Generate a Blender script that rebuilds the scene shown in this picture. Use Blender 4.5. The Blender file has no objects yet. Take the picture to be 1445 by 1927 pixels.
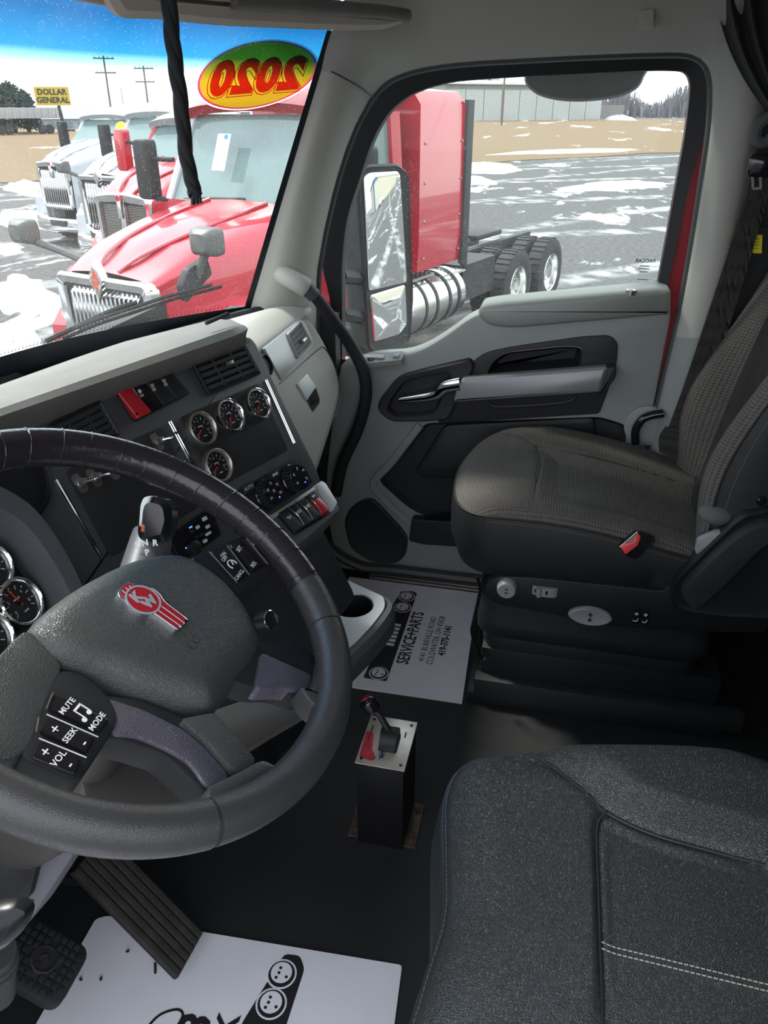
import bpy, bmesh, math, random
from mathutils import Vector, Matrix
random.seed(7)
V = Vector
scene = bpy.context.scene
col = scene.collection
# ------------------------------------------------------------------ camera, world, sun, exposure
FPX = 1447.0
CAM = V((-1.0, 0.0, 1.30))
_p, _y = math.radians(27.8), math.radians(13.0)
FW = V((math.cos(_y)*math.cos(_p), math.sin(_y)*math.cos(_p), -math.sin(_p)))
RT = FW.cross(V((0, 0, 1))).normalized()
UP = RT.cross(FW)
cd = bpy.data.cameras.new('camera')
cd.sensor_fit = 'HORIZONTAL'; cd.sensor_width = 36.0; cd.lens = 36.0*FPX/1445.0
cd.clip_start = 0.02; cd.clip_end = 2000
cam = bpy.data.objects.new('camera', cd); col.objects.link(cam)
cam.matrix_world = Matrix(((RT.x, UP.x, -FW.x, CAM.x), (RT.y, UP.y, -FW.y, CAM.y), (RT.z, UP.z, -FW.z, CAM.z), (0, 0, 0, 1)))
scene.camera = cam
vs = scene.view_settings
vs.view_transform = 'Standard'; vs.look = 'None'; vs.gamma = 1.0; vs.use_curve_mapping = False
vs.exposure = 1.05
w = bpy.data.worlds.new('overcast_sky'); scene.world = w; w.use_nodes = True
nt = w.node_tree; bg = nt.nodes['Background']
tc = nt.nodes.new('ShaderNodeTexCoord'); sx = nt.nodes.new('ShaderNodeSeparateXYZ'); rp = nt.nodes.new('ShaderNodeValToRGB')
nt.links.new(tc.outputs['Generated'], sx.inputs[0]); nt.links.new(sx.outputs['Z'], rp.inputs[0]); nt.links.new(rp.outputs[0], bg.inputs[0])
rp.color_ramp.elements[0].position = 0.0; rp.color_ramp.elements[0].color = (0.98, 0.99, 1.0, 1)
rp.color_ramp.elements[1].position = 0.8; rp.color_ramp.elements[1].color = (0.80, 0.88, 1.0, 1)
bg.inputs[1].default_value = 1.35
sl = bpy.data.lights.new('hazy_sun', 'SUN'); sl.energy = 2.4; sl.angle = math.radians(7); sl.color = (1.0, 0.95, 0.86)
sun = bpy.data.objects.new('hazy_sun', sl); col.objects.link(sun)
sun.rotation_euler = V((-0.25, -0.60, -0.86)).to_track_quat('-Z', 'Y').to_euler()

# ------------------------------------------------------------------ measuring helpers (photo direction -> real point on a real plane)
def ray(px, py): return FW + RT*((px-722.5)/FPX) - UP*((py-963.5)/FPX)
def at_x(px, py, X): d = ray(px, py); return CAM + d*((X-CAM.x)/d.x)
def at_y(px, py, Y): d = ray(px, py); return CAM + d*((Y-CAM.y)/d.y)
def at_z(px, py, Z): d = ray(px, py); return CAM + d*((Z-CAM.z)/d.z)
def at_d(px, py, D): return CAM + ray(px, py).normalized()*D

class Fr:
    """local frame: s along x, t along y, n along z"""
    def __init__(self, o, x, y, z=None):
        self.o = V(o); self.x = V(x).normalized(); y = V(y)
        if z is None: z = y.cross(self.x)   # y points down, z out of the surface
        self.z = V(z).normalized(); self.y = y.normalized()
    def __call__(self, s, t, n=0.0): return self.o + self.x*s + self.y*t + self.z*n
    def pix(self, px, py, n=0.0):
        d = ray(px, py); o = self.o + self.z*n
        k = (o-CAM).dot(self.z)/d.dot(self.z); p = CAM + d*k - self.o
        return (p.dot(self.x), p.dot(self.y))
    def shift(self, s, t, n=0.0): return Fr(self(s, t, n), self.x, self.y, self.z)
    def spin(self, a):
        c, s_ = math.cos(a), math.sin(a)
        return Fr(self.o, self.x*c+self.y*s_, self.y*c-self.x*s_, self.z)
WORLD = Fr((0, 0, 0), (1, 0, 0), (0, 1, 0), (0, 0, 1))

# ------------------------------------------------------------------ materials
MATS = {}
def mat(name, colr, rough=0.5, metal=0.0, bump=None, var=None, coat=0.0, spec=0.5, emit=None, flatax=None):
    if name in MATS: return MATS[name]
    m = bpy.data.materials.new(name); m.use_nodes = True; MATS[name] = m
    n = m.node_tree.nodes; l = m.node_tree.links; b = n['Principled BSDF']
    b.inputs['Base Color'].default_value = (*colr, 1); b.inputs['Roughness'].default_value = rough
    b.inputs['Metallic'].default_value = metal; b.inputs['Coat Weight'].default_value = coat; b.inputs['Coat Roughness'].default_value = 0.05
    b.inputs['Specular IOR Level'].default_value = spec
    if emit: b.inputs['Emission Color'].default_value = (*emit[0], 1); b.inputs['Emission Strength'].default_value = emit[1]
    geo = n.new('ShaderNodeTexCoord')
    if var:   # (scale, amount, detail): dirt / wear variation of the surface colour
        tx = n.new('ShaderNodeTexNoise'); tx.inputs['Scale'].default_value = var[0]; tx.inputs['Detail'].default_value = 6
        l.new(geo.outputs['Object'], tx.inputs['Vector'])
        mx = n.new('ShaderNodeMix'); mx.data_type = 'RGBA'
        a = var[1]
        mx.inputs[6].default_value = (*[max(0, c*(1-a)) for c in colr], 1); mx.inputs[7].default_value = (*[min(1, c*(1+a)+a*0.004) for c in colr], 1)
        l.new(tx.outputs['Fac'], mx.inputs[0]); l.new(mx.outputs[2], b.inputs['Base Color'])
    if bump:  # (kind, scale, strength)
        if bump[0] == 'leather':
            tx = n.new('ShaderNodeTexVoronoi'); tx.feature = 'DISTANCE_TO_EDGE'; out = 'Distance'
        elif bump[0] == 'weave':
            tx = n.new('ShaderNodeTexVoronoi'); tx.feature = 'F1'; tx.inputs['Randomness'].default_value = 0.12; out = 'Distance'
        else:
            tx = n.new('ShaderNodeTexNoise'); tx.inputs['Detail'].default_value = 3; out = 'Fac'
        tx.inputs['Scale'].default_value = bump[1]
        if flatax is not None:    # woven pattern laid flat: no change along one axis
            mp_ = n.new('ShaderNodeMapping'); mp_.inputs['Scale'].default_value[flatax] = 0.0; l.new(geo.outputs['Object'], mp_.inputs[0]); l.new(mp_.outputs[0], tx.inputs['Vector'])
        else: l.new(geo.outputs['Object'], tx.inputs['Vector'])
        bp = n.new('ShaderNodeBump'); bp.inputs['Strength'].default_value = bump[2]; bp.inputs['Distance'].default_value = 0.002
        if bump[0] == 'weave':    # open mesh: darker ground cloth shows between the threads
            rw = n.new('ShaderNodeMapRange'); rw.inputs[1].default_value = 0.30; rw.inputs[2].default_value = 0.62; rw.inputs[3].default_value = 1.0; rw.inputs[4].default_value = 0.45
            l.new(tx.outputs[out], rw.inputs[0]); src = b.inputs['Base Color'].links[0].from_socket if b.inputs['Base Color'].links else None
            mm = n.new('ShaderNodeMix'); mm.data_type = 'RGBA'; mm.blend_type = 'MULTIPLY'; mm.inputs[0].default_value = 1.0
            if src: l.new(src, mm.inputs[6])
            else: mm.inputs[6].default_value = (*colr, 1)
            l.new(rw.outputs[0], mm.inputs[7]); l.new(mm.outputs[2], b.inputs['Base Color']); bp.invert = True
        l.new(tx.outputs[out], bp.inputs['Height']); l.new(bp.outputs[0], b.inputs['Normal'])
    return m

def paint(name, c): return mat(name, c, 0.30, 0.0, None, (3, 0.12), coat=0.9)
GREY = mat('light_grey_trim', (0.40, 0.395, 0.365), 0.55, 0, ('grain', 900, 0.12), (4, 0.07))
DOORG = mat('grey_green_door_plastic', (0.27, 0.29, 0.28), 0.5, 0, ('grain', 900, 0.15), (5, 0.06))
PADG = mat('grey_green_armrest_vinyl', (0.25, 0.27, 0.255), 0.5, 0, ('leather', 500, 0.15), (5, 0.06))
BEIGE = mat('warm_grey_headliner', (0.60, 0.53, 0.46), 0.8, 0, ('grain', 1500, 0.2), (6, 0.06))
DASH = mat('charcoal_dash_plastic', (0.064, 0.069, 0.077), 0.52, 0, ('grain', 1200, 0.2), (12, 0.15), spec=0.35)
DASHTOP = mat('dusty_dash_top', (0.17, 0.165, 0.155), 0.62, 0, ('grain', 700, 0.3), (14, 0.22))
BLKP = mat('black_panel_plastic', (0.024, 0.026, 0.029), 0.55, 0, ('grain', 1500, 0.15), (25, 0.25), spec=0.3)
BLK = mat('black_plastic', (0.014, 0.015, 0.017), 0.45, 0, ('grain', 1100, 0.15), (20, 0.2), spec=0.3)
GLOSSBLK = mat('gloss_black_plastic', (0.010, 0.010, 0.012), 0.12)
PURP = mat('satin_dark_violet_grey', (0.115, 0.105, 0.135), 0.28, 0.45, ('leather', 330, 0.35), (9, 0.1))
DOORBLK = mat('dark_door_insert', (0.028, 0.028, 0.034), 0.5, 0, ('grain', 1000, 0.2), (10, 0.15), spec=0.35)
SILV = mat('satin_silver_plastic', (0.46, 0.47, 0.48), 0.45, 0.4, ('grain', 1500, 0.05))
DOORSILV = mat('satin_grey_pull_bar', (0.29, 0.29, 0.31), 0.4, 0.3)
CHROME = mat('chrome', (0.86, 0.87, 0.88), 0.06, 1.0)
DULLCHR = mat('dull_steel', (0.42, 0.40, 0.37), 0.33, 0.9, None, (60, 0.3))
RUB = mat('black_rubber', (0.018, 0.019, 0.021), 0.65, 0, ('grain', 500, 0.2), (15, 0.2), spec=0.3)
SEAL = mat('door_seal_rubber', (0.045, 0.05, 0.053), 0.45)
FLOOR = mat('black_rubber_floor', (0.022, 0.0235, 0.0245), 0.48, 0, ('leather', 260, 0.4), (7, 0.35), spec=0.3)
LEATH = mat('black_leather', (0.044, 0.045, 0.045), 0.30, 0, ('leather', 430, 0.75), (6, 0.18), spec=0.8)
LEATHS = mat('black_side_vinyl', (0.018, 0.019, 0.021), 0.42, 0, ('leather', 480, 0.35), (6, 0.14), spec=0.4)
FABRIC = mat('charcoal_mesh_fabric', (0.125, 0.118, 0.110), 0.92, 0, ('weave', 170, 0.8), (9, 0.3), spec=0.2, flatax=2)
FABBACK = mat('charcoal_mesh_fabric_upright', (0.125, 0.118, 0.110), 0.92, 0, ('weave', 150, 0.8), (9, 0.3), spec=0.2, flatax=1)
FABDK = mat('dark_flat_fabric', (0.115, 0.108, 0.10), 0.95, 0, ('weave', 210, 0.7), (9, 0.3), spec=0.2, flatax=1)
PIPE = mat('seam_piping', (0.02, 0.02, 0.02), 0.5)
WHEELG = mat('steering_wheel_leather', (0.040, 0.040, 0.041), 0.30, 0, ('leather', 600, 0.22), (14, 0.18))
PADW = mat('airbag_cover', (0.046, 0.047, 0.047), 0.40, 0, ('leather', 480, 0.4), (8, 0.12))
WRAP = mat('black_tape_wrap', (0.020, 0.017, 0.021), 0.2, 0, ('grain', 160, 0.25))
THREAD = mat('light_thread', (0.50, 0.48, 0.42), 0.8)
THREADG = mat('grey_thread', (0.17, 0.17, 0.165), 0.8)
RED = paint('red_truck_paint', (0.44, 0.007, 0.024))
REDP = mat('red_switch_plastic', (0.42, 0.012, 0.025), 0.28)
REDSOFT = mat('red_buckle_button', (0.80, 0.06, 0.07), 0.4)
WHITEPT = paint('white_truck_paint', (0.52, 0.54, 0.57))
PAPER = mat('white_paper_mat', (0.82, 0.81, 0.86), 0.7, 0, ('grain', 40, 0.15), (18, 0.05))
INK = mat('black_ink', (0.012, 0.012, 0.014), 0.6)
WHT = mat('white_print', (0.70, 0.70, 0.70), 0.5)
KNOBG = mat('grey_control_knob', (0.27, 0.27, 0.285), 0.45, 0, ('grain', 1500, 0.1))
BELT = mat('grey_webbing', (0.115, 0.11, 0.105), 0.75, 0, ('weave', 700, 0.5), (30, 0.15))
CURT = mat('grey_curtain_cloth', (0.105, 0.11, 0.112), 0.9, 0, ('grain', 500, 0.3), (7, 0.12))
YEL = mat('yellow_tag', (0.85, 0.72, 0.02), 0.5)
ALU = mat('polished_aluminium', (0.78, 0.78, 0.76), 0.2, 1.0, None, (4, 0.1))
TYRE = mat('tyre_rubber', (0.035, 0.035, 0.036), 0.8, 0, ('grain', 60, 0.4), (6, 0.4))
FRAMEBLK = mat('dirty_chassis_black', (0.035, 0.035, 0.037), 0.7, 0, None, (5, 0.5))
BLUE = mat('blue_plastic', (0.02, 0.22, 0.75), 0.4)
BLUELED = mat('blue_led', (0.02, 0.05, 0.6), 0.4, emit=((0.05, 0.15, 1.0), 2.0))
ORANGE = mat('orange_marker', (0.60, 0.09, 0.025), 0.4)
GAUGEF = mat('black_gauge_face', (0.012, 0.013, 0.015), 0.35)
NEEDLE = mat('red_needle', (0.75, 0.05, 0.02), 0.4)

def thin_glass(name, tint=(0.93, 0.97, 0.95), refl=0.08, dirt=0.0, band=None, dscale=230):
    """clear sheet: see-through with a faint mirror layer and dried dirt specks; band = (z0, z1, colour) dyed strip of the glass"""
    m = bpy.data.materials.new(name); m.use_nodes = True; n = m.node_tree.nodes; l = m.node_tree.links
    n.remove(n['Principled BSDF']); out = n['Material Output']
    tr = n.new('ShaderNodeBsdfTransparent'); tr.inputs[0].default_value = (*tint, 1)
    gl = n.new('ShaderNodeBsdfGlossy'); gl.inputs['Roughness'].default_value = 0.02
    fr = n.new('ShaderNodeFresnel'); fr.inputs[0].default_value = 1.4
    ml = n.new('ShaderNodeMath'); ml.operation = 'MULTIPLY'; ml.inputs[1].default_value = refl*12
    l.new(fr.outputs[0], ml.inputs[0])
    mix = n.new('ShaderNodeMixShader'); l.new(ml.outputs[0], mix.inputs[0]); l.new(tr.outputs[0], mix.inputs[1]); l.new(gl.outputs[0], mix.inputs[2])
    last = mix
    tcd = n.new('ShaderNodeTexCoord')
    if band:
        sp = n.new('ShaderNodeSeparateXYZ'); l.new(tcd.outputs['Object'], sp.inputs[0])
        mr = n.new('ShaderNodeMapRange'); mr.inputs[1].default_value = band[0]; mr.inputs[2].default_value = band[1]
        l.new(sp.outputs['Z'], mr.inputs[0])
        cr_ = n.new('ShaderNodeValToRGB'); cr_.color_ramp.elements[0].color = (*tint, 1); cr_.color_ramp.elements[1].color = (*band[2], 1)
        e = cr_.color_ramp.elements.new(0.42); e.color = (*band[3], 1); e = cr_.color_ramp.elements.new(0.22); e.color = (0.30, 0.60, 0.75, 1)
        l.new(mr.outputs[0], cr_.inputs[0]); l.new(cr_.outputs[0], tr.inputs[0])
    if dirt:
        vo = n.new('ShaderNodeTexVoronoi'); vo.inputs['Scale'].default_value = dscale; l.new(tcd.outputs['Object'], vo.inputs['Vector'])
        wn = n.new('ShaderNodeTexNoise'); wn.inputs['Scale'].default_value = 9; wn.inputs['Detail'].default_value = 5; l.new(tcd.outputs['Object'], wn.inputs['Vector'])
        lt = n.new('ShaderNodeMath'); lt.operation = 'LESS_THAN'; lt.inputs[1].default_value = 0.19; l.new(vo.outputs['Distance'], lt.inputs[0])
        sc = n.new('ShaderNodeSeparateColor'); l.new(vo.outputs['Color'], sc.inputs[0])
        gt = n.new('ShaderNodeMath'); gt.operation = 'GREATER_THAN'; gt.inputs[1].default_value = 0.68; l.new(sc.outputs[0], gt.inputs[0])
        mu = n.new('ShaderNodeMath'); mu.operation = 'MULTIPLY'; l.new(lt.outputs[0], mu.inputs[0]); l.new(gt.outputs[0], mu.inputs[1])
        m2 = n.new('ShaderNodeMath'); m2.operation = 'MULTIPLY'; m2.inputs[1].default_value = dirt*2.4; l.new(mu.outputs[0], m2.inputs[0])
        m3 = n.new('ShaderNodeMath'); m3.operation = 'MULTIPLY_ADD'; m3.inputs[1].default_value = dirt*0.45; l.new(wn.outputs['Fac'], m3.inputs[0]); l.new(m2.outputs[0], m3.inputs[2])
        df = n.new('ShaderNodeBsdfDiffuse'); df.inputs[0].default_value = (0.75, 0.75, 0.73, 1)
        tl = n.new('ShaderNodeBsdfTranslucent'); tl.inputs[0].default_value = (0.8, 0.8, 0.78, 1)
        ad = n.new('ShaderNodeMixShader'); l.new(df.outputs[0], ad.inputs[1]); l.new(tl.outputs[0], ad.inputs[2])
        mx = n.new('ShaderNodeMixShader'); l.new(m3.outputs[0], mx.inputs[0]); l.new(mix.outputs[0], mx.inputs[1]); l.new(ad.outputs[0], mx.inputs[2]); last = mx
    l.new(last.outputs[0], out.inputs[0])
    MATS[name] = m
    return m
GLASSW = thin_glass('windshield_glass', dirt=0.14, band=(1.345, 1.435, (0.002, 0.085, 0.24), (0.012, 0.20, 0.42)), refl=0.003)
GLASSD = thin_glass('door_glass', dirt=0.10, refl=0.02, dscale=170)
GLASST = thin_glass('truck_glass', tint=(0.62, 0.74, 0.72), refl=0.25)
MIRR = mat('mirror_glass', (0.86, 0.88, 0.88), 0.03, 1.0)

# ------------------------------------------------------------------ mesh helpers
def cr(pts, n=6, closed=False):
    """Catmull-Rom smoothing of a polyline"""
    pts = [V(p) for p in pts]; out = []; N = len(pts)
    rng = range(N if closed else N-1)
    for i in rng:
        p0 = pts[(i-1) % N] if (closed or i > 0) else pts[0]*2-pts[1]
        p1 = pts[i]; p2 = pts[(i+1) % N]
        p3 = pts[(i+2) % N] if (closed or i+2 < N) else pts[-1]*2-pts[-2]
        for k in range(n):
            t = k/n
            out.append(0.5*((2*p1)+(p2-p0)*t+(2*p0-5*p1+4*p2-p3)*t*t+(3*p1-p0-3*p2+p3)*t**3))
    if not closed: out.append(pts[-1])
    return out
def cr2(pts, n=6, closed=False): return [(p.x, p.y) for p in cr([(a[0], a[1], 0) for a in pts], n, closed)]
def rpoly(pts, r, n=4):
    """round the corners of a polygon"""
    out = []; N = len(pts)
    for i in range(N):
        p = V((*pts[i], 0)); a = V((*pts[i-1], 0))-p; b = V((*pts[(i+1) % N], 0))-p
        rr = r[i] if isinstance(r, (list, tuple)) else r
        d = min(rr, a.length*0.48, b.length*0.48)
        s, e = p+a.normalized()*d, p+b.normalized()*d
        for k in range(n+1):
            t = k/n; q = s*(1-t)**2+p*2*t*(1-t)+e*t*t
            out.append((q.x, q.y))
    return out
def rrect(cx, cy, w_, h_, r, n=4):
    return rpoly([(cx-w_/2, cy-h_/2), (cx+w_/2, cy-h_/2), (cx+w_/2, cy+h_/2), (cx-w_/2, cy+h_/2)], r, n)
def circ(cx, cy, r, n=28, ry=None):
    return [(cx+r*math.cos(2*math.pi*k/n), cy+(ry or r)*math.sin(2*math.pi*k/n)) for k in range(n)]
def scale2(pts, k):
    cx = sum(p[0] for p in pts)/len(pts); cy = sum(p[1] for p in pts)/len(pts)
    return [(cx+(p[0]-cx)*k, cy+(p[1]-cy)*k) for p in pts]
def inset2(pts, d):
    """offset a closed outline inwards by d"""
    N = len(pts); area = sum(pts[i-1][0]*pts[i][1]-pts[i][0]*pts[i-1][1] for i in range(N)); sg = 1 if area > 0 else -1
    out = []
    for i in range(N):
        a, p, b = V((*pts[i-1],)), V((*pts[i],)), V((*pts[(i+1) % N],))
        e1 = (p-a); e2 = (b-p)
        if e1.length < 1e-9: e1 = e2
        if e2.length < 1e-9: e2 = e1
        e1.normalize(); e2.normalize()
        n1 = V((-e1.y, e1.x))*sg; n2 = V((-e2.y, e2.x))*sg
        m_ = (n1+n2)
        if m_.length < 1e-6: m_ = n1
        m_.normalize(); k = d/max(0.5, m_.dot(n1))
        out.append((p.x+m_.x*k, p.y+m_.y*k))
    return out

class G:
    def __init__(self): self.bm = bmesh.new(); self.flat = []
    def ring(self, pts): return [self.bm.verts.new(p) for p in pts]
    def bridge(self, a, b, closed=True):
        n = len(a)
        for i in range(n if closed else n-1):
            j = (i+1) % n
            try: self.bm.faces.new((a[i], a[j], b[j], b[i]))
            except ValueError: pass
    def cap(self, a, flip=False):
        try: self.bm.faces.new(list(reversed(a)) if flip else a)
        except ValueError: pass
    def loft(self, rings, closed=True, caps=(True, True)):
        rs = [self.ring(r) for r in rings]
        for a, b in zip(rs, rs[1:]): self.bridge(a, b, closed)
        if caps[0]: self.cap(rs[0], True)
        if caps[1]: self.cap(rs[-1])
        return self
    def prism(self, fr, pts, n0, n1, bev=0.0):
        """outline extruded along the frame normal from n0 up to n1 with a softened front edge"""
        if bev:
            q = inset2(pts, bev*0.3); q2 = inset2(pts, bev)
            return self.loft([[fr(*p, n0) for p in pts], [fr(*p, n1-bev) for p in pts], [fr(*p, n1-bev*0.3) for p in q], [fr(*p, n1) for p in q2]])
        return self.loft([[fr(*p, n0) for p in pts], [fr(*p, n1) for p in pts]])
    def frame(self, fr, outer, inner, n0, n1, bev=0.0):
        """ring-shaped plate between two outlines of equal point count"""
        a = [fr(*p, n0) for p in outer]; b = [fr(*p, n1) for p in (inset2(outer, bev) if bev else outer)]
        b0 = [fr(*p, n1-bev) for p in outer]
        c = [fr(*p, n1) for p in inner]; d = [fr(*p, n0) for p in inner]
        return self.loft([a, b0, b, c, d] if bev else [a, b, c, d], True, (False, False))
    def plate(self, fr, outer, holes, n0, n1, bev=0.0):
        """plate with real openings: softened outer edge, walls inside each hole"""
        if bev: rs = [self.ring([fr(*p, n0) for p in outer]), self.ring([fr(*p, n1-bev) for p in outer]), self.ring([fr(*p, n1-bev*0.3) for p in inset2(outer, bev*0.3)]), self.ring([fr(*p, n1) for p in inset2(outer, bev)])]
        else: rs = [self.ring([fr(*p, n0) for p in outer]), self.ring([fr(*p, n1) for p in outer])]
        for a, b in zip(rs, rs[1:]): self.bridge(a, b)
        tops = [rs[-1]]
        for h in holes:
            a, b = self.ring([fr(*p, n1) for p in h]), self.ring([fr(*p, n0) for p in h]); self.bridge(a, b); tops.append(a)
        es = []
        for lp in tops:
            for i in range(len(lp)):
                e = self.bm.edges.get((lp[i-1], lp[i])) or self.bm.edges.new((lp[i-1], lp[i])); es.append(e)
        r = bmesh.ops.triangle_fill(self.bm, use_beauty=True, use_dissolve=False, edges=es)
        self.flat += [f for f in r['geom'] if isinstance(f, bmesh.types.BMFace)]
        return self
    def tube(self, pts, r, seg=10, closed=False, caps=True, up=None, ry=None):
        pts = [V(p) for p in pts]; N = len(pts); rings = []; prev = None
        for i, p in enumerate(pts):
            t = (pts[(i+1) % N] if (closed or i < N-1) else p)-(pts[i-1] if (closed or i > 0) else p)
            t.normalize()
            if up is not None: x = V(up).cross(t)
            elif prev is None: x = t.orthogonal()
            else: x = prev-t*prev.dot(t)
            x.normalize(); prev = x; y = t.cross(x)
            rr = r[i] if isinstance(r, (list, tuple)) else r
            r2 = (ry[i] if isinstance(ry, (list, tuple)) else ry) if ry is not None else rr
            rings.append([p+x*(rr*math.cos(2*math.pi*k/seg))+y*(r2*math.sin(2*math.pi*k/seg)) for k in range(seg)])
        if closed: rings.append(rings[0]); caps = False
        return self.loft(rings, True, (caps, caps))
    def lathe(self, fr, prof, seg=28, caps=(True, True), sx=1.0):
        return self.loft([[fr(r*math.cos(2*math.pi*k/seg)*sx, r*math.sin(2*math.pi*k/seg), z) for k in range(seg)] for r, z in prof], True, caps)
    def box(self, fr, s, t, n, ds, dt, dn, bev=0.0):
        """box centred at s,t,n of a frame"""
        m_ = Matrix(((fr.x.x*ds, fr.y.x*dt, fr.z.x*dn, 0), (fr.x.y*ds, fr.y.y*dt, fr.z.y*dn, 0), (fr.x.z*ds, fr.y.z*dt, fr.z.z*dn, 0), (0, 0, 0, 1)))
        m_.translation = fr(s, t, n)
        vs_ = bmesh.ops.create_cube(self.bm, size=1.0, matrix=m_)['verts']
        if bev:
            es = list({e for v in vs_ for e in v.link_edges})
            bmesh.ops.bevel(self.bm, geom=es, offset=bev, segments=2, affect='EDGES', profile=0.6)
        return self
    def wbox(self, x0, x1, y0, y1, z0, z1, bev=0.0):
        return self.box(WORLD, (x0+x1)/2, (y0+y1)/2, (z0+z1)/2, x1-x0, y1-y0, z1-z0, bev)
    def ball(self, fr, s, t, n, rs, rt, rn, seg=14):
        m_ = Matrix(((fr.x.x*rs, fr.y.x*rt, fr.z.x*rn, 0), (fr.x.y*rs, fr.y.y*rt, fr.z.y*rn, 0), (fr.x.z*rs, fr.y.z*rt, fr.z.z*rn, 0), (0, 0, 0, 1)))
        m_.translation = fr(s, t, n)
        bmesh.ops.create_uvsphere(self.bm, u_segments=seg, v_segments=seg//2+2, radius=1.0, matrix=m_); return self
    def patch(self, grid, thick=0.0):
        vs_ = [self.ring(r) for r in grid]
        fs = []
        for a, b in zip(vs_, vs_[1:]):
            for i in range(len(a)-1):
                fs.append(self.bm.faces.new((a[i], a[i+1], b[i+1], b[i])))
        if thick: bmesh.ops.solidify(self.bm, geom=fs, thickness=thick)
        return self
    def build(self, name, m_, parent=None, sharp=38, **kw):
        bmesh.ops.recalc_face_normals(self.bm, faces=self.bm.faces)
        for f in self.bm.faces: f.smooth = len(f.verts) <= 4
        for f in self.flat: f.smooth = False
        me = bpy.data.meshes.new(name); self.bm.to_mesh(me); self.bm.free()
        me.set_sharp_from_angle(angle=math.radians(sharp))
        me.materials.append(m_)
        return link(name, me, parent, **kw)
BASE = {}
def link(name, me, parent=None, label=None, cat=None, group=None, kind=None):
    o = bpy.data.objects.new(name, me); col.objects.link(o)
    if parent is not None:
        o.parent = parent; o.matrix_parent_inverse = BASE.get(parent.name, Matrix.Identity(4)).inverted()
    tag(o, label, cat, group, kind)
    return o
def tag(o, label=None, cat=None, group=None, kind=None):
    if label: o['label'] = label
    if cat: o['category'] = cat
    if group: o['group'] = group
    if kind: o['kind'] = kind
    return o
def thing(name, loc, label=None, cat=None, group=None, kind=None):
    o = bpy.data.objects.new(name, None); col.objects.link(o); o.location = loc; o.empty_display_size = 0.05
    BASE[o.name] = Matrix.Translation(V(loc)); tag(o, label, cat, group, kind)
    return o
def copy_tree(o, mx, parent=None):
    """copy a top-level thing with its parts; mx is applied on top of the source's placement"""
    c = o.copy(); col.objects.link(c)
    if parent is None: c.matrix_world = mx @ BASE.get(o.name, o.matrix_basis)
    else: c.parent = parent; c.matrix_parent_inverse = o.matrix_parent_inverse.copy()
    for ch in list(o.children): copy_tree(ch, mx, c)
    return c
def text(s, fr, size, m_, parent, name='lettering', extr=0.0002, align='CENTER', bold=0.0, sx=1.0, **kw):
    """lettering lying on a frame: reads along frame x, its top towards -frame y, faces frame z"""
    if s.startswith('~'):      # print too fine to read: a row of small strokes, as long as the number of tildes
        g = G(); n_ = len(s)
        for k in range(n_): g.box(fr, (k-(n_-1)/2)*size*0.62*sx, 0, extr+0.0001, size*0.46*sx, size*(0.50 if k % 2 else 0.62), 0.0002)
        return g.build(name, m_, parent, **kw)
    cu = bpy.data.curves.new(name, 'FONT'); cu.body = s; cu.size = size; cu.align_x = align; cu.align_y = 'CENTER'
    cu.extrude = extr; cu.offset = bold; cu.resolution_u = 2
    t_ = bpy.data.objects.new(name, cu); me = bpy.data.meshes.new_from_object(t_)
    bpy.data.objects.remove(t_); bpy.data.curves.remove(cu)
    me.transform(Matrix(((fr.x.x*sx, -fr.y.x, fr.z.x, fr.o.x), (fr.x.y*sx, -fr.y.y, fr.z.y, fr.o.y), (fr.x.z*sx, -fr.y.z, fr.z.z, fr.o.z), (0, 0, 0, 1))))
    me.materials.clear(); me.materials.append(m_)
    return link(name, me, parent, **kw)
def stitches(name, pts, m_, parent, step=0.007, ln=0.0045, r=0.0006, **kw):
    """row of short raised thread stitches along a path, one part"""
    g = G(); pts = [V(p) for p in pts]; acc = 0.0
    for a, b in zip(pts, pts[1:]):
        d = (b-a).length
        while acc < d:
            p = a+(b-a)*(acc/d); t = (b-a).normalized()
            g.tube([p-t*ln/2, p+t*ln/2], r, 4); acc += step
        acc -= d
    return g.build(name, m_, parent, **kw)
# ================================================================== THE CAB SHELL
XC = 0.15     # centre line of the cab
GZ = -1.55     # ground level outside, seen from the cab floor
g = G(); g.wbox(-0.80, 1.02, -1.30, 1.12, -0.05, 0.0); floor = g.build('floor', FLOOR, kind='structure')
g = G(); g.wbox(-0.80, 1.05, -1.30, 0.80, 1.66, 1.70); g.loft([[V((x, ws_y-0.02, 1.50)), V((x, ws_y+0.02, 1.50)), V((x, ws_y+0.06, 1.68)), V((x, ws_y-0.10, 1.68))] for x, ws_y in [(XC+0.66*k/8, 0.77-0.67*(0.66*k/8)**2) for k in range(-8, 9)]]); ceiling = g.build('ceiling', BEIGE, kind='structure')
g = G(); g.wbox(-0.72, 1.05, -1.36, -1.30, 0, 1.66); wall_rear = g.build('wall_rear', CURT, kind='structure')
g = G(); g.wbox(-0.74, 1.05, 1.12, 1.18, -0.05, 0.80); wall_front = g.build('wall_front', FRAMEBLK, kind='structure')
g = G(); g.wbox(-0.86, -0.80, -1.36, -0.34, -0.05, 1.66); g.wbox(-0.86, -0.80, 0.60, 1.12, -0.05, 0.80); g.wbox(-0.86, -0.80, -0.34, 0.60, 1.46, 1.66); g.wbox(-0.86, -0.80, -0.34, 0.60, -0.05, 0.02)
wall_left = g.build('wall_left', DOORG, kind='structure')
g = G(); g.wbox(1.00, 1.06, -1.36, -0.37, -0.05, 1.70); wall_right = g.build('wall_right', BLKP, kind='structure')
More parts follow.
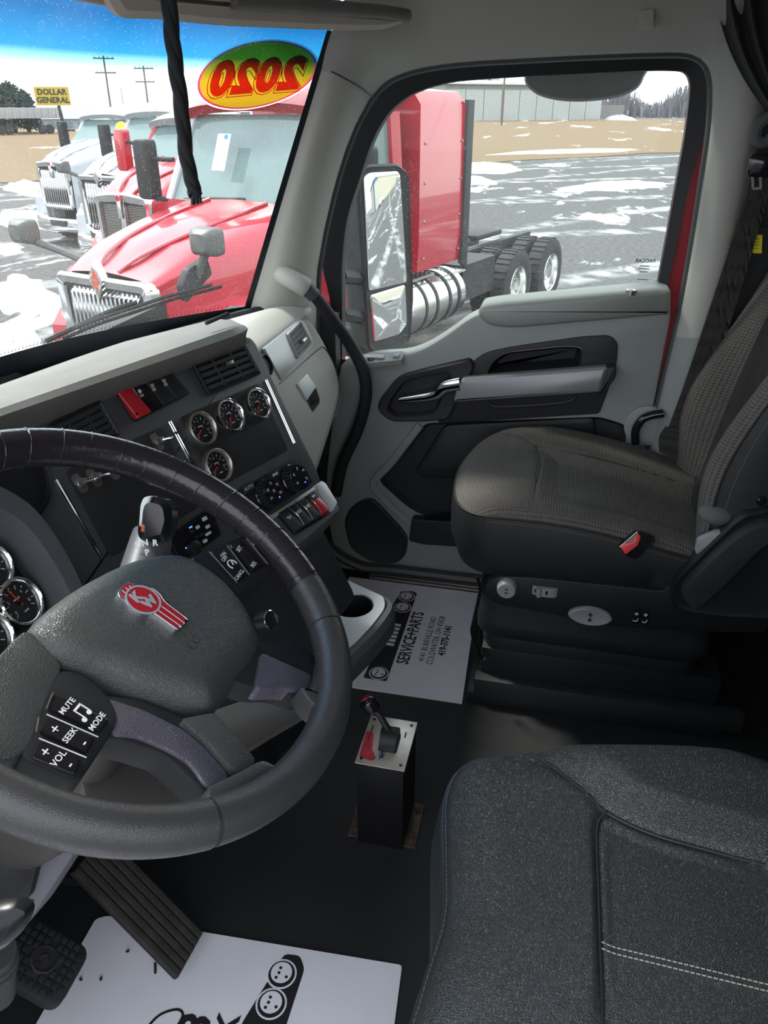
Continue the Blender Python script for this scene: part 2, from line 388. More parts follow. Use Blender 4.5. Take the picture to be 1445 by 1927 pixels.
# raised engine cover under the dash and the kick panel in front of the passenger's feet
g = G(); g.loft([[V((x, y, z)) for x, z in rpoly([(-0.02, 0), (0.32, 0), (0.30, 0.40), (0.02, 0.40)], 0.03)] for y in (0.52, 1.12)])
g.build('trim_1', BLK, kind='structure')

# ------------------------------------------------------------------ windshield
XC = 0.15
def ws(x, v, off=0.0):
    yb = 1.13-0.69*(x-XC)**2; yt = 0.81-0.67*(x-XC)**2
    p = V((x, yb+(yt-yb)*v, 0.85+0.59*v))
    if off:
        dx = V((1, -(1.38*(1-v)+1.34*v)*(x-XC), 0)); dv = V((0, yt-yb, 0.59))
        p = p+dv.cross(dx).normalized()*(-off if dv.cross(dx).y < 0 else off)
    return p
def wedge(v): return 0.86-0.06*v
window_1 = thing('window_1', (XC, 1.0, 0.8), kind='structure')
def wgrid(u0, u1, v0, v1, nu, nv, off=0.0):
    return [[ws(XC+(u0+(u1-u0)*i/nu)*(wedge(v0+(v1-v0)*j/nv)-XC), v0+(v1-v0)*j/nv, off) for i in range(nu+1)] for j in range(nv+1)]
cow = [ws(XC+0.71*k/20, -0.15, -0.01) for k in range(-20, 21)]
cow = [V((-0.80, 0.62, 0.76))]+cow+[V((1.02, 0.66, 0.78)), V((1.03, 0.60, 0.78))]
g = G(); g.patch([[p for p in cow], [V((p.x, p.y+0.02, -0.05)) for p in cow]], 0.012); tag(g.build('wall_cowl', FRAMEBLK), kind='structure')
g = G(); g.patch(wgrid(-1.0, 1.0, -0.16, 1.12, 40, 16)); g.build('windshield_pane', GLASSW, window_1)
FRIT = mat('black_frit', (0.012, 0.016, 0.022), 0.35)
g = G(); g.patch(wgrid(-1.0, 1.0, -0.16, 0.0, 40, 4, -0.003)); g.patch(wgrid(0.985, 1.01, -0.16, 1.0, 2, 20, -0.003)); g.patch(wgrid(-1.01, -0.985, -0.16, 1.0, 2, 20, -0.003))
g.build('frit_band', FRIT, window_1)
g = G()   # dotted fade-out of the frit along the bottom and the pillar
for k in range(150):
    for row, rr in ((0.009, 0.0018), (0.017, 0.0012)):
        x = -0.45+1.27*k/150; p = ws(x, row, -0.003); q = ws(x, row+0.01, -0.003); r_ = ws(x+0.003, row, -0.003)
        f_ = Fr(p, r_-p, p-q); g.bm.faces.new(g.ring([f_(rr*math.cos(a*1.047), rr*math.sin(a*1.047)) for a in range(6)]))
tag(g.build('frit_dots', FRIT, window_1), kind='stuff')
# the year sticker on the outside of the glass
def film(name, c, keep=0.62):
    """printed translucent film: lets coloured light through and scatters some of it"""
    m_ = bpy.data.materials.new(name); m_.use_nodes = True; n = m_.node_tree.nodes; l = m_.node_tree.links; n.remove(n['Principled BSDF'])
    a = n.new('ShaderNodeBsdfTransparent'); b = n.new('ShaderNodeBsdfTranslucent'); x = n.new('ShaderNodeMixShader'); x.inputs[0].default_value = 1-keep
    a.inputs[0].default_value = (*c, 1); b.inputs[0].default_value = (*c, 1)
    l.new(a.outputs[0], x.inputs[1]); l.new(b.outputs[0], x.inputs[2]); l.new(x.outputs[0], n['Material Output'].inputs[0]); return m_
YSTK = film('yellow_sticker_film', (0.36, 0.22, 0.010), 0.30); RSTK = film('red_sticker_film', (0.75, 0.03, 0.10), 0.75); WSTK = film('pale_sticker_film', (0.75, 0.72, 0.68), 0.4)
def ws_hit(px, py):
    lo, hi = 0.2, 4.0; d = ray(px, py)
    f = lambda k: (lambda p: p.y-(ws(p.x, (p.z-0.85)/0.59).y))(CAM+d*k)
    for _ in range(50):
        mid = (lo+hi)/2
        if f(mid) < 0: lo = mid
        else: hi = mid
    p = CAM+d*lo; return p.x, (p.z-0.85)/0.59
sx0, sv0 = ws_hit(485, 144)
VL = math.hypot(0.32, 0.59)
_a, _b = ws_hit(372, 153), ws_hit(598, 136); _c, _d = ws_hit(487, 78), ws_hit(482, 209)
SW = (ws(*_b)-ws(*_a)).length/2; SH = (_c[1]-_d[1])*VL/2
STILT = math.atan2((_b[1]-_a[1])*VL, (ws(*_b)-ws(*_a)).length)
_dx = (_b[0]-_a[0])/(2*SW)
def stk(s, t, off):      # s right as seen from inside, t up, both in metres on the glass
    c, n = math.cos(STILT), math.sin(STILT)
    return ws(sx0+(s*c-t*n)*_dx*1.0, sv0+(s*n+t*c)/VL, off)
year_sticker = thing('year_sticker', ws(sx0, sv0, 0.004), 'yellow oval year sticker reading 2020 on the windshield', 'sticker')
def oval(ks, off, m_, nm):
    g = G(); rings = [[stk(SW*q*math.cos(a*math.pi/24), SH*q*math.sin(a*math.pi/24), off) for a in range(48)] for q in ks]
    g.loft(rings, True, (ks[0] < 0.1, False)); return g.build(nm, m_, year_sticker)
oval((0.985, 1.025), 0.0055, WSTK, 'white_rim'); oval((0.945, 0.985), 0.0055, RSTK, 'red_rim'); oval((0.02, 0.35, 0.7, 0.945), 0.0055, YSTK, 'yellow_field')
def stk_text(off, m_, nm, line, ds=0, dt=0):
    cu = bpy.data.curves.new(nm, 'FONT'); cu.body = '2020'; cu.size = 1.0; cu.align_x = 'CENTER'; cu.align_y = 'CENTER'; cu.resolution_u = 4; cu.space_character = 1.12
    cu.offset = 0.055 if not line else 0.085
    if line: cu.fill_mode = 'NONE'; cu.bevel_depth = 0.010; cu.bevel_resolution = 0
    o_ = bpy.data.objects.new(nm, cu); me = bpy.data.meshes.new_from_object(o_); bpy.data.objects.remove(o_); bpy.data.curves.remove(cu)
    w2 = max(v.co.x for v in me.vertices); h2 = max(v.co.y for v in me.vertices); w1 = min(v.co.x for v in me.vertices); h1 = min(v.co.y for v in me.vertices); k = 1.05 if line else 1.0
    for v in me.vertices: v.co = stk(-((v.co.x-(w1+w2)/2)/(w2-w1)*2*k*SW*0.77)+ds, (v.co.y-(h1+h2)/2)/(h2-h1)*2*k*SH*0.53+dt, off)
    me.materials.clear(); me.materials.append(m_); return link(nm, me, year_sticker)
stk_text(0.0035, RSTK, 'digit_outline', True, -0.0015, -0.003); stk_text(0.0040, RSTK, 'digits', False)

# wiper resting along the bottom of the glass
wiper = thing('windshield_wiper', ws(0.5, 0.0, 0.02), 'black wiper blade resting low on the outside of the windshield', 'wiper')
bl = [ws(*ws_hit(px, py), 0.022) for px, py in cr2([(130, 648), (190, 622), (260, 598), (330, 574), (400, 555), (424, 548)], 5)]
g = G(); g.tube(bl, 0.0045, 6); g.build('rubber_blade', RUB, wiper)
g = G(); g.tube([p+V((0, 0.008, 0.008)) for p in bl[2:-3]], 0.005, 6); g.build('blade_holder', BLKP, wiper)
arm = [ws(*ws_hit(px, py), 0.045) for px, py in cr2([(110, 664), (170, 634), (230, 605), (275, 590)], 4)]
g = G(); g.tube(arm, 0.006, 6); g.build('wiper_arm', BLKP, wiper)

# ------------------------------------------------------------------ passenger side: opening outlines (measured on the door plane)
XB = 1.0
O1px = [(600, 700), (595, 595), (598, 499), (625, 367), (658, 260), (694, 188), (724, 155), (760, 137), (807, 125), (879, 116), (999, 109), (1119, 103), (1238, 99), (1292, 100), (1319, 110), (1335, 131), (1341, 170), (1337, 248), (1322, 349), (1304, 463), (1280, 595), (1254, 700), (1232, 790)]
O1 = [at_x(px, py, XB) for px, py in O1px]
# A-pillar cover between windshield edge and door opening
n = 12; lo = cr(O1[0:6], 4); rows = []
for k in range(n+1):
    t = k/n; v = -0.10+0.98*t
    a = ws(wedge(v)*1.002, v, -0.004); b = lo[round(t*(len(lo)-1))]
    inn = V((-0.025, -0.03, 0.0))
    rows.append([a, a*0.85+b*0.15+inn*0.75, a*0.6+b*0.4+inn*1.15, a*0.3+b*0.7+inn*0.9, a*0.08+b*0.92+inn*0.35, b, b+V((0.04, 0.0, 0))])
rows = [cr(r, 4) for r in rows]
g = G(); g.patch(rows); g.build('trim_2', GREY, kind='structure')
# header cover above the door and windshield corner
hd = []
top = cr(O1[5:15], 3); inner = cr([ws(wedge(0.88)*1.002, 0.88, -0.004), ws(0.80, 0.97, -0.004), ws(0.80, 1.12, -0.004), V((0.86, 0.40, 1.64)), V((0.88, 0.30, 1.64)), V((0.88, 0.2, 1.64)), V((0.88, 0.05, 1.64)), V((0.88, -0.1, 1.64)), V((0.88, -0.2, 1.64)), V((0.88, -0.3, 1.64))], 3)
for a, b in zip(inner, top):
    inn = V((-0.03, -0.015, 0.0))
    hd.append(cr([a, a*0.7+b*0.3+inn, a*0.35+b*0.65+inn*1.3, a*0.08+b*0.92+inn*0.4, b, b+V((0.04, 0, 0.0))], 4))
g = G(); g.patch(hd); g.build('trim_3', GREY, kind='structure')
g = G(); g.tube([p+V((-0.006, -0.014, 0.002)) for p in hd[0][1:20]], 0.0018, 5); tag(g.build('trim_4', SEAL), kind='structure')
# B-pillar cover behind the door
bp_ = []
rs = cr(O1[14:], 3)
for k, b in enumerate(rs):
    t = k/(len(rs)-1); back = V((0.985, -0.375, b.z+0.10*(1-t)))
    bp_.append(cr([back, back*0.75+b*0.25+V((-0.028, 0, 0)), back*0.4+b*0.6+V((-0.035, 0, 0)), back*0.12+b*0.88+V((-0.018, 0, 0)), b, b+V((0.04, 0.0, 0))], 4))
g = G(); g.patch(bp_[:20]); g.build('trim_5', GREY, kind='structure')
g = G(); g.patch(bp_[19:]+[[p+V((0.0, 0, -0.25)) for p in bp_[-1]], [p+V((0.02, 0, -0.62)) for p in bp_[-1]]]); g.build('trim_6', DOORG, kind='structure')
# the upper corner cover between header and B-pillar, with the small hatch
g = G(); g.patch([hd[-1], [ (p*0.5+q*0.5) for p, q in zip(hd[-1], bp_[0])], bp_[0]]); g.build('trim_7', GREY, kind='structure')
fh = Fr(at_x(1216, 36, 0.93), (0, -1, 0), (0, 0, -1))
g = G(); g.prism(fh, rpoly([fh.pix(1204, 20), fh.pix(1231, 16), fh.pix(1230, 54), fh.pix(1203, 52)], 0.005), -0.012, 0.006, 0.002); g.build('trim_8', GREY, kind='structure')
g = G(); g.wbox(0.99, 1.06, -0.47, -0.30, 1.38, 1.69); g.build('trim_13', GREY, kind='structure')
# rubber seal around the opening, red body jamb behind it
g = G(); g.tube(cr([p+V((0.012, 0, 0)) for p in O1], 4), 0.0105, 8); g.build('trim_9', SEAL, kind='structure')

# ------------------------------------------------------------------ passenger door
DR = Fr((1.0, 0, 0), (0, -1, 0), (0, 0, -1))       # s towards the rear, t down, n into the cab
def dp(pts, n=0.0): return [DR.pix(*p, n) for p in pts]
door_1 = thing('door_1', (1.02, 0.1, 0.05), kind='structure')
tag(door_1, 'grey passenger door with black inserts, armrest and window')
O3px = [(643, 690), (643, 600), (643, 559), (643, 499), (652, 415), (676, 337), (700, 266), (727, 218), (754, 191), (784, 173), (831, 158), (879, 151), (999, 143), (1119, 137), (1215, 133), (1268, 133), (1289, 137), (1298, 152), (1298, 176), (1289, 254), (1274, 337), (1256, 439), (1238, 535), (1222, 620)]
O2px = [(622, 730), (624, 620), (620, 559), (606, 490), (622, 388), (652, 288), (684, 212), (708, 176), (738, 152), (772, 136), (828, 124), (879, 118), (999, 111), (1119, 105), (1215, 101), (1285, 101), (1314, 112), (1330, 138), (1335, 176), (1325, 254), (1298, 345), (1277, 439), (1257, 535), (1238, 625)]
o3 = cr2(dp(O3px, -0.06), 3); o2 = cr2(dp(O2px, -0.05), 3)
def openframe(g, fr, outer, inner, n0, n1):
    g.loft([[fr(*p, n0) for p in outer], [fr(*p, n1) for p in outer], [fr(*p, n1-0.012) for p in inner], [fr(*p, n0) for p in inner]], False, (False, False)); return g
g = G(); openframe(g, DR, o2, o3, -0.10, -0.05); g.build('window_frame', BLK, door_1)
jam_o = cr2(dp([(590, 900)]+O1px[:-1]+[(1200, 900)], -0.085), 3); jam_i = cr2(dp([(632, 900)]+[(a+(8 if a < 1000 else -8), b+(8 if 200 < a < 1330 and b < 200 else 0)) for a, b in O2px[1:]]+[(1215, 900)], -0.085), 3)
g = G(); g.loft([[DR(*p, -0.11) for p in jam_o], [DR(*p, -0.085) for p in jam_o], [DR(*p, -0.085) for p in jam_i[:len(jam_o)]], [DR(*p, -0.11) for p in jam_i[:len(jam_o)]]], False, (False, False)); g.build('painted_jamb', RED, door_1)
gl_out = [p for p in dp(O3px, -0.075)]
gl_out = gl_out[:1]+gl_out[1:]
g = G(); cpt = cr2([(a, b) for a, b in gl_out], 2)
g.prism(DR, [(DR.pix(1224, 700, -0.075))]+[DR.pix(640, 700, -0.075)]+cpt, -0.079, -0.075); g.build('window_pane', GLASSD, door_1)
for i, (dy, sz, s_) in enumerate([(0, 0.0125, 'PACCAR'), (0.012, 0.0045, '~~~~~~~~'), (0.019, 0.0045, '~~~~~~~~~'), (0.026, 0.0045, '~~~~~~~'), (0.045, 0.004, '~~~~~~~~~~')]):
    q = DR.pix(1214, 491, -0.0745); fm = Fr(DR(q[0], q[1]+dy, -0.0740), (0, 1, 0), (0, 0, -1), (1, 0, 0))
    text(s_, fm, sz, INK, door_1, 'glass_marking', 0.0, bold=0.0002 if i == 0 else 0)
# trim panel body: upper edge swoops up to the armrest
body = [(640, 688), (700, 672), (765, 668), (800, 655), (840, 630), (880, 600), (905, 588), (1000, 582), (1262, 566), (1262, 600), (1232, 760), (1190, 960), (1140, 1100), (880, 1110), (640, 1085), (620, 1010), (612, 900), (628, 760)]
bin_ = rpoly(dp([(733, 768), (737, 752), (764, 715), (800, 706), (846, 698), (848, 702), (846, 710), (836, 722), (832, 744), (818, 772), (790, 777), (745, 778)]), [0.008, 0.02, 0.02, 0.02, 0.005, 0.004, 0.005, 0.01, 0.01, 0.01, 0.01, 0.01], 4)
low = rpoly(dp([(800, 796), (1128, 784), (1180, 800), (1160, 1000), (860, 985), (780, 966), (712, 905), (742, 868)]), [0.02, 0.02, 0.02, 0.05, 0.05, 0.05, 0.02, 0.05], 4)
poc = rpoly(dp([(915, 705), (925, 680), (950, 662), (1060, 650), (1098, 652), (1092, 690), (1085, 692)]), [0.01, 0.02, 0.04, 0.03, 0.02, 0.02, 0.005], 4)
spk_dummy = None
g = G(); g.plate(DR, rpoly(dp(body), [0.005, 0.03, 0.03, 0.05, 0.06, 0.05, 0.02, 0.01, 0.02, 0.02, 0.02, 0.02, 0.02, 0.05, 0.06, 0.08, 0.05, 0.02], 4), [bin_, low, poc], -0.07, 0.0, 0.010); g.build('door_panel', DOORG, door_1)
# armrest / sill pad with stitched edge
pad = dp([(898, 590), (905, 574), (940, 568), (1240, 541), (1262, 545), (1262, 592), (960, 618), (915, 612)], 0.012)
g = G(); pr = rpoly(pad, [0.012, 0.014, 0.02, 0.01, 0.01, 0.006, 0.03, 0.02], 4)
g.loft([[DR(*p, -0.07) for p in pr], [DR(*p, 0.006) for p in pr], [DR(*p, 0.016) for p in inset2(pr, 0.004)], [DR(*p, 0.020) for p in inset2(pr, 0.010)]]); arm_pad = g.build('armrest_pad', PADG, door_1)
st = [DR(*DR.pix(px, py, 0.019), 0.0195) for px, py in cr2([(908, 592), (930, 587), (1000, 581), (1100, 573), (1255, 560)], 5)]
stitches('stitching', st, THREADG, arm_pad, 0.006, 0.004, 0.0006)
fk = Fr(at_x(1187, 547, 0.985), (0, -1, 0), (-1, 0, 0), (0, 0, 1))
g = G(); g.lathe(fk, [(0.0125, -0.01), (0.0125, 0.002), (0.010, 0.003), (0.006, 0.002)], 20, (True, False)); lk = g.build('lock_ring', DULLCHR, door_1)
g = G(); g.lathe(fk, [(0.006, -0.01), (0.006, 0.0015), (0.004, 0.003)], 14); g.build('lock_button', GLOSSBLK, door_1)
# upper dark insert with pocket, bezel, pull bar
ins = dp([(850, 745), (872, 700), (905, 664), (960, 652), (1100, 632), (1148, 630), (1163, 645), (1160, 690), (1128, 778), (900, 792), (820, 796)])
g = G(); g.plate(DR, rpoly(ins, [0.02, 0.03, 0.05, 0.05, 0.03, 0.02, 0.02, 0.03, 0.01, 0.02, 0.02]), [poc], -0.01, 0.006, 0.004); ui = g.build('upper_insert', DOORBLK, door_1)
g = G(); g.loft([[DR(*p, 0.0075) for p in poc], [DR(*p, 0.007) for p in inset2(poc, 0.002)], [DR(*p, -0.035) for p in inset2(poc, 0.016)]], True, (False, True))
for v in g.bm.verts: pass
g.build('grab_pocket', BLK, ui)
bez = rpoly(dp([(712, 768), (716, 750), (750, 705), (800, 692), (885, 672), (894, 682), (890, 700), (872, 712), (866, 745), (846, 786), (800, 790), (735, 790)]), [0.015, 0.02, 0.03, 0.03, 0.012, 0.01, 0.01, 0.02, 0.02, 0.02, 0.02, 0.03], 4)
g = G(); g.loft([[DR(*p, -0.005) for p in bez], [DR(*p, 0.014) for p in bez], [DR(*p, 0.020) for p in inset2(bez, 0.005)], [DR(*p, 0.018) for p in inset2(bin_, -0.004)], [DR(*p, 0.010) for p in bin_], [DR(*p, -0.03) for p in inset2(bin_, 0.006)]], True, (True, True)); hb = g.build('handle_bezel', DOORBLK, door_1)
hpts = [DR(*DR.pix(px, py, nn), nn) for (px, py), nn in zip(cr2([(752, 752), (790, 748), (820, 742), (838, 728), (868, 722)], 5), [0.012+0.0011*k for k in range(21)])]
g = G(); g.tube(hpts, [0.0085+0.0005*min(k, 4)+0.00052*k for k in range(len(hpts))], 14, up=(1, 0, 0), ry=[0.0085+0.00055*k for k in range(len(hpts))])
g.build('door_lever', CHROME, door_1)
bar = dp([(868, 712), (1140, 690), (1144, 694), (1130, 735), (1126, 738), (852, 757), (858, 735)], 0.04)
g = G(); br = rpoly(bar, 0.012, 5)
g.loft([[DR(*p, 0.018) for p in br], [DR(*p, 0.038) for p in br], [DR(*p, 0.044) for p in inset2(br, 0.005)], [DR(*p, 0.0455) for p in inset2(br, 0.009)]]); g.build('pull_bar', DOORSILV, door_1)
for tri in ([(1138, 690), (1152, 685), (1160, 690), (1158, 706), (1136, 738), (1126, 740)], [(850, 760), (860, 712), (872, 710), (868, 735), (858, 762)]):
    g = G(); g.prism(DR, rpoly(dp(tri, 0.02), 0.006), 0.0, 0.040, 0.006); g.build('bar_mount', DOORBLK, door_1)
g = G(); g.tube([DR(*DR.pix(px, py, 0.008), 0.006) for px, py in cr2([(920, 758), (940, 766), (1060, 758), (1085, 746)], 5)], 0.006, 8); g.build('pull_recess_lip', DOORBLK, door_1)
# lower dark field with padded bolster
g = G(); g.loft([[DR(*p, 0.001) for p in inset2(low, 0.0005)], [DR(*p, -0.004) for p in inset2(low, 0.004)], [DR(*p, -0.016) for p in inset2(low, 0.012)]], True, (False, True)); g.build('lower_insert', BLKP, door_1)
pb = rpoly(dp([(836, 800), (1120, 785), (1120, 900), (800, 903), (778, 890)]), [0.02, 0.02, 0.02, 0.02, 0.02], 4)
g = G(); g.loft([[DR(*p, -0.012) for p in pb], [DR(*p, -0.002) for p in inset2(pb, 0.003)], [DR(*p, 0.002) for p in inset2(pb, 0.012)]]); g.build('padded_bolster', LEATHS, door_1)
rim = [DR(*DR.pix(px, py, 0.006), 0.004) for px, py in cr2([(790, 800), (735, 872), (702, 908), (716, 935), (770, 985), (790, 990)], 6)]
g = G(); g.tube(rim, 0.012, 8, up=(1, 0, 0), ry=0.006); g.build('insert_lip', DOORG, door_1)
# loudspeaker cover, lower pocket
spk = rpoly(dp([(648, 975), (668, 945), (700, 934), (722, 955), (758, 995), (768, 1010), (766, 1040), (748, 1058), (700, 1055), (660, 1030)]), 0.03, 4)
g = G(); g.loft([[DR(*p, -0.004) for p in spk], [DR(*p, 0.008) for p in spk], [DR(*p, 0.012) for p in inset2(spk, 0.006)], [DR(*p, 0.009) for p in inset2(spk, 0.014)]]); g.build('speaker_cover', BLKP, door_1)
mp = rpoly(dp([(772, 1010), (778, 968), (880, 975), (1000, 980), (1000, 1035), (880, 1022), (800, 1017)]), 0.008, 3)
g = G(); g.prism(DR, mp, -0.004, 0.03, 0.006); pk = g.build('lower_pocket', BLKP, door_1)
cpk = rpoly(dp([(792, 985), (800, 974), (870, 972), (880, 985), (868, 1000), (830, 1005), (800, 1000)], 0.031), 0.02, 4)
g = G(); g.loft([[DR(*p, 0.0305) for p in cpk], [DR(*p, 0.0) for p in inset2(cpk, 0.006)]], True, (False, True)); g.build('bottle_recess', BLK, pk)
# window switch plate on the front ledge
fs = Fr(at_x(708, 673, 0.985), (0, -1, 0), (-0.94, 0, -0.34))
g = G(); sp_ = rpoly([fs.pix(653, 684), fs.pix(660, 671), fs.pix(758, 662), fs.pix(762, 666), fs.pix(755, 679), fs.pix(660, 688)], 0.004)
g.prism(fs, sp_, -0.012, 0.003, 0.001); swp = g.build('switch_plate', DOORG, door_1)
for a, b in (((690, 675), (724, 670)), ((740, 671), (752, 669))):
    p, q = fs.pix(*a, 0.004), fs.pix(*b, 0.004)
    g = G(); g.box(fs, (p[0]+q[0])/2, (p[1]+q[1])/2, 0.005, abs(q[0]-p[0]), 0.016, 0.008, 0.002); g.build('window_switch', DOORSILV, swp)
p = fs.pix(698, 676, 0.004); g = G(); g.box(fs, p[0], p[1], 0.003, 0.016, 0.014, 0.004, 0.001); g.build('switch_well', GLOSSBLK, swp)
# added disc standing in for shade low at the rear; door outer skin
g = G(); g.lathe(Fr(at_x(1215, 800, 1.0), (0, -1, 0), (0, 0, -1)), [(0.055, -0.01), (0.055, 0.008), (0.045, 0.012), (0.03, 0.012)], 24); g.build('shade_disc', DOORG, door_1)
g = G(); g.wbox(1.07, 1.10, -0.36, 0.64, -0.10, 0.66); g.build('outer_skin', RED, door_1)
# ribbed aluminium sill under the door
sill = thing('trim_10', (0.98, 0.1, 0.0), kind='structure')
for k in range(5):
    g = G(); x = 0.955+0.013*k; g.wbox(x, x+0.010, -0.45, 0.50, -0.001, 0.010+0.002*k, 0.002); g.build('sill_rib', DULLCHR, sill)
g = G(); g.tube(cr([(0.99, 0.72, 0.35), (0.985, 0.66, 0.12), (0.985, 0.55, 0.03), (0.99, 0.40, 0.025), (0.99, -0.2, 0.025)], 6), 0.016, 8); g.build('trim_11', SEAL, kind='structure')
# red and dark body between dash end and door
g = G(); g.wbox(1.005, 1.05, 0.60, 0.92, -0.05, 0.80); g.build('wall_kick', BLKP, kind='structure')
g = G(); g.wbox(0.985, 1.004, 0.66, 1.12, -0.05, 0.70); g.build('trim_12', BLK, kind='structure')

# ------------------------------------------------------------------ sun visor, curtain, seat belt, hanging strap
vis = thing('sun_visor', at_y(480, 20, 0.50), 'beige sun visor folded up above the windshield', 'visor')
fv = Fr(at_y(480, 20, 0.52), (1, -0.32, 0), (0.06, 0.2, -0.98))
vo = rpoly([fv.pix(*p) for p in [(203, 8), (222, 31), (290, 33), (400, 46), (620, 57), (715, 57), (752, 44), (757, 32), (735, 18), (420, -20), (190, -30)]], [0.01, 0.02, 0.02, 0.1, 0.1, 0.03, 0.02, 0.01, 0.02, 0.05, 0.03], 4)
g = G(); g.loft([[fv(*p, -0.012) for p in inset2(vo, 0.006)], [fv(*p, -0.006) for p in vo], [fv(*p, 0.006) for p in vo], [fv(*p, 0.014) for p in inset2(vo, 0.010)]]); g.build('visor_pad', BEIGE, vis)
rodp = [fv(*fv.pix(px, py), 0.016) for px, py in [(420, -4), (560, 8), (700, 20), (752, 28)]]
g = G(); g.tube(rodp, 0.012, 10); g.build('hinge_roll', DASHTOP, vis)
vis2 = thing('sun_visor', at_y(100, -10, 0.62), 'beige driver side sun visor at the top left corner', 'visor')
f2 = Fr(at_y(120, -10, 0.66), (1, -0.1, 0), (0.05, 0.2, -0.98))
vo2 = rpoly([f2.pix(*p) for p in [(-120, -60), (-120, -22), (60, -12), (235, 13), (330, 12), (412, -2), (420, -60)]], 0.03, 4)
g = G(); g.prism(f2, vo2, -0.012, 0.008, 0.005); g.build('visor_pad', BEIGE, vis2)

strap = thing('hanging_strap', at_d(345, 200, 1.02), 'twisted black strap hanging down in front of the windshield', 'strap')
cl = [at_d(px, py, 1.02) for px, py in cr2([(316, -40), (321, 40), (330, 120), (341, 200), (350, 290), (362, 345), (368, 368)], 8)]
for ph in range(3):
    g = G(); pts = []
    for k, p in enumerate(cl):
        a = k*0.30+ph*2.094; pts.append(p+RT*(0.0030*math.cos(a))+FW*(0.0030*math.sin(a)))
    g.tube(pts, 0.0062, 10); g.build('strand', RUB, strap)
for dx, ln in ((-5, 20), (2, 18), (9, 16)):
    g = G(); g.tube([at_d(366+dx*0.7, 362, 1.02), at_d(368+dx, 366+ln, 1.02)], 0.0026, 6); g.build('loose_end', BLK, strap)

cur = thing('curtain', (0.93, -0.55, 1.35), 'dark grey gathered sleeper curtain at the top right corner', 'curtain')
def pleats(top_px, gather_px, n, ph, nm):
    rows = []
    for j in range(15):
        t = j/14; r_ = []
        for i in range(n+1):
            u = i/n; px = top_px[0]+(top_px[1]-top_px[0])*u; gx = gather_px[0]+(gather_px[2]-gather_px[0])*u; gy = gather_px[1]+(gather_px[3]-gather_px[1])*u
            bx = px+(gx-px)*(t**1.6); by = -20+(gy+20)*t+12*math.sin(math.pi*t)*(1-u)
            r_.append(at_x(bx, by, 0.93-0.05*u+0.020*(1-0.5*t)*math.sin(u*n*0.62+ph)))
        rows.append(r_)
    g = G(); g.patch(rows, 0.004); g.build(nm, CURT, cur, sharp=80)
pleats((1346, 1520), (1452, 222, 1500, 160), 46, 0.5, 'pleated_cloth')
g = G(); c_ = cr([at_x(px, py, 0.93) for px, py in [(1455, 215), (1428, 235), (1422, 262), (1440, 268), (1460, 250)]], 5); g.tube(c_, 0.012, 8); g.build('tie_back', CURT, cur)

belt = thing('seat_belt', at_x(1290, 800, 0.95), 'grey seat belt strap running down behind the passenger seat', 'seat belt')
def strip(pxl, pxr, X, m_, nm, th=0.003):
    a = cr([at_x(px, py, x_) for (px, py), x_ in zip(pxl, X)], 6); b = cr([at_x(px, py, x_) for (px, py), x_ in zip(pxr, X)], 6)
    g = G(); g.patch([[p+(q-p)*k/4 for k in range(5)] for p, q in zip(a, b)], th); return g.build(nm, m_, belt)
strip([(1418, 335), (1385, 430), (1335, 580), (1283, 735), (1240, 850)], [(1455, 335), (1428, 430), (1383, 580), (1335, 720), (1277, 870)], (0.91, 0.91, 0.915, 0.92, 0.91), BELT, 'webbing')
for dx0, dx1 in ((0.18, 0.24), (0.48, 0.54), (0.76, 0.82)):
    a = [(1418, 335), (1385, 430), (1335, 580), (1283, 735)]; b = [(1455, 335), (1428, 430), (1383, 580), (1335, 720)]
    strip([(p[0]+(q[0]-p[0])*dx0, p[1]+(q[1]-p[1])*dx0) for p, q in zip(a, b)], [(p[0]+(q[0]-p[0])*dx1, p[1]+(q[1]-p[1])*dx1) for p, q in zip(a, b)], (0.9085, 0.9085, 0.9135, 0.9185), FABDK, 'woven_line', 0.002)
strip([(1252, 802), (1240, 822), (1240, 850)], [(1280, 808), (1278, 830), (1275, 868)], (0.905, 0.902, 0.900), BELT, 'sewn_end', 0.006)
fb = Fr(at_x(1432, 310, 0.90), (0, -1, 0), (0, 0, -1))
g = G(); g.loft([[fb(*p, 0) for p in rrect(0, 0, 0.055, 0.045, 0.012)], [fb(*p, 0.02) for p in rrect(0, 0, 0.055, 0.045, 0.012)], [fb(*p, 0.024) for p in rrect(0, 0, 0.045, 0.034, 0.01)]]); g.build('guide_loop', GLOSSBLK, belt)
ft = Fr(at_x(1423, 340, 0.900), (0, -1, 0.1), (0, -0.25, -1))
g = G(); ou = rrect(0, 0, 0.020, 0.036, 0.004); g.frame(ft, ou, inset2(ou, 0.005), 0, 0.003); g.build('latch_tongue', DULLCHR, belt)
tagy = thing('warning_tag', at_x(1425, 458, 0.93), 'small yellow warning tag beside the seat belt', 'tag')
fy = Fr(at_x(1425, 458, 0.93), (0, -1, 0.05), (0, -0.2, -1))
g = G(); g.prism(fy, rpoly([fy.pix(1418, 443), fy.pix(1437, 440), fy.pix(1430, 476), fy.pix(1413, 478)], 0.002), -0.002, 0.002); g.build('tag_face', YEL, tagy)
g = G(); g.prism(fy, rpoly([fy.pix(1414, 430), fy.pix(1450, 425), fy.pix(1445, 488), fy.pix(1405, 490)], 0.004), -0.010, -0.003); g.build('tag_pouch', BLK, tagy)
for k in range(4):
    g = G(); q = fy.pix(1425-k*1.2, 450+k*6, 0.0022); g.box(fy, q[0], q[1], 0.0022, 0.011, 0.0008, 0.0004); g.build('print_line', INK, tagy)
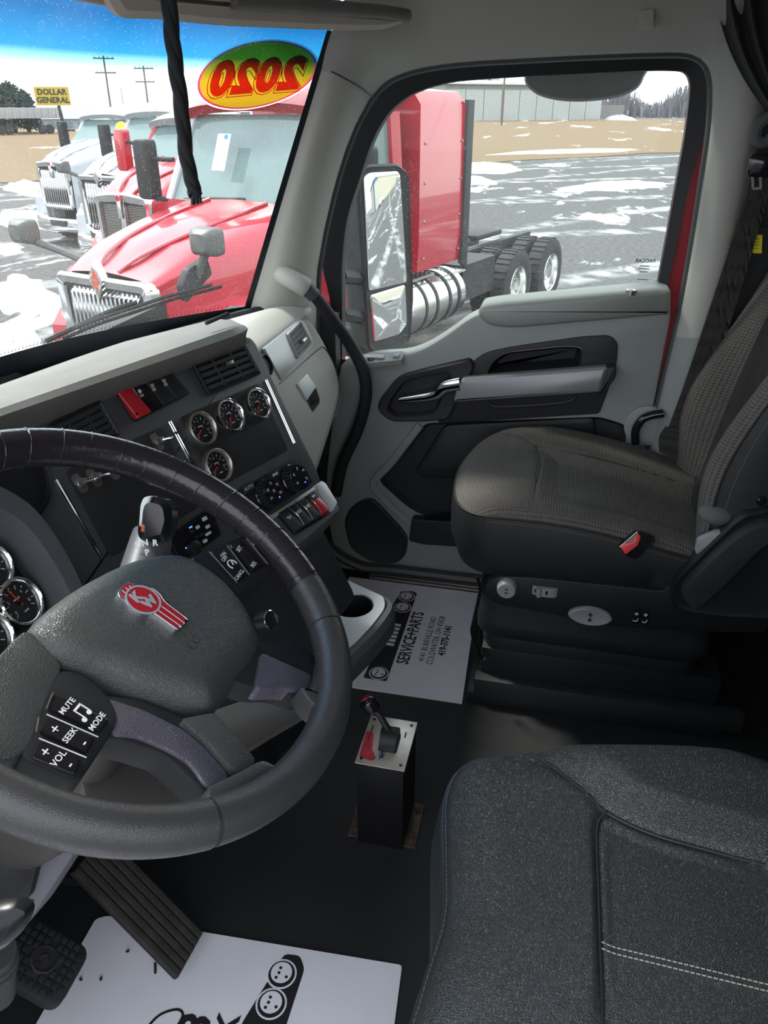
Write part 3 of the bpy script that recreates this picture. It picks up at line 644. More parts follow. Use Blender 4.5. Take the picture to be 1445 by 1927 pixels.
# grab handle on the A-pillar: light grey socket and dark rubber bar
gh = thing('grab_handle', at_d(560, 530, 1.9), 'dark rubber grab bar curving down from the A-pillar to the dash end', 'handle')
pth = [((568, 540), 0.865), ((590, 555), 0.88), ((625, 600), 0.91), ((660, 650), 0.95), ((684, 700), 0.95), ((688, 750), 0.95), ((672, 810), 0.95), ((645, 870), 0.95), ((632, 930), 0.95)]
cpp = cr([at_x(px, py, X) for (px, py), X in pth], 6)
g = G(); g.tube(cpp, [0.014+0.003*min(1, k/20) for k in range(len(cpp))], 12); g.build('grip_bar', RUB, gh)
g = G(); g.tube(cr([at_x(px, py, X) for (px, py), X in [((568, 540), 0.865), ((580, 546), 0.87), ((591, 556), 0.88)]], 4), 0.0185, 12); g.build('collar', DASH, gh)
sk = cr([at_x(px, py, X) for (px, py), X in [((526, 514), 0.865), ((540, 521), 0.855), ((560, 532), 0.855), ((576, 542), 0.865)]], 4)
g = G(); g.tube(sk, [0.020]+[0.025]*(len(sk)-2)+[0.022], 12, up=(0, 0, 1), ry=[0.018]+[0.024]*(len(sk)-1)); g.build('socket_cover', GREY, gh)
# ================================================================== DASHBOARD
_a = math.radians(16.5); _t = math.radians(27)
DH = V((math.cos(_a), -math.sin(_a), 0)); DN0 = V((-math.sin(_a), -math.cos(_a), 0))
D = Fr(at_d(480, 620, 1.5), DH, DN0*math.sin(_t)+V((0, 0, -1))*math.cos(_t))     # face of the centre panel, turned to the driver
GP = Fr((0.75, 0.625, 0.80), (1, 0, 0), (0, -math.sin(math.radians(22)), -math.cos(math.radians(22))))   # passenger side face
def dpx(pts, n=0.0): return [D.pix(*p, n) for p in pts]
dash = thing('dashboard', (0.15, 0.8, 0.0), 'charcoal truck dashboard with grey passenger side, gauges and switches', 'dashboard')
# centre panel carrier
pl_ = [(-0.80, 0.005), D.pix(470, 628), D.pix(484, 640), D.pix(545, 770), D.pix(600, 880), D.pix(612, 915), D.pix(590, 945), (-0.10, 0.36), (-0.80, 0.36)]
g = G(); g.prism(D, rpoly(pl_, [0.01, 0.02, 0.03, 0.1, 0.03, 0.02, 0.02, 0.02, 0.01], 4), -0.16, 0.0, 0.014); g.build('centre_panel', DASH, dash)
# overhanging brow and dash top
s0, s1 = -0.80, D.pix(481, 620, 0.045)[0]
def tl(pa, pb, n, s):
    a, b = D.pix(*pa, n), D.pix(*pb, n); return a[1]+(b[1]-a[1])*(s-a[0])/(b[0]-a[0])
rings = []
for k in range(25):
    s = s0+(s1-s0)*k/24; e = 1.0 if k < 23 else (0.85 if k == 23 else 0.55)
    lo_, up_, rd = tl((0, 800), (478, 636), 0.044, s), tl((0, 768), (470, 606), 0.050, s), tl((0, 752), (440, 600), 0.02, s)
    lo_ = up_+(lo_-up_)*e
    p6 = D(s, rd-0.02, -0.03); x = p6.x
    wb = ws(min(0.84, max(-0.52, x+0.10)), -0.10, -0.012); wb2 = ws(min(0.84, max(-0.52, x+0.08)), -0.055, -0.02)
    rings.append([D(s, 0.03, -0.015), D(s, 0.018, 0.010), D(s, lo_, 0.036*e), D(s, (lo_+up_)/2, 0.046*e+0.004), D(s, up_, 0.045*e), D(s, up_-0.006, 0.03*e), D(s, rd-0.004, 0.0), D(s, rd-0.006, -0.010), p6+V((0, 0, -0.004)), wb2*0.45+p6*0.55, wb])
g = G(); g.loft([r for r in rings], False, (False, False)); g.build('dash_top', DASHTOP, dash)
cap_ = rings[-1]; g = G(); g.bm.faces.new(g.ring(cap_)); g.build('brow_end', DASHTOP, dash)
g = G(); q = D.pix(397, 607, 0.012); g.tube([D(q[0]-0.030, q[1]+0.001, 0.030), D(q[0]+0.030, q[1]-0.003, 0.030)], 0.0035, 6); g.build('defrost_slot', BLKP, dash)

def panel(pts, r, m_, name, h=0.0022, bev=0.0012, n0=-0.002): 
    g = G(); g.prism(D, rpoly(dpx(pts), r, 4), n0, h, bev); return g.build(name, m_, dash)
gp_ = panel([(337, 786), (486, 721), (542, 847), (405, 921)], 0.008, BLKP, 'gauge_panel')
lp_ = panel([(121, 886), (306, 802), (374, 955), (208, 1049)], 0.010, BLKP, 'switch_panel')
# chrome strips
for a, b in (((500, 715), (553, 834)), ((319, 793), (380, 908)), ((105, 903), (192, 1052))):
    p, q = D.pix(*a), D.pix(*b)
    for off in (-0.0022, 0.0022):
        g = G(); g.tube([D(p[0]+off, p[1], 0.001), D(q[0]+off, q[1], 0.001)], 0.0019, 8); g.build('chrome_strip', CHROME, dash)
# air vents
def vent(c4, nm, slats, mullions, m_=BLKP):
    o_ = rpoly(dpx(c4), 0.007, 4); i_ = inset2(o_, 0.007)
    g = G(); g.loft([[D(*p, -0.002) for p in o_], [D(*p, 0.004) for p in o_], [D(*p, 0.006) for p in inset2(o_, 0.003)], [D(*p, 0.002) for p in i_], [D(*p, -0.002) for p in i_]], True, (False, False))
    v_ = g.build(nm, BLK, dash)
    g = G(); g.prism(D, i_, -0.004, 0.0008); g.build('vent_well', GLOSSBLK, v_)
    A, B, C_, E_ = [V((*p, 0)) for p in dpx(c4)]
    for k in range(slats):
        t = (k+0.5)/slats; p = A+(E_-A)*(0.08+0.84*t); q = B+(C_-B)*(0.08+0.84*t); d = (q-p)*0.05
        g = G(); g.tube([D(p.x+d.x, p.y+d.y, 0.003), D(q.x-d.x, q.y-d.y, 0.003)], 0.0042, 6, ry=0.0016, up=tuple(D.z)); g.build('slat', m_, v_)
    for k in range(mullions):
        t = (k+1)/(mullions+1); p = A+(B-A)*t; q = E_+(C_-E_)*t; d = (q-p)*0.07
        g = G(); g.tube([D(p.x+d.x, p.y+d.y, 0.0025), D(q.x-d.x, q.y-d.y, 0.0025)], 0.0016, 6); g.build('vane', m_, v_)
    return v_
vc = vent([(353, 676), (455, 640), (490, 704), (390, 746)], 'air_vent', 5, 2)
q = D.pix(432, 683, 0.006); g = G(); g.box(D, q[0], q[1], 0.006, 0.016, 0.006, 0.006, 0.001); g.build('vent_tab', DULLCHR, vc)
vent([(86, 800), (186, 752), (225, 820), (120, 875)], 'air_vent', 5, 2)
q0, q1, q2 = D.pix(358, 657, 0.003), D.pix(370, 650, 0.003), D.pix(384, 647, 0.003)
g = G(); g.tube(cr([D(*q0, 0.002), D(*q1, 0.002), D(*q2, 0.002)], 4), 0.0008, 6); g.build('trim_clip', DULLCHR, dash)
# hazard and lamp switches
sb = panel([(213, 738), (322, 696), (357, 742), (251, 796)], 0.008, BLK, 'switch_bank', 0.003)
A, B, C_, E_ = [V((*p, 0)) for p in dpx([(216, 738), (322, 698), (356, 741), (252, 794)])]
def cell(i0, i1, j0=0.03, j1=0.97):
    f = lambda u, v: (A+(B-A)*u)*(1-v)+(E_+(C_-E_)*u)*v
    return [(f(u, v).x, f(u, v).y) for u, v in ((i0, j0), (i1, j0), (i1, j1), (i0, j1))]
def rocker(c4, m_, nm, hi0, hi1, parent=dash, fr=None, r=0.003):
    """rocker whose lower half stands proud: heights hi0 at the top edge, hi1 at the bottom"""
    fr = fr or D; p4 = c4; top = rpoly(p4, r, 3); N = len(top)
    a, e = V((*p4[0], 0)), V((*p4[3], 0)); ax = (e-a); L_ = ax.length; ax.normalize()
    def hh(p):
        u = (V((*p, 0))-a).dot(ax)/L_; return hi0+(hi1-hi0)*max(0, min(1, u))+(-0.0022)*math.sin(math.pi*max(0, min(1, u)))
    g = G(); ins_ = inset2(top, 0.0012)
    g.loft([[fr(*p, 0) for p in top], [fr(*p, hh(p)-0.001) for p in top], [fr(*p, hh(p)) for p in ins_]]); return g.build(nm, m_, parent)
rocker(cell(0.0, 0.23), REDP, 'hazard_switch', 0.006, 0.014)
q = D.pix(257, 779, 0.013); g = G(); g.lathe(Fr(D(q[0], q[1], 0.0125), D.x, D.y), [(0.0022, 0), (0.0022, 0.001)], 12); g.build('indicator_dot', GLOSSBLK, dash)
for k in range(3): rocker(cell(0.245+0.25*k, 0.485+0.25*k), GLOSSBLK if k == 0 else BLK, 'lamp_switch', 0.004, 0.007)
for k, (px, py, gl) in enumerate([(265, 741, 'lamp'), (288, 729, 'fog'), (310, 720, 'dome')]):
    q = D.pix(px, py, 0.006); f = Fr(D(*q, 0.0062), D.x, D.y).spin(math.radians(90))
    g = G()
    if gl == 'lamp':
        g.prism(f, circ(-0.004, 0.0, 0.0032, 12), 0, 0.0004)
        for j in range(4): g.box(f, 0.003, -0.003+0.002*j, 0.0002, 0.004, 0.0007, 0.0004)
    else:
        for sg in (-1, 1):
            for j in range(3): g.box(f, sg*0.004, -0.0025+0.0025*j, 0.0002, 0.004, 0.0008, 0.0004)
            g.box(f, sg*0.0015, 0, 0.0002, 0.0012, 0.006, 0.0004)
    g.build('switch_icon', WHT, dash)
# round gauges
def gauge(px, py, r, nm, ang, style, fr=None, parent=None):
    fr = fr or D; parent = parent or dash
    q = fr.pix(px, py); f = fr.shift(q[0], q[1], 0.002)
    g = G(); g.lathe(f, [(r*1.0, -0.002), (r, 0.006), (r*0.97, 0.010), (r*0.90, 0.0115), (r*0.84, 0.010), (r*0.80, 0.006), (r*0.78, 0.003)], 40, (True, False))
    b_ = g.build(nm, CHROME if style != 'dull' else DULLCHR, parent)
    g = G(); g.lathe(f, [(r*0.80, 0.0035), (r*0.01, 0.0035)], 32, (False, True)); g.build('dial_face', GAUGEF, b_)
    for k in range(11):
        a = math.radians(140+26*k); big = k % 2 == 0; ri = r*(0.60 if big else 0.66)
        g = G(); f3 = Fr(f(ri*math.cos(a), ri*math.sin(a), 0.0040), f.x*math.cos(a)+f.y*math.sin(a), f.y*math.cos(a)-f.x*math.sin(a), f.z)
        g.box(f3, 0, 0, 0, r*(0.16 if big else 0.09), r*0.028, 0.0004); g.build('scale_mark', WHT, b_)
    for k in range(5):
        a = math.radians(150+58*k); text(str(k*(2 if style != 'kmh' else 15)), Fr(f(r*0.47*math.cos(a), r*0.47*math.sin(a), 0.0040), f.x, f.y), r*0.20, WHT, b_, 'numeral', 0)
    text('~~~~~', Fr(f(0, -r*0.16, 0.0040), f.x, f.y), r*0.11, WHT, b_, 'dial_word', 0)
    text('~~~~', Fr(f(r*0.05, r*0.42, 0.0040), f.x, f.y), r*0.10, WHT, b_, 'dial_word', 0)
    a = math.radians(ang); c, s_ = math.cos(a), math.sin(a)
    g = G(); f3 = Fr(f(0, 0, 0.005), f.x*c+f.y*s_, f.y*c-f.x*s_, f.z)
    g.loft([[f3(-r*0.15, -r*0.035, 0), f3(-r*0.15, r*0.035, 0), f3(-r*0.15, r*0.035, 0.001), f3(-r*0.15, -r*0.035, 0.001)], [f3(r*0.66, -r*0.012, 0), f3(r*0.66, r*0.012, 0), f3(r*0.66, r*0.012, 0.001), f3(r*0.66, -r*0.012, 0.001)]]); g.build('needle', NEEDLE, b_)
    g = G(); g.lathe(f, [(r*0.09, 0.004), (r*0.09, 0.0065), (r*0.05, 0.007)], 14); g.build('needle_hub', GLOSSBLK, b_)
    return b_
gauge(375, 809, 0.0300, 'pressure_gauge', 155, 'dull'); gauge(428, 784, 0.0310, 'pressure_gauge', 120, 'psi'); gauge(481, 762, 0.0300, 'pressure_gauge', 125, 'psi'); gauge(405, 878, 0.0300, 'pressure_gauge', 155, 'dull')
# toggle switches on the left panel
for k, (px, py) in enumerate([(151, 909), (178, 899), (212, 886), (297, 831)]):
    q = D.pix(px, py, 0.004); f = D.shift(q[0], q[1], 0.002)
    g = G(); g.prism(f, rpoly([(-0.008, -0.014), (0.004, -0.015), (0.009, 0.010), (0.006, 0.015), (-0.004, 0.014), (-0.009, -0.006)], 0.002, 3), 0, 0.0012); ts = g.build('toggle_plate', DULLCHR, dash)
    g = G(); g.lathe(f, [(0.0075, 0.001), (0.0075, 0.005), (0.0055, 0.006), (0.0052, 0.014), (0.004, 0.0145)], 12); g.build('toggle_bush', DULLCHR, ts)
    tip = f(0.009, 0.003, 0.025); g = G(); g.tube([f(0, 0, 0.012), f(0.005, 0.0015, 0.020), tip], [0.0022, 0.002, 0.0026], 8); g.ball(Fr(tip, D.x, D.y), 0, 0, 0, 0.0032, 0.0032, 0.0032, 10); g.build('toggle_lever', CHROME, ts)
# climate strip with two knobs and buttons
hs = panel([(420, 938), (557, 858), (588, 908), (500, 968)], 0.006, BLK, 'climate_panel', 0.003)
for px, py, txt in ((515, 925, ('60', '68', '72', '78', '84')), (564, 897, None)):
    q = D.pix(px, py, 0.026); f = D.shift(q[0], q[1], 0.0)
    g = G(); g.lathe(f, [(0.0275, 0.002), (0.0275, 0.008), (0.0255, 0.010), (0.0250, 0.024), (0.0235, 0.027), (0.021, 0.0275)], 40); kb = g.build('climate_knob', GLOSSBLK, dash)
    for k in range(24):
        a = k*math.pi/12; g = G(); f3 = Fr(f(0.0252*math.cos(a), 0.0252*math.sin(a), 0.017), f.x*math.cos(a)+f.y*math.sin(a), f.y*math.cos(a)-f.x*math.sin(a), f.z)
        g.box(f3, 0, 0, 0, 0.0014, 0.003, 0.014); g.build('grip_rib', BLKP, kb)
    for k in range(5):
        a = math.radians(150+60*k); ff = Fr(f(0.0155*math.cos(a), 0.0155*math.sin(a), 0.0276), f.x, f.y)
        if txt: text(txt[k], ff, 0.0072, WHT, kb, 'numeral', 0)
        else:
            g = G(); f3 = ff.spin(a); g.box(f3, 0, 0, 0.0002, 0.006, 0.0012, 0.0004); g.box(f3, 0.0015, 0.002, 0.0002, 0.0012, 0.004, 0.0004); g.build('mode_icon', WHT, kb)
    if txt: text('*', Fr(f(0, 0.002, 0.0276), f.x, f.y), 0.016, WHT, kb, 'snow_icon', 0)
    g = G(); a = math.radians(60); g.lathe(f.shift(0.012*math.cos(a), 0.016*math.sin(a), 0.0272), [(0.0016, 0), (0.0012, 0.0008)], 8); g.build('blue_dot', BLUELED, kb)
for px, py, s_ in ((467, 918, 'AUTO'), (516, 893, '~~~')):
    q = D.pix(px, py, 0.004); f = D.shift(q[0], q[1], 0.003)
    g = G(); g.prism(f, rrect(0, 0, 0.030, 0.016, 0.002), 0, 0.003, 0.0008); bt = g.build('climate_button', BLKP, dash); text(s_, f.shift(0, 0, 0.0032), 0.0085, WHT, bt, 'button_word', 0)
# radio below the left panel
f = D.shift(*D.pix(372, 1000), 0.0)
rad = thing('radio', tuple(f.o), 'small black radio with white key caps and blue light under the switch panel', 'radio')
q4 = dpx([(310, 1012), (392, 955), (412, 1008), (335, 1062)])
g = G(); g.prism(D, rpoly(q4, 0.004), -0.01, 0.008, 0.002); g.build('radio_face', GLOSSBLK, rad)
for px, py, w_, h_ in ((385, 976, .009, .006), (372, 992, .007, .005), (391, 991, .008, .005), (392, 1004, .012, .004), (379, 1006, .006, .004), (361, 1000, .006, .004), (386, 1018, .008, .005), (370, 1010, .006, .003)):
    q = D.pix(px, py, 0.009); g = G(); g.box(D, q[0], q[1], 0.009, w_, h_, 0.003, 0.0006); g.build('key', WHT if w_ > .0065 else BLKP, rad)
q = D.pix(364, 1031, 0.012); g = G(); g.lathe(D.shift(q[0], q[1], 0.008), [(0.011, 0), (0.0105, 0.012), (0.008, 0.0135)], 20); g.build('volume_knob', BLK, rad)
for px, py in ((359, 992), (352, 1030)):
    q = D.pix(px, py, 0.009); g = G(); g.box(D, q[0], q[1], 0.0088, 0.006, 0.0018, 0.001); g.build('blue_light', BLUELED, rad)
# large dark round unit at the far left
f = D.shift(*D.pix(10, 905), 0.0)
g = G(); g.lathe(f, [(0.062, -0.002), (0.062, 0.004), (0.058, 0.006), (0.056, 0.001), (0.030, 0.001), (0.004, 0.002)], 40); g.build('round_speaker', BLK, dash)

# ------------------------------------------------------------------ ledge with rocker switches
LT = math.radians(60)
_lo = D.pix(562, 938, 0.0)
L = Fr(D(_lo[0], _lo[1], 0.004), DH, DN0*math.sin(LT)+V((0, 0, -1))*math.cos(LT))
lp = [L.pix(*p) for p in [(330, 1085), (516, 962), (604, 905), (612, 910), (636, 948), (640, 960), (566, 1022), (400, 1130)]]
g = G(); g.prism(L, rpoly(lp, [0.01, 0.002, 0.004, 0.008, 0.012, 0.014, 0.02, 0.01], 4), -0.030, 0.0, 0.003); g.build('switch_ledge', DASH, dash)
g = G(); g.prism(L, rpoly([L.pix(*p) for p in [(586, 918), (604, 906), (612, 911), (634, 947), (626, 962), (619, 965), (594, 922)]], 0.003), -0.01, 0.003, 0.0015); g.build('silver_cheek', SILV, dash)
g = G(); g.prism(L, rpoly([L.pix(*p) for p in [(500, 976), (590, 917), (594, 922), (505, 984)]], 0.001), -0.005, 0.003, 0.0012); g.build('silver_edge', SILV, dash)
g = G(); g.prism(L, rpoly([L.pix(*p) for p in [(517, 966), (592, 922), (622, 966), (553, 1009)]], 0.003), -0.01, 0.002, 0.0008); g.build('rocker_tray', GLOSSBLK, dash)
A, B, C_, E_ = [V((*L.pix(*p), 0)) for p in [(519, 967), (591, 924), (620, 966), (553, 1008)]]
for k in range(4):
    c4 = cell(0.02+0.245*k, 0.235+0.245*k, 0.04, 0.96)
    if k == 3:
        b_ = rocker(c4, REDP, 'rocker_switch', 0.004, 0.014, fr=L)
        c5 = cell(0.02+0.245*k, 0.235+0.245*k, 0.04, 0.36); g = G(); g.prism(L, rpoly(c5, 0.002), 0, 0.0065, 0.001); g.build('dark_cap', BLK, b_)
        m_ = V((0, 0, 0)); cx = sum(p[0] for p in c5)/4; cy = sum(p[1] for p in c5)/4; text('~~', L.shift(cx, cy, 0.0068), 0.008, WHT, b_, 'switch_word', 0)
    else:
        b_ = rocker(c4, BLKP, 'rocker_switch', 0.004, 0.012, fr=L)
        p, q = V((*c4[1], 0)), V((*c4[2], 0))
        pts = []
        for j in range(9):
            u = j/8; r_ = p+(q-p)*u; pts.append(L(r_.x-0.002, r_.y, 0.005+0.008*u+0.006*math.sin(math.pi*u)))
        g = G(); g.tube(pts, 0.0013, 8); g.build('chrome_edge', CHROME, b_)
        cx = sum(c[0] for c in c4)/4; cy = c4[0][1]*0.62+c4[3][1]*0.38; cx = (c4[0][0]*0.62+c4[3][0]*0.38+c4[1][0]*0.62+c4[2][0]*0.38)/2
        f3 = L.shift(cx, cy, 0.0068); g = G()
        for j in range(3): g.box(f3, -0.004+0.004*j, 0.001*((j+k) % 2), 0.0002, 0.0025, 0.004-0.001*((j+k) % 3), 0.0004)
        g.box(f3, 0, 0.004, 0.0002, 0.010, 0.0009, 0.0004); g.build('switch_icon', WHT, b_)
g = G(); u_ = [L(*p, -0.028) for p in rpoly(lp, 0.01, 3)]; cen = sum(u_, V())/len(u_); dn = V((0.02, 0.05, -0.10))
g.loft([u_, [cen+(p-cen)*0.82+dn*0.6 for p in u_], [cen+(p-cen)*0.55+dn*1.4 for p in u_]]); g.build('ledge_underside', DASH, dash)
# console leg down to the cup holder
legt = [(0.02, 0.50), (0.30, 0.42), (0.34, 0.47), (0.34, 0.95), (0.02, 0.95)]
g = G(); g.loft([[V((x+dx, y+dy, z)) for x, y in rpoly(legt, 0.03)] for z, dx, dy in ((0.0, 0.06, 0.05), (0.30, 0.05, 0.03), (0.40, 0.03, 0.02), (0.60, -0.02, 0.06))]); g.build('console_leg', BLK, dash)
# pull-out cup holder
CZ = 0.36
ch = thing('cup_holder', at_z(664, 1140, CZ), 'silver pull-out cup holder tray under the dash with a round black well', 'cup holder')
def cz(px, py, z=CZ): p = at_z(px, py, z); return (p.x, p.y)
FH = Fr((0, 0, CZ), (1, 0, 0), (0, 1, 0), (0, 0, 1))
top = rpoly([cz(*p) for p in [(622, 1112), (636, 1083), (700, 1112), (722, 1122), (726, 1142), (700, 1178), (664, 1215), (600, 1260), (540, 1230), (500, 1190)]], [0.01, 0.008, 0.02, 0.01, 0.02, 0.06, 0.02, 0.02, 0.02, 0.02], 4)
hole = cz(663, 1138); N = len(top); cx, cy = hole
import math as _m
def raycirc(r): 
    out = []
    for x, y in top:
        a = _m.atan2(y-cy, x-cx); out.append((cx+r*_m.cos(a), cy+r*_m.sin(a)))
    return out
h1 = raycirc(0.043)
g = G(); g.loft([[FH(*p, -0.012) for p in top], [FH(*p, -0.001) for p in top], [FH(*p, 0.0) for p in inset2(top, 0.001)], [FH(*p, 0.0) for p in raycirc(0.046)], [FH(*p, -0.003) for p in raycirc(0.044)]], True, (False, False)); g.build('tray_top', SILV, ch)
g = G(); g.lathe(FH.shift(cx, cy, 0), [(0.0445, -0.002), (0.043, -0.012), (0.041, -0.05), (0.036, -0.065), (0.005, -0.066)], 36, (False, True)); g.build('cup_well', BLK, ch)
fx = [cz(*p) for p in [(722, 1124), (729, 1142), (702, 1182), (665, 1219), (640, 1245)]]
fo = []
for i, p in enumerate(fx):
    fo.append(p)
edge = cr2(fx, 5); outv = [V((x, y, CZ)) for x, y in edge]
ring_a = [p+V((0, 0, -0.004)) for p in outv]; nrm = V((-0.45, -0.89, 0)).normalized()
rows = [[p+V((0, 0, 0.004)) for p in outv], [p+nrm*0.012+V((0, 0, 0.003)) for p in outv], [p+nrm*0.022+V((0, 0, -0.010)) for p in outv], [p+nrm*0.020+V((0, 0, -0.05)) for p in outv], [p+nrm*0.004+V((0, 0, -0.075)) for p in outv], [p+nrm*-0.03+V((0, 0, -0.08)) for p in outv]]
g = G(); g.loft([list(r) for r in zip(*rows)], True, (True, True)); g.build('drawer_front', DASH, ch)
g = G(); f_ = Fr((0, 0, CZ), (1, 0, 0), (0, 1, 0), (0, 0, 1)); q = cz(560, 1190); g.lathe(FH.shift(q[0], q[1], 0.001), [(0.040, 0.0005), (0.038, -0.010), (0.036, -0.05), (0.002, -0.05)], 30, (False, True)); g.build('cup_well', BLK, ch)
q = at_d(508, 1166, 1.22); f_ = Fr(q, DH, D.y); g = G(); g.lathe(f_, [(0.015, -0.02), (0.015, 0.002), (0.0135, 0.003), (0.013, 0.0)], 24, (True, False)); lr = g.build('socket_ring', CHROME, dash)
g = G(); g.lathe(f_, [(0.0132, -0.004), (0.0132, 0.0005), (0.004, 0.001)], 20); g.build('power_socket', BLK, lr)
g = G(); g.prism(D, rpoly([(-0.55, 0.34), (-0.03, 0.34), (-0.02, 0.56), (-0.45, 0.62)], 0.02), -0.12, -0.03, 0.01); g.build('knee_panel', BLKP, dash)

# ------------------------------------------------------------------ passenger side of the dash
def gpx(pts, n=0.0): return [GP.pix(*p, n) for p in pts]
out = gpx([(470, 672), (562, 598), (578, 590), (592, 606), (608, 632), (632, 680), (643, 715), (645, 745), (634, 792), (614, 856), (600, 900), (560, 940), (480, 900)])
g = G(); rr = rpoly(out, [0.01, 0.03, 0.03, 0.03, 0.05, 0.05, 0.05, 0.05, 0.05, 0.05, 0.02, 0.02, 0.02], 4)
lr_ = rpoly(gpx([(577, 753), (594, 728), (602, 752), (601, 760), (589, 776)], 0.001), 0.003, 3)
g.loft([[GP(*p, -0.26) for p in inset2(rr, 0.05)], [GP(*p, -0.03) for p in rr], [GP(*p, -0.012) for p in inset2(rr, 0.004)], [GP(*p, -0.003) for p in inset2(rr, 0.013)], [GP(*p, 0.0) for p in inset2(rr, 0.026)]], True, (True, False)); g.plate(GP, inset2(rr, 0.026), [lr_], -0.0002, 0.0); g.build('passenger_fascia', GREY, dash)
# rolled top of the passenger side
rows = []
for k in range(17):
    x = 0.26+0.66*k/16; e = min(1.0, (0.93-x)/0.06) if x > 0.87 else 1.0
    w_ = ws(min(x, 0.85), -0.10, -0.015)
    q = GP.pix(562, 600); cz_ = GP(x-GP.o.x, q[1]+0.012, -0.004)
    rows.append(cr([w_, w_*0.6+cz_*0.4+V((0, 0, 0.040*e)), w_*0.25+cz_*0.75+V((0, 0, 0.046*e)), w_*0.05+cz_*0.95+V((0, -0.004, 0.022)), cz_, cz_+V((0, 0.02, -0.03))], 4))
g = G(); g.patch(rows); g.build('passenger_top', GREY, dash)
stp = [ws(*ws_hit(px, py), -0.022) for px, py in cr2([(290, 628), (380, 603), (450, 585), (500, 574), (522, 569)], 5)]
g = G(); g.tube(stp, [0.006+0.006*min(1, (len(stp)-1-k)/4) for k in range(len(stp))], 10, up=(0, 0, 1), ry=[0.014]*len(stp)); g.build('windshield_edge_strip', BLKP, dash)
# silver vent plate
vp = rpoly(gpx([(494, 656), (561, 602), (570, 604), (587, 640), (586, 655), (558, 680), (528, 716)]), [0.002, 0.01, 0.01, 0.012, 0.01, 0.005, 0.002], 4)
g = G(); g.prism(GP, vp, -0.01, 0.004, 0.002); g.build('vent_plate', SILV, dash)
vo = rpoly(gpx([(538, 628), (562, 604), (585, 648), (558, 677)], 0.004), 0.008, 4); vi = inset2(vo, 0.007)
g = G(); g.loft([[GP(*p, 0) for p in vo], [GP(*p, 0.008) for p in vo], [GP(*p, 0.010) for p in inset2(vo, 0.003)], [GP(*p, 0.0045) for p in vi]], True, (False, False)); pv = g.build('air_vent', SILV, dash)
g = G(); g.prism(GP, vi, -0.002, 0.0048); g.build('vent_well', GLOSSBLK, pv)
A, B, C_, E_ = [V((*p, 0)) for p in gpx([(541, 629), (561, 609), (582, 647), (559, 670)], 0.006)]
for k in range(5):
    t = (k+0.5)/5; p = A+(E_-A)*t; q = B+(C_-B)*t
    g = G(); g.tube([GP(p.x, p.y, 0.0075), GP(q.x, q.y, 0.0075)], 0.0065, 6, ry=0.0016, up=tuple(GP.z)); g.build('slat', DASH, pv)
for t in (0.33, 0.66):
    p = A+(B-A)*t; q = E_+(C_-E_)*t; g = G(); g.tube([GP(p.x, p.y, 0.0055), GP(q.x, q.y, 0.0055)], 0.0016, 6); g.build('vane', DASH, pv)
q = GP.pix(571, 640, 0.012); g = G(); g.box(GP, q[0], q[1], 0.013, 0.030, 0.008, 0.010, 0.002); g.build('vent_tab', DULLCHR, pv)
# knob half hidden behind the centre panel
q = GP.pix(503, 686, 0.01); g = G(); g.lathe(GP.shift(q[0], q[1], 0), [(0.024, 0.0), (0.024, 0.009), (0.021, 0.012), (0.019, 0.006)], 28); g.build('round_vent', BLK, dash)
# glove box door seam, latch
sm = [GP(*GP.pix(px, py, 0.002), 0.0006) for px, py in cr2([(527, 722), (560, 692), (600, 657), (612, 655), (628, 682), (640, 722), (641, 745), (632, 785)], 5)]
g = G(); g.tube(sm, 0.0016, 6); g.build('glove_box_seam', SEAL, dash)
lo_ = rpoly(gpx([(559, 722), (577, 703), (594, 728), (577, 753)], 0.003), 0.003, 3)
g = G(); g.prism(GP, lo_, -0.002, 0.005, 0.0012); g.build('glove_box_latch', mat('bright_latch', (0.62, 0.64, 0.66), 0.55, 0.2), dash)
g = G(); g.loft([[GP(*p, 0.0012) for p in lr_], [GP(*p, 0.0008) for p in inset2(lr_, 0.002)], [GP(*p, -0.02) for p in inset2(lr_, 0.006)]], True, (False, True)); g.build('latch_recess', DASH, dash)

# ------------------------------------------------------------------ instrument cluster on the driver's side
K = Fr(at_y(30, 1135, 0.60), (1, 0, 0), (0, -0.5, -0.866))
icl = thing('instrument_cluster', tuple(K.o), 'driver instrument cluster with chrome ringed gauges under a dark hood', 'instruments')
hood = [K(*K.pix(px, py, 0.05), 0.05) for px, py in cr2([(-120, 925), (-40, 918), (10, 935), (60, 970), (105, 1030), (138, 1090), (165, 1160), (175, 1240)], 6)]
g = G(); N = len(hood)
g.loft([[p+K.z*0.0+V((0.02, 0.05, 0.005)), p+V((0.008, 0.0, 0.004)), p, p+V((-0.012, 0, -0.008)), p+K.z*-0.06+V((-0.02, 0, -0.02)), p+K.z*-0.12] for p in hood], False, (False, False)); g.build('cluster_hood', DASH, icl)
g = G(); g.prism(K, rpoly([K.pix(*p, -0.004) for p in [(-200, 930), (10, 940), (60, 975), (105, 1035), (140, 1110), (170, 1240), (-200, 1300)]], 0.03), -0.03, -0.004); g.build('cluster_face', GAUGEF, icl)
gauge(30, 1136, 0.031, 'small_gauge', 100 if False else -100, 'fuel', K, icl)
gauge(-28, 1070, 0.031, 'small_gauge', -60, 'oil', K, icl); gauge(-32, 1205, 0.034, 'small_gauge', -60, 'air', K, icl)
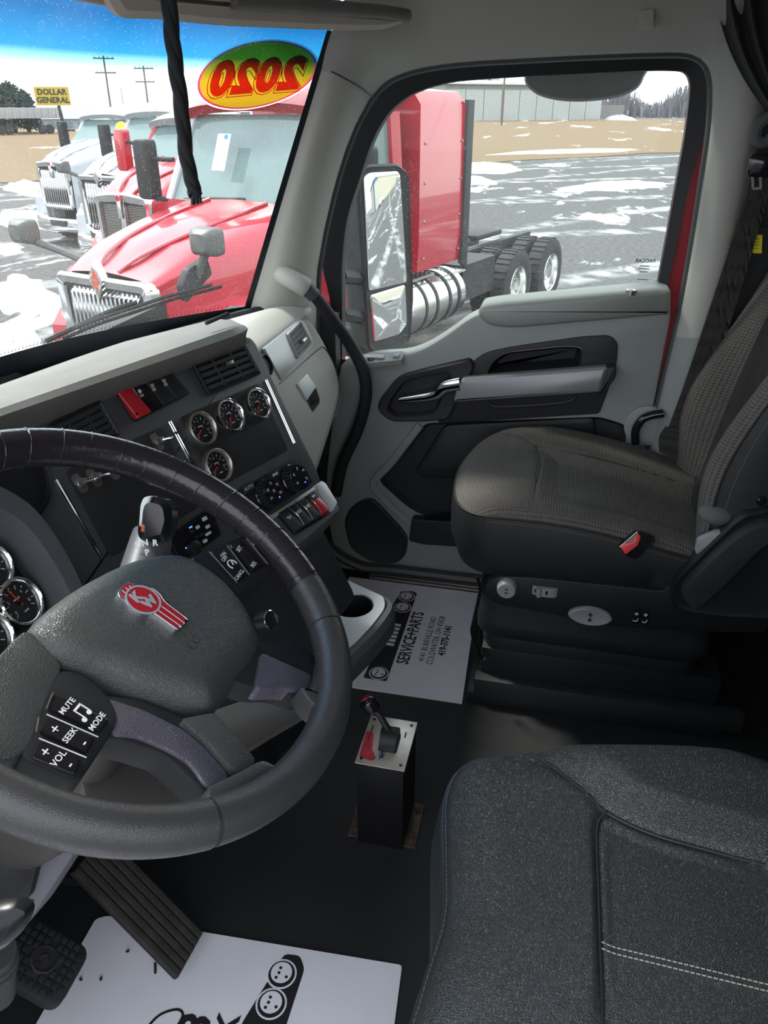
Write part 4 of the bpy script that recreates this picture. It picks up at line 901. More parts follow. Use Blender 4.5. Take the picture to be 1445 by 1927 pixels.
# ================================================================== STEERING WHEEL
_w = math.radians(32.5)
W = Fr((-0.488, 0.354, 0.898), (1, 0, 0), (0, -math.cos(_w), -math.sin(_w)))
RW = 0.211
wheel = thing('steering_wheel', tuple(W.o), 'dark leather steering wheel with taped upper rim, round red emblem and switch pods', 'steering wheel')
def wang(px, py): s, t = W.pix(px, py); return math.atan2(t, s)
def wpx(pts, n=0.0): return [W.pix(*p, n) for p in pts]
def arc(a0, a1, r, ra, rb, m_, nm, n=40, bumps=0.0):
    pts = [W(r*math.cos(a0+(a1-a0)*k/n), r*math.sin(a0+(a1-a0)*k/n), 0) for k in range(n+1)]
    g = G(); g.tube(pts, ra, 18, up=tuple(W.z), ry=rb); return g.build(nm, m_, wheel)
aA = wang(592, 1100); aB = wang(622, 1180); aC = wang(395, 1560)
if aC < aB: aC += 2*math.pi
aT = aA-math.radians(200)
arc(aT, aA, RW, 0.0192, 0.0202, WRAP, 'taped_rim', 70)
arc(aA, aB, RW, 0.0184, 0.0196, WHEELG, 'rim_grip', 10)
arc(aB+0.012, aC-0.012, RW, 0.0182, 0.0198, WHEELG, 'rim_grip', 50)
arc(aC+0.004, aT+2*math.pi, RW, 0.0186, 0.0202, WHEELG, 'rim_grip', 40)
for a in (aB, aC):
    arc(a-0.013, a+0.013, RW, 0.0174, 0.0188, PIPE, 'rim_seam', 3)
for k in range(17):   # overlapping turns of the tape
    a = aA-0.02-0.155*k-0.02*math.sin(k*3.1)
    pts = [W(RW*math.cos(a+0.03*math.sin(b))+0, RW*math.sin(a+0.03*math.sin(b)), 0) for b in (0,)]
    c = V((math.cos(a), math.sin(a), 0)); ring_ = []
    for j in range(20):
        b = 2*math.pi*j/20; rr = RW+0.0194*math.cos(b); ring_.append(W(rr*math.cos(a+0.02*math.cos(b)), rr*math.sin(a+0.02*math.cos(b)), 0.0204*math.sin(b)))
    g = G(); g.tube(ring_, 0.0007, 5, True); g.build('tape_edge', WRAP, wheel)
# hub cover
hubo = cr2(wpx([(x/2.064, 1000+y/2.064) for x, y in [(95, 385), (250, 240), (450, 130), (610, 92), (730, 102), (870, 195), (960, 300), (1012, 420), (1000, 490), (900, 615), (835, 695), (790, 708), (700, 690), (500, 630), (340, 565), (235, 535), (150, 490)]], -0.015), 3, True)
def shrink(pts, d, c=(0.015, 0.035)):
    out_ = []
    for x, y in pts:
        L_ = math.hypot(c[0]-x, c[1]-y); k = min(0.95, d/L_); out_.append((x+(c[0]-x)*k, y+(c[1]-y)*k))
    return out_
g = G(); g.loft([[W(*p, n_) for p in shrink(hubo, d_)] for d_, n_ in ((0.010, -0.060), (0.0, -0.032), (0.002, -0.020), (0.007, -0.009), (0.015, -0.002), (0.026, 0.002), (0.040, 0.0035), (0.060, 0.004), (0.080, 0.004))]); g.build('airbag_cover', PADW, wheel, sharp=60)
# back of the hub / spoke carrier
g = G(); g.prism(W, circ(0.01, 0.035, 0.075, 32), -0.07, -0.028, 0.01); g.build('hub_back', BLK, wheel)
def spoke(pts, n0, n1, m_, nm, bev=0.0022, r=0.009, nn=-0.012, par=None):
    g = G(); g.prism(W, rpoly(wpx(pts, nn), r, 4), n0, n1, bev); return g.build(nm, m_, par or wheel)
Z = lambda pts: [(x/2.064, 1000+y/2.064) for x, y in pts]
spoke(Z([(930, 300), (1010, 430), (1120, 410), (1235, 475), (1232, 560), (1190, 640), (1080, 600), (980, 600), (880, 560)]), -0.040, -0.014, BLK, 'spoke')
spoke(Z([(1005, 468), (1215, 560), (1190, 632), (1100, 610), (985, 615), (1000, 520)]), -0.030, -0.010, PURP, 'spoke_inlay')
spoke(Z([(380, 620), (560, 640), (740, 720), (830, 715), (1000, 905), (905, 965), (810, 1010), (640, 850), (480, 800), (380, 780)]), -0.045, -0.016, BLK, 'spoke')
spoke(Z([(405, 640), (560, 690), (720, 770), (800, 840), (902, 958), (812, 1003), (740, 900), (640, 840), (520, 790), (430, 790)]), -0.034, -0.012, PURP, 'spoke_inlay')
spoke(Z([(690, 735), (810, 712), (835, 715), (1000, 905), (905, 955), (800, 830), (740, 780)]), -0.03, -0.008, PADW, 'spoke_face')
# flares where the spokes run into the rim
spoke(Z([(1150, 615), (1190, 632), (1225, 560), (1240, 480), (1300, 470), (1345, 560), (1320, 680), (1240, 720), (1190, 680)]), -0.022, 0.004, WHEELG, 'rim_flare', 0.004, 0.012, -0.005)
spoke(Z([(795, 1010), (815, 1000), (905, 958), (1000, 905), (1050, 930), (1090, 960), (1000, 1060), (860, 1110), (800, 1080), (785, 1040)]), -0.022, 0.006, WHEELG, 'rim_flare', 0.004, 0.012, -0.005)
# sweeping arms to the left pod and the right pod
pod1 = spoke(Z([(160, 590), (235, 535), (330, 560), (430, 650), (462, 740), (300, 985), (190, 930), (60, 880), (80, 720)]), -0.04, -0.010, BLK, 'switch_pod', 0.003, 0.012)
spoke(Z([(-80, 560), (10, 470), (100, 375), (200, 470), (245, 535), (205, 600), (110, 850), (40, 900), (-80, 900)]), -0.04, -0.009, PADW, 'spoke_face', 0.003, 0.012)
pod2 = spoke(Z([(730, 100), (800, 70), (990, -10), (1075, 10), (1110, 100), (1060, 170), (940, 240), (900, 215)]), -0.04, -0.012, BLK, 'switch_pod', 0.006, 0.012)
def key(pts, pod, words, spin_):
    k_ = spoke(Z(pts), -0.014, -0.006, GLOSSBLK, 'pod_key', 0.0015, 0.003, -0.008, pod)
    return k_
def podtext(s, zx, zy, size, pod, ang=0, m_=WHT, bold=0.0001):
    q = W.pix(zx/2.064, 1000+zy/2.064, -0.0055); f = W.shift(q[0], q[1], -0.0056).spin(ang); text(s, f, size, m_, pod, 'key_word', 0, bold=bold)
for p in ([(205, 635), (425, 735), (385, 780), (180, 690)], [(180, 725), (370, 800), (335, 865), (150, 780)], [(150, 820), (318, 890), (290, 945), (120, 875)]): key(p, pod1, None, 0)
for p in ([(815, 82), (880, 58), (965, 165), (920, 195)], [(890, 52), (955, 30), (1035, 125), (975, 160)], [(965, 26), (1025, 8), (1075, 95), (1040, 122)]): key(p, pod2, None, 0)
def edge_line(a, b, pod):
    p, q = W.pix(a[0]/2.064, 1000+a[1]/2.064, -0.006), W.pix(b[0]/2.064, 1000+b[1]/2.064, -0.006)
    g = G(); g.tube([W(*p, -0.0055), W(*q, -0.0055)], 0.0008, 5); g.build('key_edge', DULLCHR, pod)
for a, b in (((150, 805), (335, 880)), ((180, 712), (380, 800)), ((205, 628), (180, 690)), ((150, 725), (140, 780))): edge_line(a, b, pod1)
for a, b in (((882, 55), (968, 170)), ((958, 28), (1040, 128)), ((812, 80), (920, 200))): edge_line(a, b, pod2)
a1 = math.radians(0)
for s, x, y, z_ in (('MUTE', 262, 678, .0068), ('\u266b', 318, 705, .020), ('MODE', 378, 738, .0068), ('+', 217, 768, .012), ('SEEK', 272, 792, .0070), ('-', 325, 820, .012), ('+', 180, 857, .012), ('VOL', 228, 882, .0076), ('-', 270, 905, .012)):
    if s == '\u266b':
        q = W.pix(x/2.064, 1000+y/2.064, -0.0055); f = W.shift(q[0], q[1], -0.0055); g = G()
        g.prism(f, circ(-0.004, 0.005, 0.0022, 10), 0, 0.0004); g.prism(f, circ(0.004, 0.004, 0.0022, 10), 0, 0.0004)
        g.box(f, -0.0022, 0, 0.0002, 0.0011, 0.010, 0.0004); g.box(f, 0.0058, -0.001, 0.0002, 0.0011, 0.010, 0.0004); g.box(f, 0.0018, -0.0055, 0.0002, 0.009, 0.002, 0.0004); g.build('music_icon', WHT, pod1)
    else: podtext(s, x, y, z_, pod1)
for s, x, y, z_ in (('ON', 868, 90, .0062), ('OFF', 873, 105, .0062), ('CANCL', 930, 168, .0060), ('SET', 930, 68, .0065), ('RES', 985, 128, .0065), ('+', 988, 50, .010), ('-', 1035, 97, .010)): podtext(s, x, y, z_, pod2)
q = W.pix(903/2.064, 1000+128/2.064, -0.0055); f = W.shift(q[0], q[1], -0.0055); g = G()
g.tube([f(0.0058*math.cos(math.radians(a)), 0.0058*math.sin(math.radians(a)), 0.0002) for a in range(150, 391, 20)], 0.0007, 5); g.tube([f(0, 0.001, 0.0003), f(0.003, -0.003, 0.0003)], 0.0006, 5); g.build('cruise_icon', WHT, pod2)
# red winged emblem on the hub
em0 = W.pix(266/1.0, 1128, 0.009); EF = W.shift(em0[0], em0[1], 0.0075)
eo = wpx([(x/2.064, 1000+y/2.064) for x, y in [(455, 240), (470, 212), (500, 198), (525, 212), (545, 212), (590, 222), (620, 245), (638, 275), (730, 345), (715, 372), (680, 388), (585, 322), (545, 322), (500, 300), (480, 265), (465, 262)]], 0.008)
emb = spoke_ = None
g = G(); er = rpoly(eo, 0.003, 3); g.prism(W, er, 0.003, 0.0095, 0.001); emb = g.build('emblem', CHROME, wheel)
g = G(); g.prism(W, inset2(er, 0.0022), 0.003, 0.0102); g.build('emblem_enamel', REDP, emb)
c_ = W.pix(556/2.064, 1000+266/2.064, 0.010)
g = G(); g.lathe(W.shift(*c_, 0.010), [(0.0168, 0), (0.0168, 0.0008), (0.0150, 0.0008), (0.0150, 0)], 28, (False, False)); g.build('emblem_ring', SILV, emb)
text('K', W.shift(c_[0]-0.002, c_[1]-0.006, 0.0104).spin(math.radians(8)), 0.015, SILV, emb, 'emblem_letter', 0.0004, bold=0.0007)
text('W', W.shift(c_[0]+0.002, c_[1]+0.006, 0.0104).spin(math.radians(8)), 0.014, SILV, emb, 'emblem_letter', 0.0004, bold=0.0007)
def embline(a, b):
    p, q = W.pix(a[0]/2.064, 1000+a[1]/2.064, 0.0105), W.pix(b[0]/2.064, 1000+b[1]/2.064, 0.0105)
    g = G(); g.tube([W(*p, 0.0102), W(*q, 0.0102)], 0.0006, 5); g.build('emblem_bar', SILV, emb)
for a, b in (((628, 290), (718, 356)), ((612, 304), (706, 370)), ((597, 314), (690, 380)), ((475, 228), (492, 244)), ((488, 218), (504, 232)), ((502, 210), (516, 222))): embline(a, b)
q = W.pix(760/2.064, 1000+420/2.064, 0.008)
text('~~', W.shift(q[0], q[1], 0.0040), 0.012, PADW, wheel, 'moulded_word', 0.0004)
# column behind the wheel
column = thing('steering_column', (-0.488, 0.6, 0.3), 'dark steering column shroud behind the wheel', 'steering column')
TAUPE = mat('warm_dark_grey_shroud', (0.050, 0.046, 0.043), 0.6, 0, ('grain', 900, 0.15), (8, 0.1))
sec = rrect(0, 0, 0.15, 0.13, 0.04, 5)
g = G(); g.loft([[W(x*k, y*k+dy, n) for x, y in sec] for n, k, dy in ((-0.055, 0.55, 0), (-0.075, 0.85, 0), (-0.10, 1.0, 0.0), (-0.20, 1.05, 0.01), (-0.32, 0.85, 0.02), (-0.46, 0.6, 0.0))]); g.build('column_shroud', TAUPE, column)
g = G(); g.tube([W(0, 0, -0.40), W(0, -0.02, -0.70)], 0.04, 16); g.build('column_tube', BLK, column)
g = G(); g.prism(W, rpoly([W.pix(*p, -0.15) for p in [(150, 1450), (230, 1400), (330, 1360), (470, 1312), (606, 1296), (612, 1322), (520, 1375), (440, 1425), (385, 1490), (372, 1540), (300, 1560), (170, 1550)]], 0.01), -0.17, -0.15, 0.003); g.build('lower_shroud', TAUPE, column)
# gear selector stalk
stalk = thing('gear_stalk', at_d(290, 1000, 1.02), 'gear selector stalk with D N R lettering and silver edged black knob', 'lever')
ps = [at_d(px, py, dd) for px, py, dd in [(255, 1120, 0.98), (268, 1075, 1.0), (284, 1020, 1.02), (287, 1002, 1.025)]]
g = G(); g.tube(ps, [0.026, 0.027, 0.026, 0.024], 20); g.build('selector_barrel', mat('grey_barrel', (0.11, 0.11, 0.125), 0.42), stalk)
FS = Fr(at_d(292, 965, 0.995), RT, -UP)
bo = rpoly([FS.pix(*p) for p in [(262, 1005), (264, 960), (270, 942), (286, 933), (312, 938), (324, 952), (328, 980), (318, 1015), (290, 1022), (268, 1016)]], 0.006, 4)
g = G(); g.loft([[FS(*p, -0.03) for p in inset2(bo, 0.008)], [FS(*p, -0.02) for p in bo], [FS(*p, 0.006) for p in bo], [FS(*p, 0.014) for p in inset2(bo, 0.008)]]); g.build('selector_knob', GLOSSBLK, stalk)
so = rpoly([FS.pix(*p, 0.012) for p in [(261, 992), (264, 950), (270, 936), (286, 932), (282, 948), (276, 968), (270, 990)]], 0.003, 3)
g = G(); g.prism(FS, so, -0.015, 0.013, 0.002); g.build('silver_flank', SILV, stalk)
q = FS.pix(269, 994, 0.014); g = G(); g.box(FS.spin(math.radians(-12)), 0, 0, 0.014, 0, 0, 0) if False else g.box(FS, q[0], q[1], 0.0135, 0.004, 0.0085, 0.001); g.build('orange_mark', ORANGE, stalk)
for s, px, py in (('D', 257, 1026), ('N', 273, 1022), ('R', 292, 1022), ('P', 277, 1040)):
    q = FS.pix(px, py, 0.026); text(s, FS.shift(q[0], q[1], 0.0262 if s != 'D' else 0.020).spin(math.radians(-14 if px < 290 else -4)), 0.0105, WHT, stalk, 'gear_letter', 0.0003, bold=0.0003)
# lever under the column at the lower left
lev = thing('column_lever', at_d(30, 1740, 0.92), 'glossy dark lever end hanging below the steering column', 'lever')
FL = Fr(at_d(20, 1740, 0.95), RT, -UP)
g = G(); lo2 = cr2([FL.pix(*p) for p in [(-60, 1760), (-40, 1710), (20, 1693), (55, 1700), (60, 1718), (40, 1755), (5, 1782), (-50, 1790)]], 4, True)
g.loft([[FL(*p, -0.02) for p in inset2(lo2, 0.008)], [FL(*p, -0.005) for p in lo2], [FL(*p, 0.008) for p in inset2(lo2, 0.004)], [FL(*p, 0.014) for p in scale2(lo2, 0.5)]]); g.build('lever_paddle', mat('dark_lever', (0.012, 0.012, 0.014), 0.3, spec=0.25), lev)
FC = Fr(at_d(60, 1650, 1.02), RT, -UP)
g = G(); g.prism(FC, rpoly([FC.pix(*p) for p in [(-120, 1560), (-120, 1830), (5, 1790), (60, 1730), (145, 1600), (150, 1560)]], 0.01), -0.05, 0.0, 0.004); g.build('lower_cover', mat('lilac_lit_cover', (0.105, 0.10, 0.12), 0.5), column)  # lilac light falling on this cover face is put into its colour
g = G(); g.prism(FC, rpoly([FC.pix(*p, 0.012) for p in [(-120, 1580), (-120, 1760), (40, 1700), (55, 1690), (78, 1600), (80, 1570)]], 0.01), -0.02, 0.012, 0.004); g.build('lower_cover_side', BLK, column)
# knee bolster behind the wheel
g = G(); g.loft([[V((x, 0.62+dy, 0.60)), V((x, 0.60+dy, 0.50)), V((x, 0.72+dy, 0.26)), V((x, 0.80+dy, 0.24)), V((x, 0.80+dy, 0.60))] for x, dy in ((-0.78, 0.14), (-0.35, 0.03), (-0.02, -0.04))]); g.build('knee_bolster', TAUPE, dash)

# ================================================================== PEDALS, BOX, MATS
pa, pb = V((-0.305, 0.495, 0.045)), V((-0.275, 0.670, 0.215))
PF = Fr(pa, V((1, -0.08, 0)), pb-pa); PF.z = PF.x.cross(PF.y).normalized()
acc = thing('accelerator_pedal', (-0.30, 0.56, 0.0), 'long ribbed dark accelerator pedal beside the white floor sheet', 'pedal')
LP_ = (pb-pa).length
g = G(); g.box(PF, 0, LP_/2, 0, 0.080, LP_, 0.012, 0.003); g.build('pedal_plate', RUB, acc)
DIRT = mat('dusty_rubber', (0.034, 0.031, 0.028), 0.75, 0, ('grain', 200, 0.3), (30, 0.6), spec=0.25)
for k in range(6):
    g = G(); g.box(PF, -0.0345+0.0138*k, LP_/2, 0.0075, 0.0112, LP_*0.985, 0.006, 0.0012); g.build('rib', DIRT, acc)
g = G(); g.tube([PF(0, LP_*0.75, -0.01), V((-0.27, 0.80, 0.12)), V((-0.27, 0.95, 0.02))], 0.012, 8); g.build('pedal_arm', BLK, acc)
BF = Fr((-0.440, 0.640, 0.195), V((1, 0.03, 0)), V((0, 0.86, 0.5))); BF.z = BF.x.cross(BF.y).normalized()
brk = thing('brake_pedal', (-0.44, 0.66, 0.0), 'square rubber brake pedal with a raised round badge', 'pedal')
g = G(); ol = rrect(0, 0, 0.092, 0.108, 0.022, 5); g.prism(BF, ol, -0.018, 0.0, 0.004); g.build('pedal_pad', RUB, brk)
g = G(); g.lathe(BF, [(0.020, -0.001), (0.020, 0.003), (0.0175, 0.004), (0.0175, 0.001)], 24, (False, False)); g.build('badge_ring', DIRT, brk)
text('KW', BF.shift(0, 0, 0.001), 0.016, DIRT, brk, 'badge_letters', 0.001) if False else None
for i in range(-3, 4):
    for j in range(-4, 5):
        x, y = i*0.0118, j*0.0108
        if math.hypot(x, y) < 0.024: continue
        if abs(x) > 0.030 and abs(y) > 0.038: continue
        g = G(); g.box(BF, x, y, 0.0015, 0.0095, 0.0082, 0.004, 0.001); g.build('tread_block', RUB, brk)
for sx_ in (-1, 1): 
    g = G(); g.tube([BF(sx_*0.004-0.004, -0.008*sx_, 0.002), BF(sx_*0.008, 0.0, 0.002), BF(sx_*0.004-0.004, 0.008, 0.002)], 0.0012, 5); g.build('badge_mark', DIRT, brk)
g = G(); g.tube(cr([BF(0, 0.01, -0.015), BF(0.005, 0.06, -0.05), V((-0.43, 0.80, 0.38)), V((-0.43, 0.90, 0.52))], 5), 0.014, 8); g.build('pedal_arm', BLK, brk)
post = thing('steering_shaft', (-0.52, 0.72, 0.0), 'steel shaft joint left of the brake pedal', 'shaft')
g = G(); p0, p1 = at_d(-6, 1790, 1.16), at_d(-4, 1870, 1.30); g.tube([p0, p1], 0.022, 16); g.build('shaft_sleeve', FRAMEBLK, post)
for t in (0.15, 0.3): 
    g = G(); g.tube([p0+(p1-p0)*t, p0+(p1-p0)*(t+0.06)], 0.0245, 16); g.build('shaft_ring', FRAMEBLK, post)

BX0, BX1, BY0, BY1, BH = 0.014, 0.140, 0.197, 0.288, 0.215
ctl = thing('lever_control_box', (0.077, 0.24, 0.0), 'black floor box with aluminium top plate and a red tipped lever', 'control box')
g = G(); g.wbox(BX0, BX1, BY0, BY1, 0.0, BH, 0.002); g.build('box_body', mat('black_powder_coat', (0.006, 0.006, 0.008), 0.4, 0, ('grain', 300, 0.2), spec=0.3), ctl)
PLATE = mat('worn_aluminium_plate', (0.60, 0.56, 0.50), 0.35, 0.5, None, (40, 0.25))
g = G(); g.wbox(BX0-0.002, BX1+0.002, BY0-0.002, BY1+0.002, BH, BH+0.003, 0.001); g.build('top_plate', PLATE, ctl)
REDW = mat('red_worn_print', (0.55, 0.03, 0.05), 0.4, 0.2, None, (60, 0.6))
FT_ = Fr((0, 0, BH+0.003), (1, 0, 0), (0, -1, 0), (0, 0, 1))
def ftp(px, py): p = at_z(px, py, BH+0.003); return (p.x, -p.y)
g = G(); g.prism(FT_, rpoly([ftp(*p) for p in [(676, 1424), (690, 1375), (704, 1380), (700, 1410), (708, 1428), (698, 1432)]], 0.004), 0, 0.0004); g.build('red_print', REDW, ctl)
text('APSCO', Fr(at_z(722, 1413, BH+0.0034), (1, 0, 0), (0, -1, 0), (0, 0, 1)), 0.012, INK, ctl, 'maker_name', 0.0001, bold=0.0003)
g = G(); q = ftp(716, 1426); g.prism(FT_, [(q[0]-0.008, q[1]-0.002), (q[0]+0.008, q[1]-0.005), (q[0]+0.002, q[1]+0.002)], 0, 0.0004); g.build('blue_mark', BLUE, ctl)
text('~~~~~~~~~~~~~~', Fr(at_z(698, 1378, BH+0.0034), (1, 0, 0), (0, -1, 0), (0, 0, 1)), 0.0045, INK, ctl, 'fine_print', 0.0001)
text('~~~~~', Fr(at_z(763, 1383, BH+0.0034), (1, 0, 0), (0, -1, 0), (0, 0, 1)), 0.005, INK, ctl, 'fine_print', 0.0001)
for x in (BX0+0.010, BX1-0.010):
    for y in (BY0+0.008, BY1-0.008):
        g = G(); g.lathe(Fr((x, y, BH+0.003), (1, 0, 0), (0, -1, 0), (0, 0, 1)), [(0.0032, 0), (0.003, 0.0012), (0.0015, 0.0016)], 12); g.build('plate_screw', GLOSSBLK, ctl)
LC = at_z(733, 1398, BH+0.003)
FD = Fr(LC, (1, 0, 0), (0, -1, 0), (0, 0, 1))
g = G(); g.prism(FD, rrect(0, 0, 0.050, 0.036, 0.006), 0, 0.008, 0.003)
g.loft([[V((LC.x+0.024*math.cos(a), LC.y+dy, BH+0.010+0.028*math.sin(a))) for a in [math.pi*j/16 for j in range(17)]] for dy in (-0.016, 0.016)]); g.build('lever_boot', BLK, ctl)
tipp = at_z(699, 1330, BH+0.075)
lv = [LC+V((0, 0, 0.034)), LC*0.55+tipp*0.45+V((0, 0, 0.024)), tipp]
g = G(); g.tube([V((LC.x, LC.y, BH+0.03)), (V((LC.x, LC.y, BH+0.045))+tipp)/2, tipp], [0.007, 0.006, 0.0055], 12); g.build('lever_rod', BLK, ctl)
axl = (tipp-V((LC.x, LC.y, BH+0.03))).normalized(); FKN = Fr(tipp, axl.orthogonal(), axl.cross(axl.orthogonal()), axl)
g = G(); g.lathe(FKN, [(0.008, -0.012), (0.015, -0.008), (0.017, -0.002), (0.0165, 0.006), (0.0175, 0.010), (0.016, 0.016), (0.011, 0.020)], 20); g.build('lever_knob', GLOSSBLK, ctl)
g = G(); g.lathe(FKN, [(0.0105, 0.019), (0.010, 0.0215), (0.004, 0.0225)], 16); g.build('red_button', REDP, ctl)
RUST = mat('rusty_bracket', (0.10, 0.075, 0.062), 0.5, 0.5, None, (60, 0.8))
for y0, y1 in ((BY0-0.024, BY0), (BY1, BY1+0.024)):
    g = G(); g.wbox(BX0+0.008, BX1-0.008, y0, y1, 0.0, 0.004, 0.001); g.build('foot_bracket', RUST, ctl)
    for x in (BX0+0.025, BX1-0.025):
        g = G(); g.lathe(Fr((x, (y0+y1)/2, 0.004), (1, 0, 0), (0, -1, 0), (0, 0, 1)), [(0.007, 0), (0.007, 0.005), (0.004, 0.006), (0.004, 0.010)], 6); g.build('foot_bolt', RUST, ctl)

def floor_sheet(dx, dy, pts, label, full):
    z0 = 0.0035
    t_ = thing('paper_floor_mat', (dx+0.7, dy+0.27, 0.0), label, 'floor mat')
    F = Fr((dx, dy, z0+0.0006), (1, 0, 0), (0, -1, 0), (0, 0, 1))
    g = G(); g.prism(WORLD, pts, 0.0012, z0); g.build('sheet', PAPER, t_)
    def tx(s, x, y, size, bold=0.0, sx=1.0): text(s, Fr((x+dx, y+dy, z0+0.0004), (1, 0, 0), (0, -1, 0), (0, 0, 1)), size, INK, t_, 'printed_text', 0.0001, bold=bold, sx=sx)
    if full:
        tx('SERVICE+PARTS', 0.692, 0.313, 0.046, 0.0010, 0.74); tx('4141 BURRVILLE ROAD', 0.696, 0.267, 0.0245, 0, 0.82); tx('COLDWATER, OH 45828', 0.696, 0.244, 0.0245, 0, 0.82); tx('419-375-1141', 0.698, 0.219, 0.0265, 0.0010, 0.92)
    else:
        tx('SERVICE+PARTS', 0.692, 0.300, 0.044, 0.0010, 0.74); tx('8', 0.735, 0.250, 0.026); tx('8', 0.715, 0.225, 0.022)
        tx('TRUCK', 0.715, 0.422, 0.050, 0.0014); tx('8', 0.768, 0.470, 0.070, 0.0022)
    # black strip with the front lamps of a truck
    f2 = Fr((dx, dy, z0+0.0003), (1, 0, 0), (0, 1, 0), (0, 0, 1))
    def shape(p, m_, nm, h): g = G(); g.prism(f2, p, 0, h); g.build(nm, m_, t_)
    if full: shape(rpoly([(0.495, 0.338), (0.905, 0.338), (0.915, 0.352), (0.905, 0.388), (0.79, 0.400), (0.76, 0.392), (0.60, 0.395), (0.495, 0.40)], 0.006), INK, 'lamp_strip', 0.0003)
    else: shape(rpoly([(0.60, 0.330), (0.895, 0.330), (0.915, 0.345), (0.912, 0.372), (0.79, 0.400), (0.70, 0.402), (0.60, 0.40)], 0.008), INK, 'lamp_strip', 0.0003)
    for x in ((0.881, 0.824, 0.521) if full else (0.878, 0.828)):
        shape(circ(x, 0.365, 0.0255, 24), PAPER, 'lamp_ring', 0.0005); shape(circ(x, 0.365, 0.0225, 24), INK, 'lamp_disc', 0.0007); shape(circ(x+0.002, 0.366, 0.0180, 20), PAPER, 'lamp_lens', 0.0009)
        for a, r in ((0.4, 0.010), (2.5, 0.010), (4.4, 0.011), (1.4, 0.004)): shape(circ(x+r*math.cos(a), 0.366+r*math.sin(a), 0.0028, 8), INK, 'lamp_spot', 0.0011)
    if full:
        for k in range(6): shape([(0.64+0.018*k, 0.352), (0.652+0.018*k, 0.352), (0.652+0.018*k, 0.385), (0.64+0.018*k, 0.385)], PAPER, 'grille_mark', 0.0005)
    else:
        cl_ = cr2([(x_-0.015, y_) for x_, y_ in [(0.70, 0.560), (0.735, 0.555), (0.752, 0.535), (0.758, 0.545), (0.785, 0.535), (0.800, 0.512), (0.795, 0.498), (0.775, 0.500), (0.762, 0.512), (0.748, 0.520), (0.735, 0.505), (0.70, 0.508)]], 4)
        g = G(); g.tube([V((x+dx, y+dy, z0+0.0004)) for x, y in cl_], 0.0022, 4, up=(0, 0, 1), ry=0.0004); g.build('outline_drawing', INK, t_)
    return t_
s1_ = floor_sheet(0, 0, rpoly([(0.457, 0.140), (0.950, 0.160), (0.950, 0.56), (0.452, 0.56)], 0.002), 'white printed paper sheet on the floor before the passenger seat', True)
s2_ = floor_sheet(-1.152, -0.020, rpoly([(-0.213, 0.150), (-0.245, 0.690), (-0.255, 0.706), (-0.78, 0.69), (-0.72, 0.11)], 0.006), 'white printed paper sheet on the floor under the driver pedals', False)
for px, py, a in ((292, 1822, 0.5), (352, 1786, 1.0), (190, 1842, 0.3), (240, 1790, 2.0), (152, 1843, 1.2)):
    p = at_z(px, py, 0.0065); f = Fr(p, (math.cos(a), math.sin(a), 0), (math.sin(a), -math.cos(a), 0), (0, 0, 1))
    g = G(); g.box(f, 0, 0, 0, 0.012*(1.6 if px == 292 else 0.5), 0.004, 0.003, 0.001); g.build('dirt_crumb', DIRT, s2_)
# ================================================================== SEATS
def segdist(p, path):
    best = 9
    for a, b in zip(path, path[1:]):
        ax, ay = b[0]-a[0], b[1]-a[1]; l2 = ax*ax+ay*ay or 1e-9
        t = max(0, min(1, ((p[0]-a[0])*ax+(p[1]-a[1])*ay)/l2))
        best = min(best, math.hypot(p[0]-a[0]-ax*t, p[1]-a[1]-ay*t))
    return best
def cushion_top(outline, zf, seams, edge, nr=46, drop=0.02, cen=None, gd=0.007, gw=0.006):
    """padded top: rings shrinking to the centre, rolled over at the edge and drawn in along its seams"""
    cx = cen[0] if cen else sum(p[0] for p in outline)/len(outline); cy = cen[1] if cen else sum(p[1] for p in outline)/len(outline)
    rings = []
    for k in range(nr+1):
        s = 1-(k/nr)**0.8*0.985 if k else 1.0
        ring_ = []
        for x, y in outline:
            px, py = cx+(x-cx)*s, cy+(y-cy)*s
            d = math.hypot(x-px, y-py); e = min(1, d/edge)
            z = zf(px, py)-drop*(1-math.sqrt(max(0, 1-(1-e)**2)))
            for sm_ in seams: z -= gd*math.exp(-(segdist((px, py), sm_)/gw)**2)
            ring_.append(V((px, py, z)))
        rings.append(ring_)
    g = G(); g.loft(rings, True, (False, True)); return g, rings[0]
# ---------------- passenger seat
pseat = thing('passenger_seat', (0.71, -0.15, 0.0), 'passenger seat in charcoal mesh fabric with black vinyl sides', 'seat')
po = cr2([(0.482, 0.120), (0.520, 0.172), (0.60, 0.200), (0.72, 0.208), (0.84, 0.185), (0.925, 0.125), (0.955, 0.03), (0.962, -0.12), (0.955, -0.30), (0.92, -0.40), (0.70, -0.42), (0.52, -0.40), (0.478, -0.32), (0.474, -0.12), (0.475, 0.03)], 8, True)
insq = [(0.62, 0.03), (0.83, 0.05)]
ps1 = [(0.500, 0.022), (0.60, 0.020), (0.72, 0.015), (0.815, 0.03)]; ps2 = [(0.90, 0.125), (0.865, 0.07), (0.815, 0.03), (0.80, -0.10), (0.80, -0.38)]; ps3 = [(0.522, 0.022), (0.53, -0.10), (0.535, -0.38)]
def pz(x, y):
    z = 0.541-0.30*max(0, 0.0-y)**1.6-0.25*max(0, y-0.06)**1.5
    z += 0.020*(x-0.48)/0.48*max(0, 1-abs(y)/0.5)
    if 0.53 < x < 0.80 and y < 0.02: z -= 0.014*min(1, (x-0.53)/0.05, (0.80-x)/0.05, (0.02-y)/0.05)
    return z
g, rim_ = cushion_top(po, pz, [ps1, ps2], 0.035, drop=0.022, gd=0.004, gw=0.005); ct = g.build('cushion_top', FABRIC, pseat, sharp=80)
g = G(); N = len(rim_); cxp, cyp = 0.72, -0.1
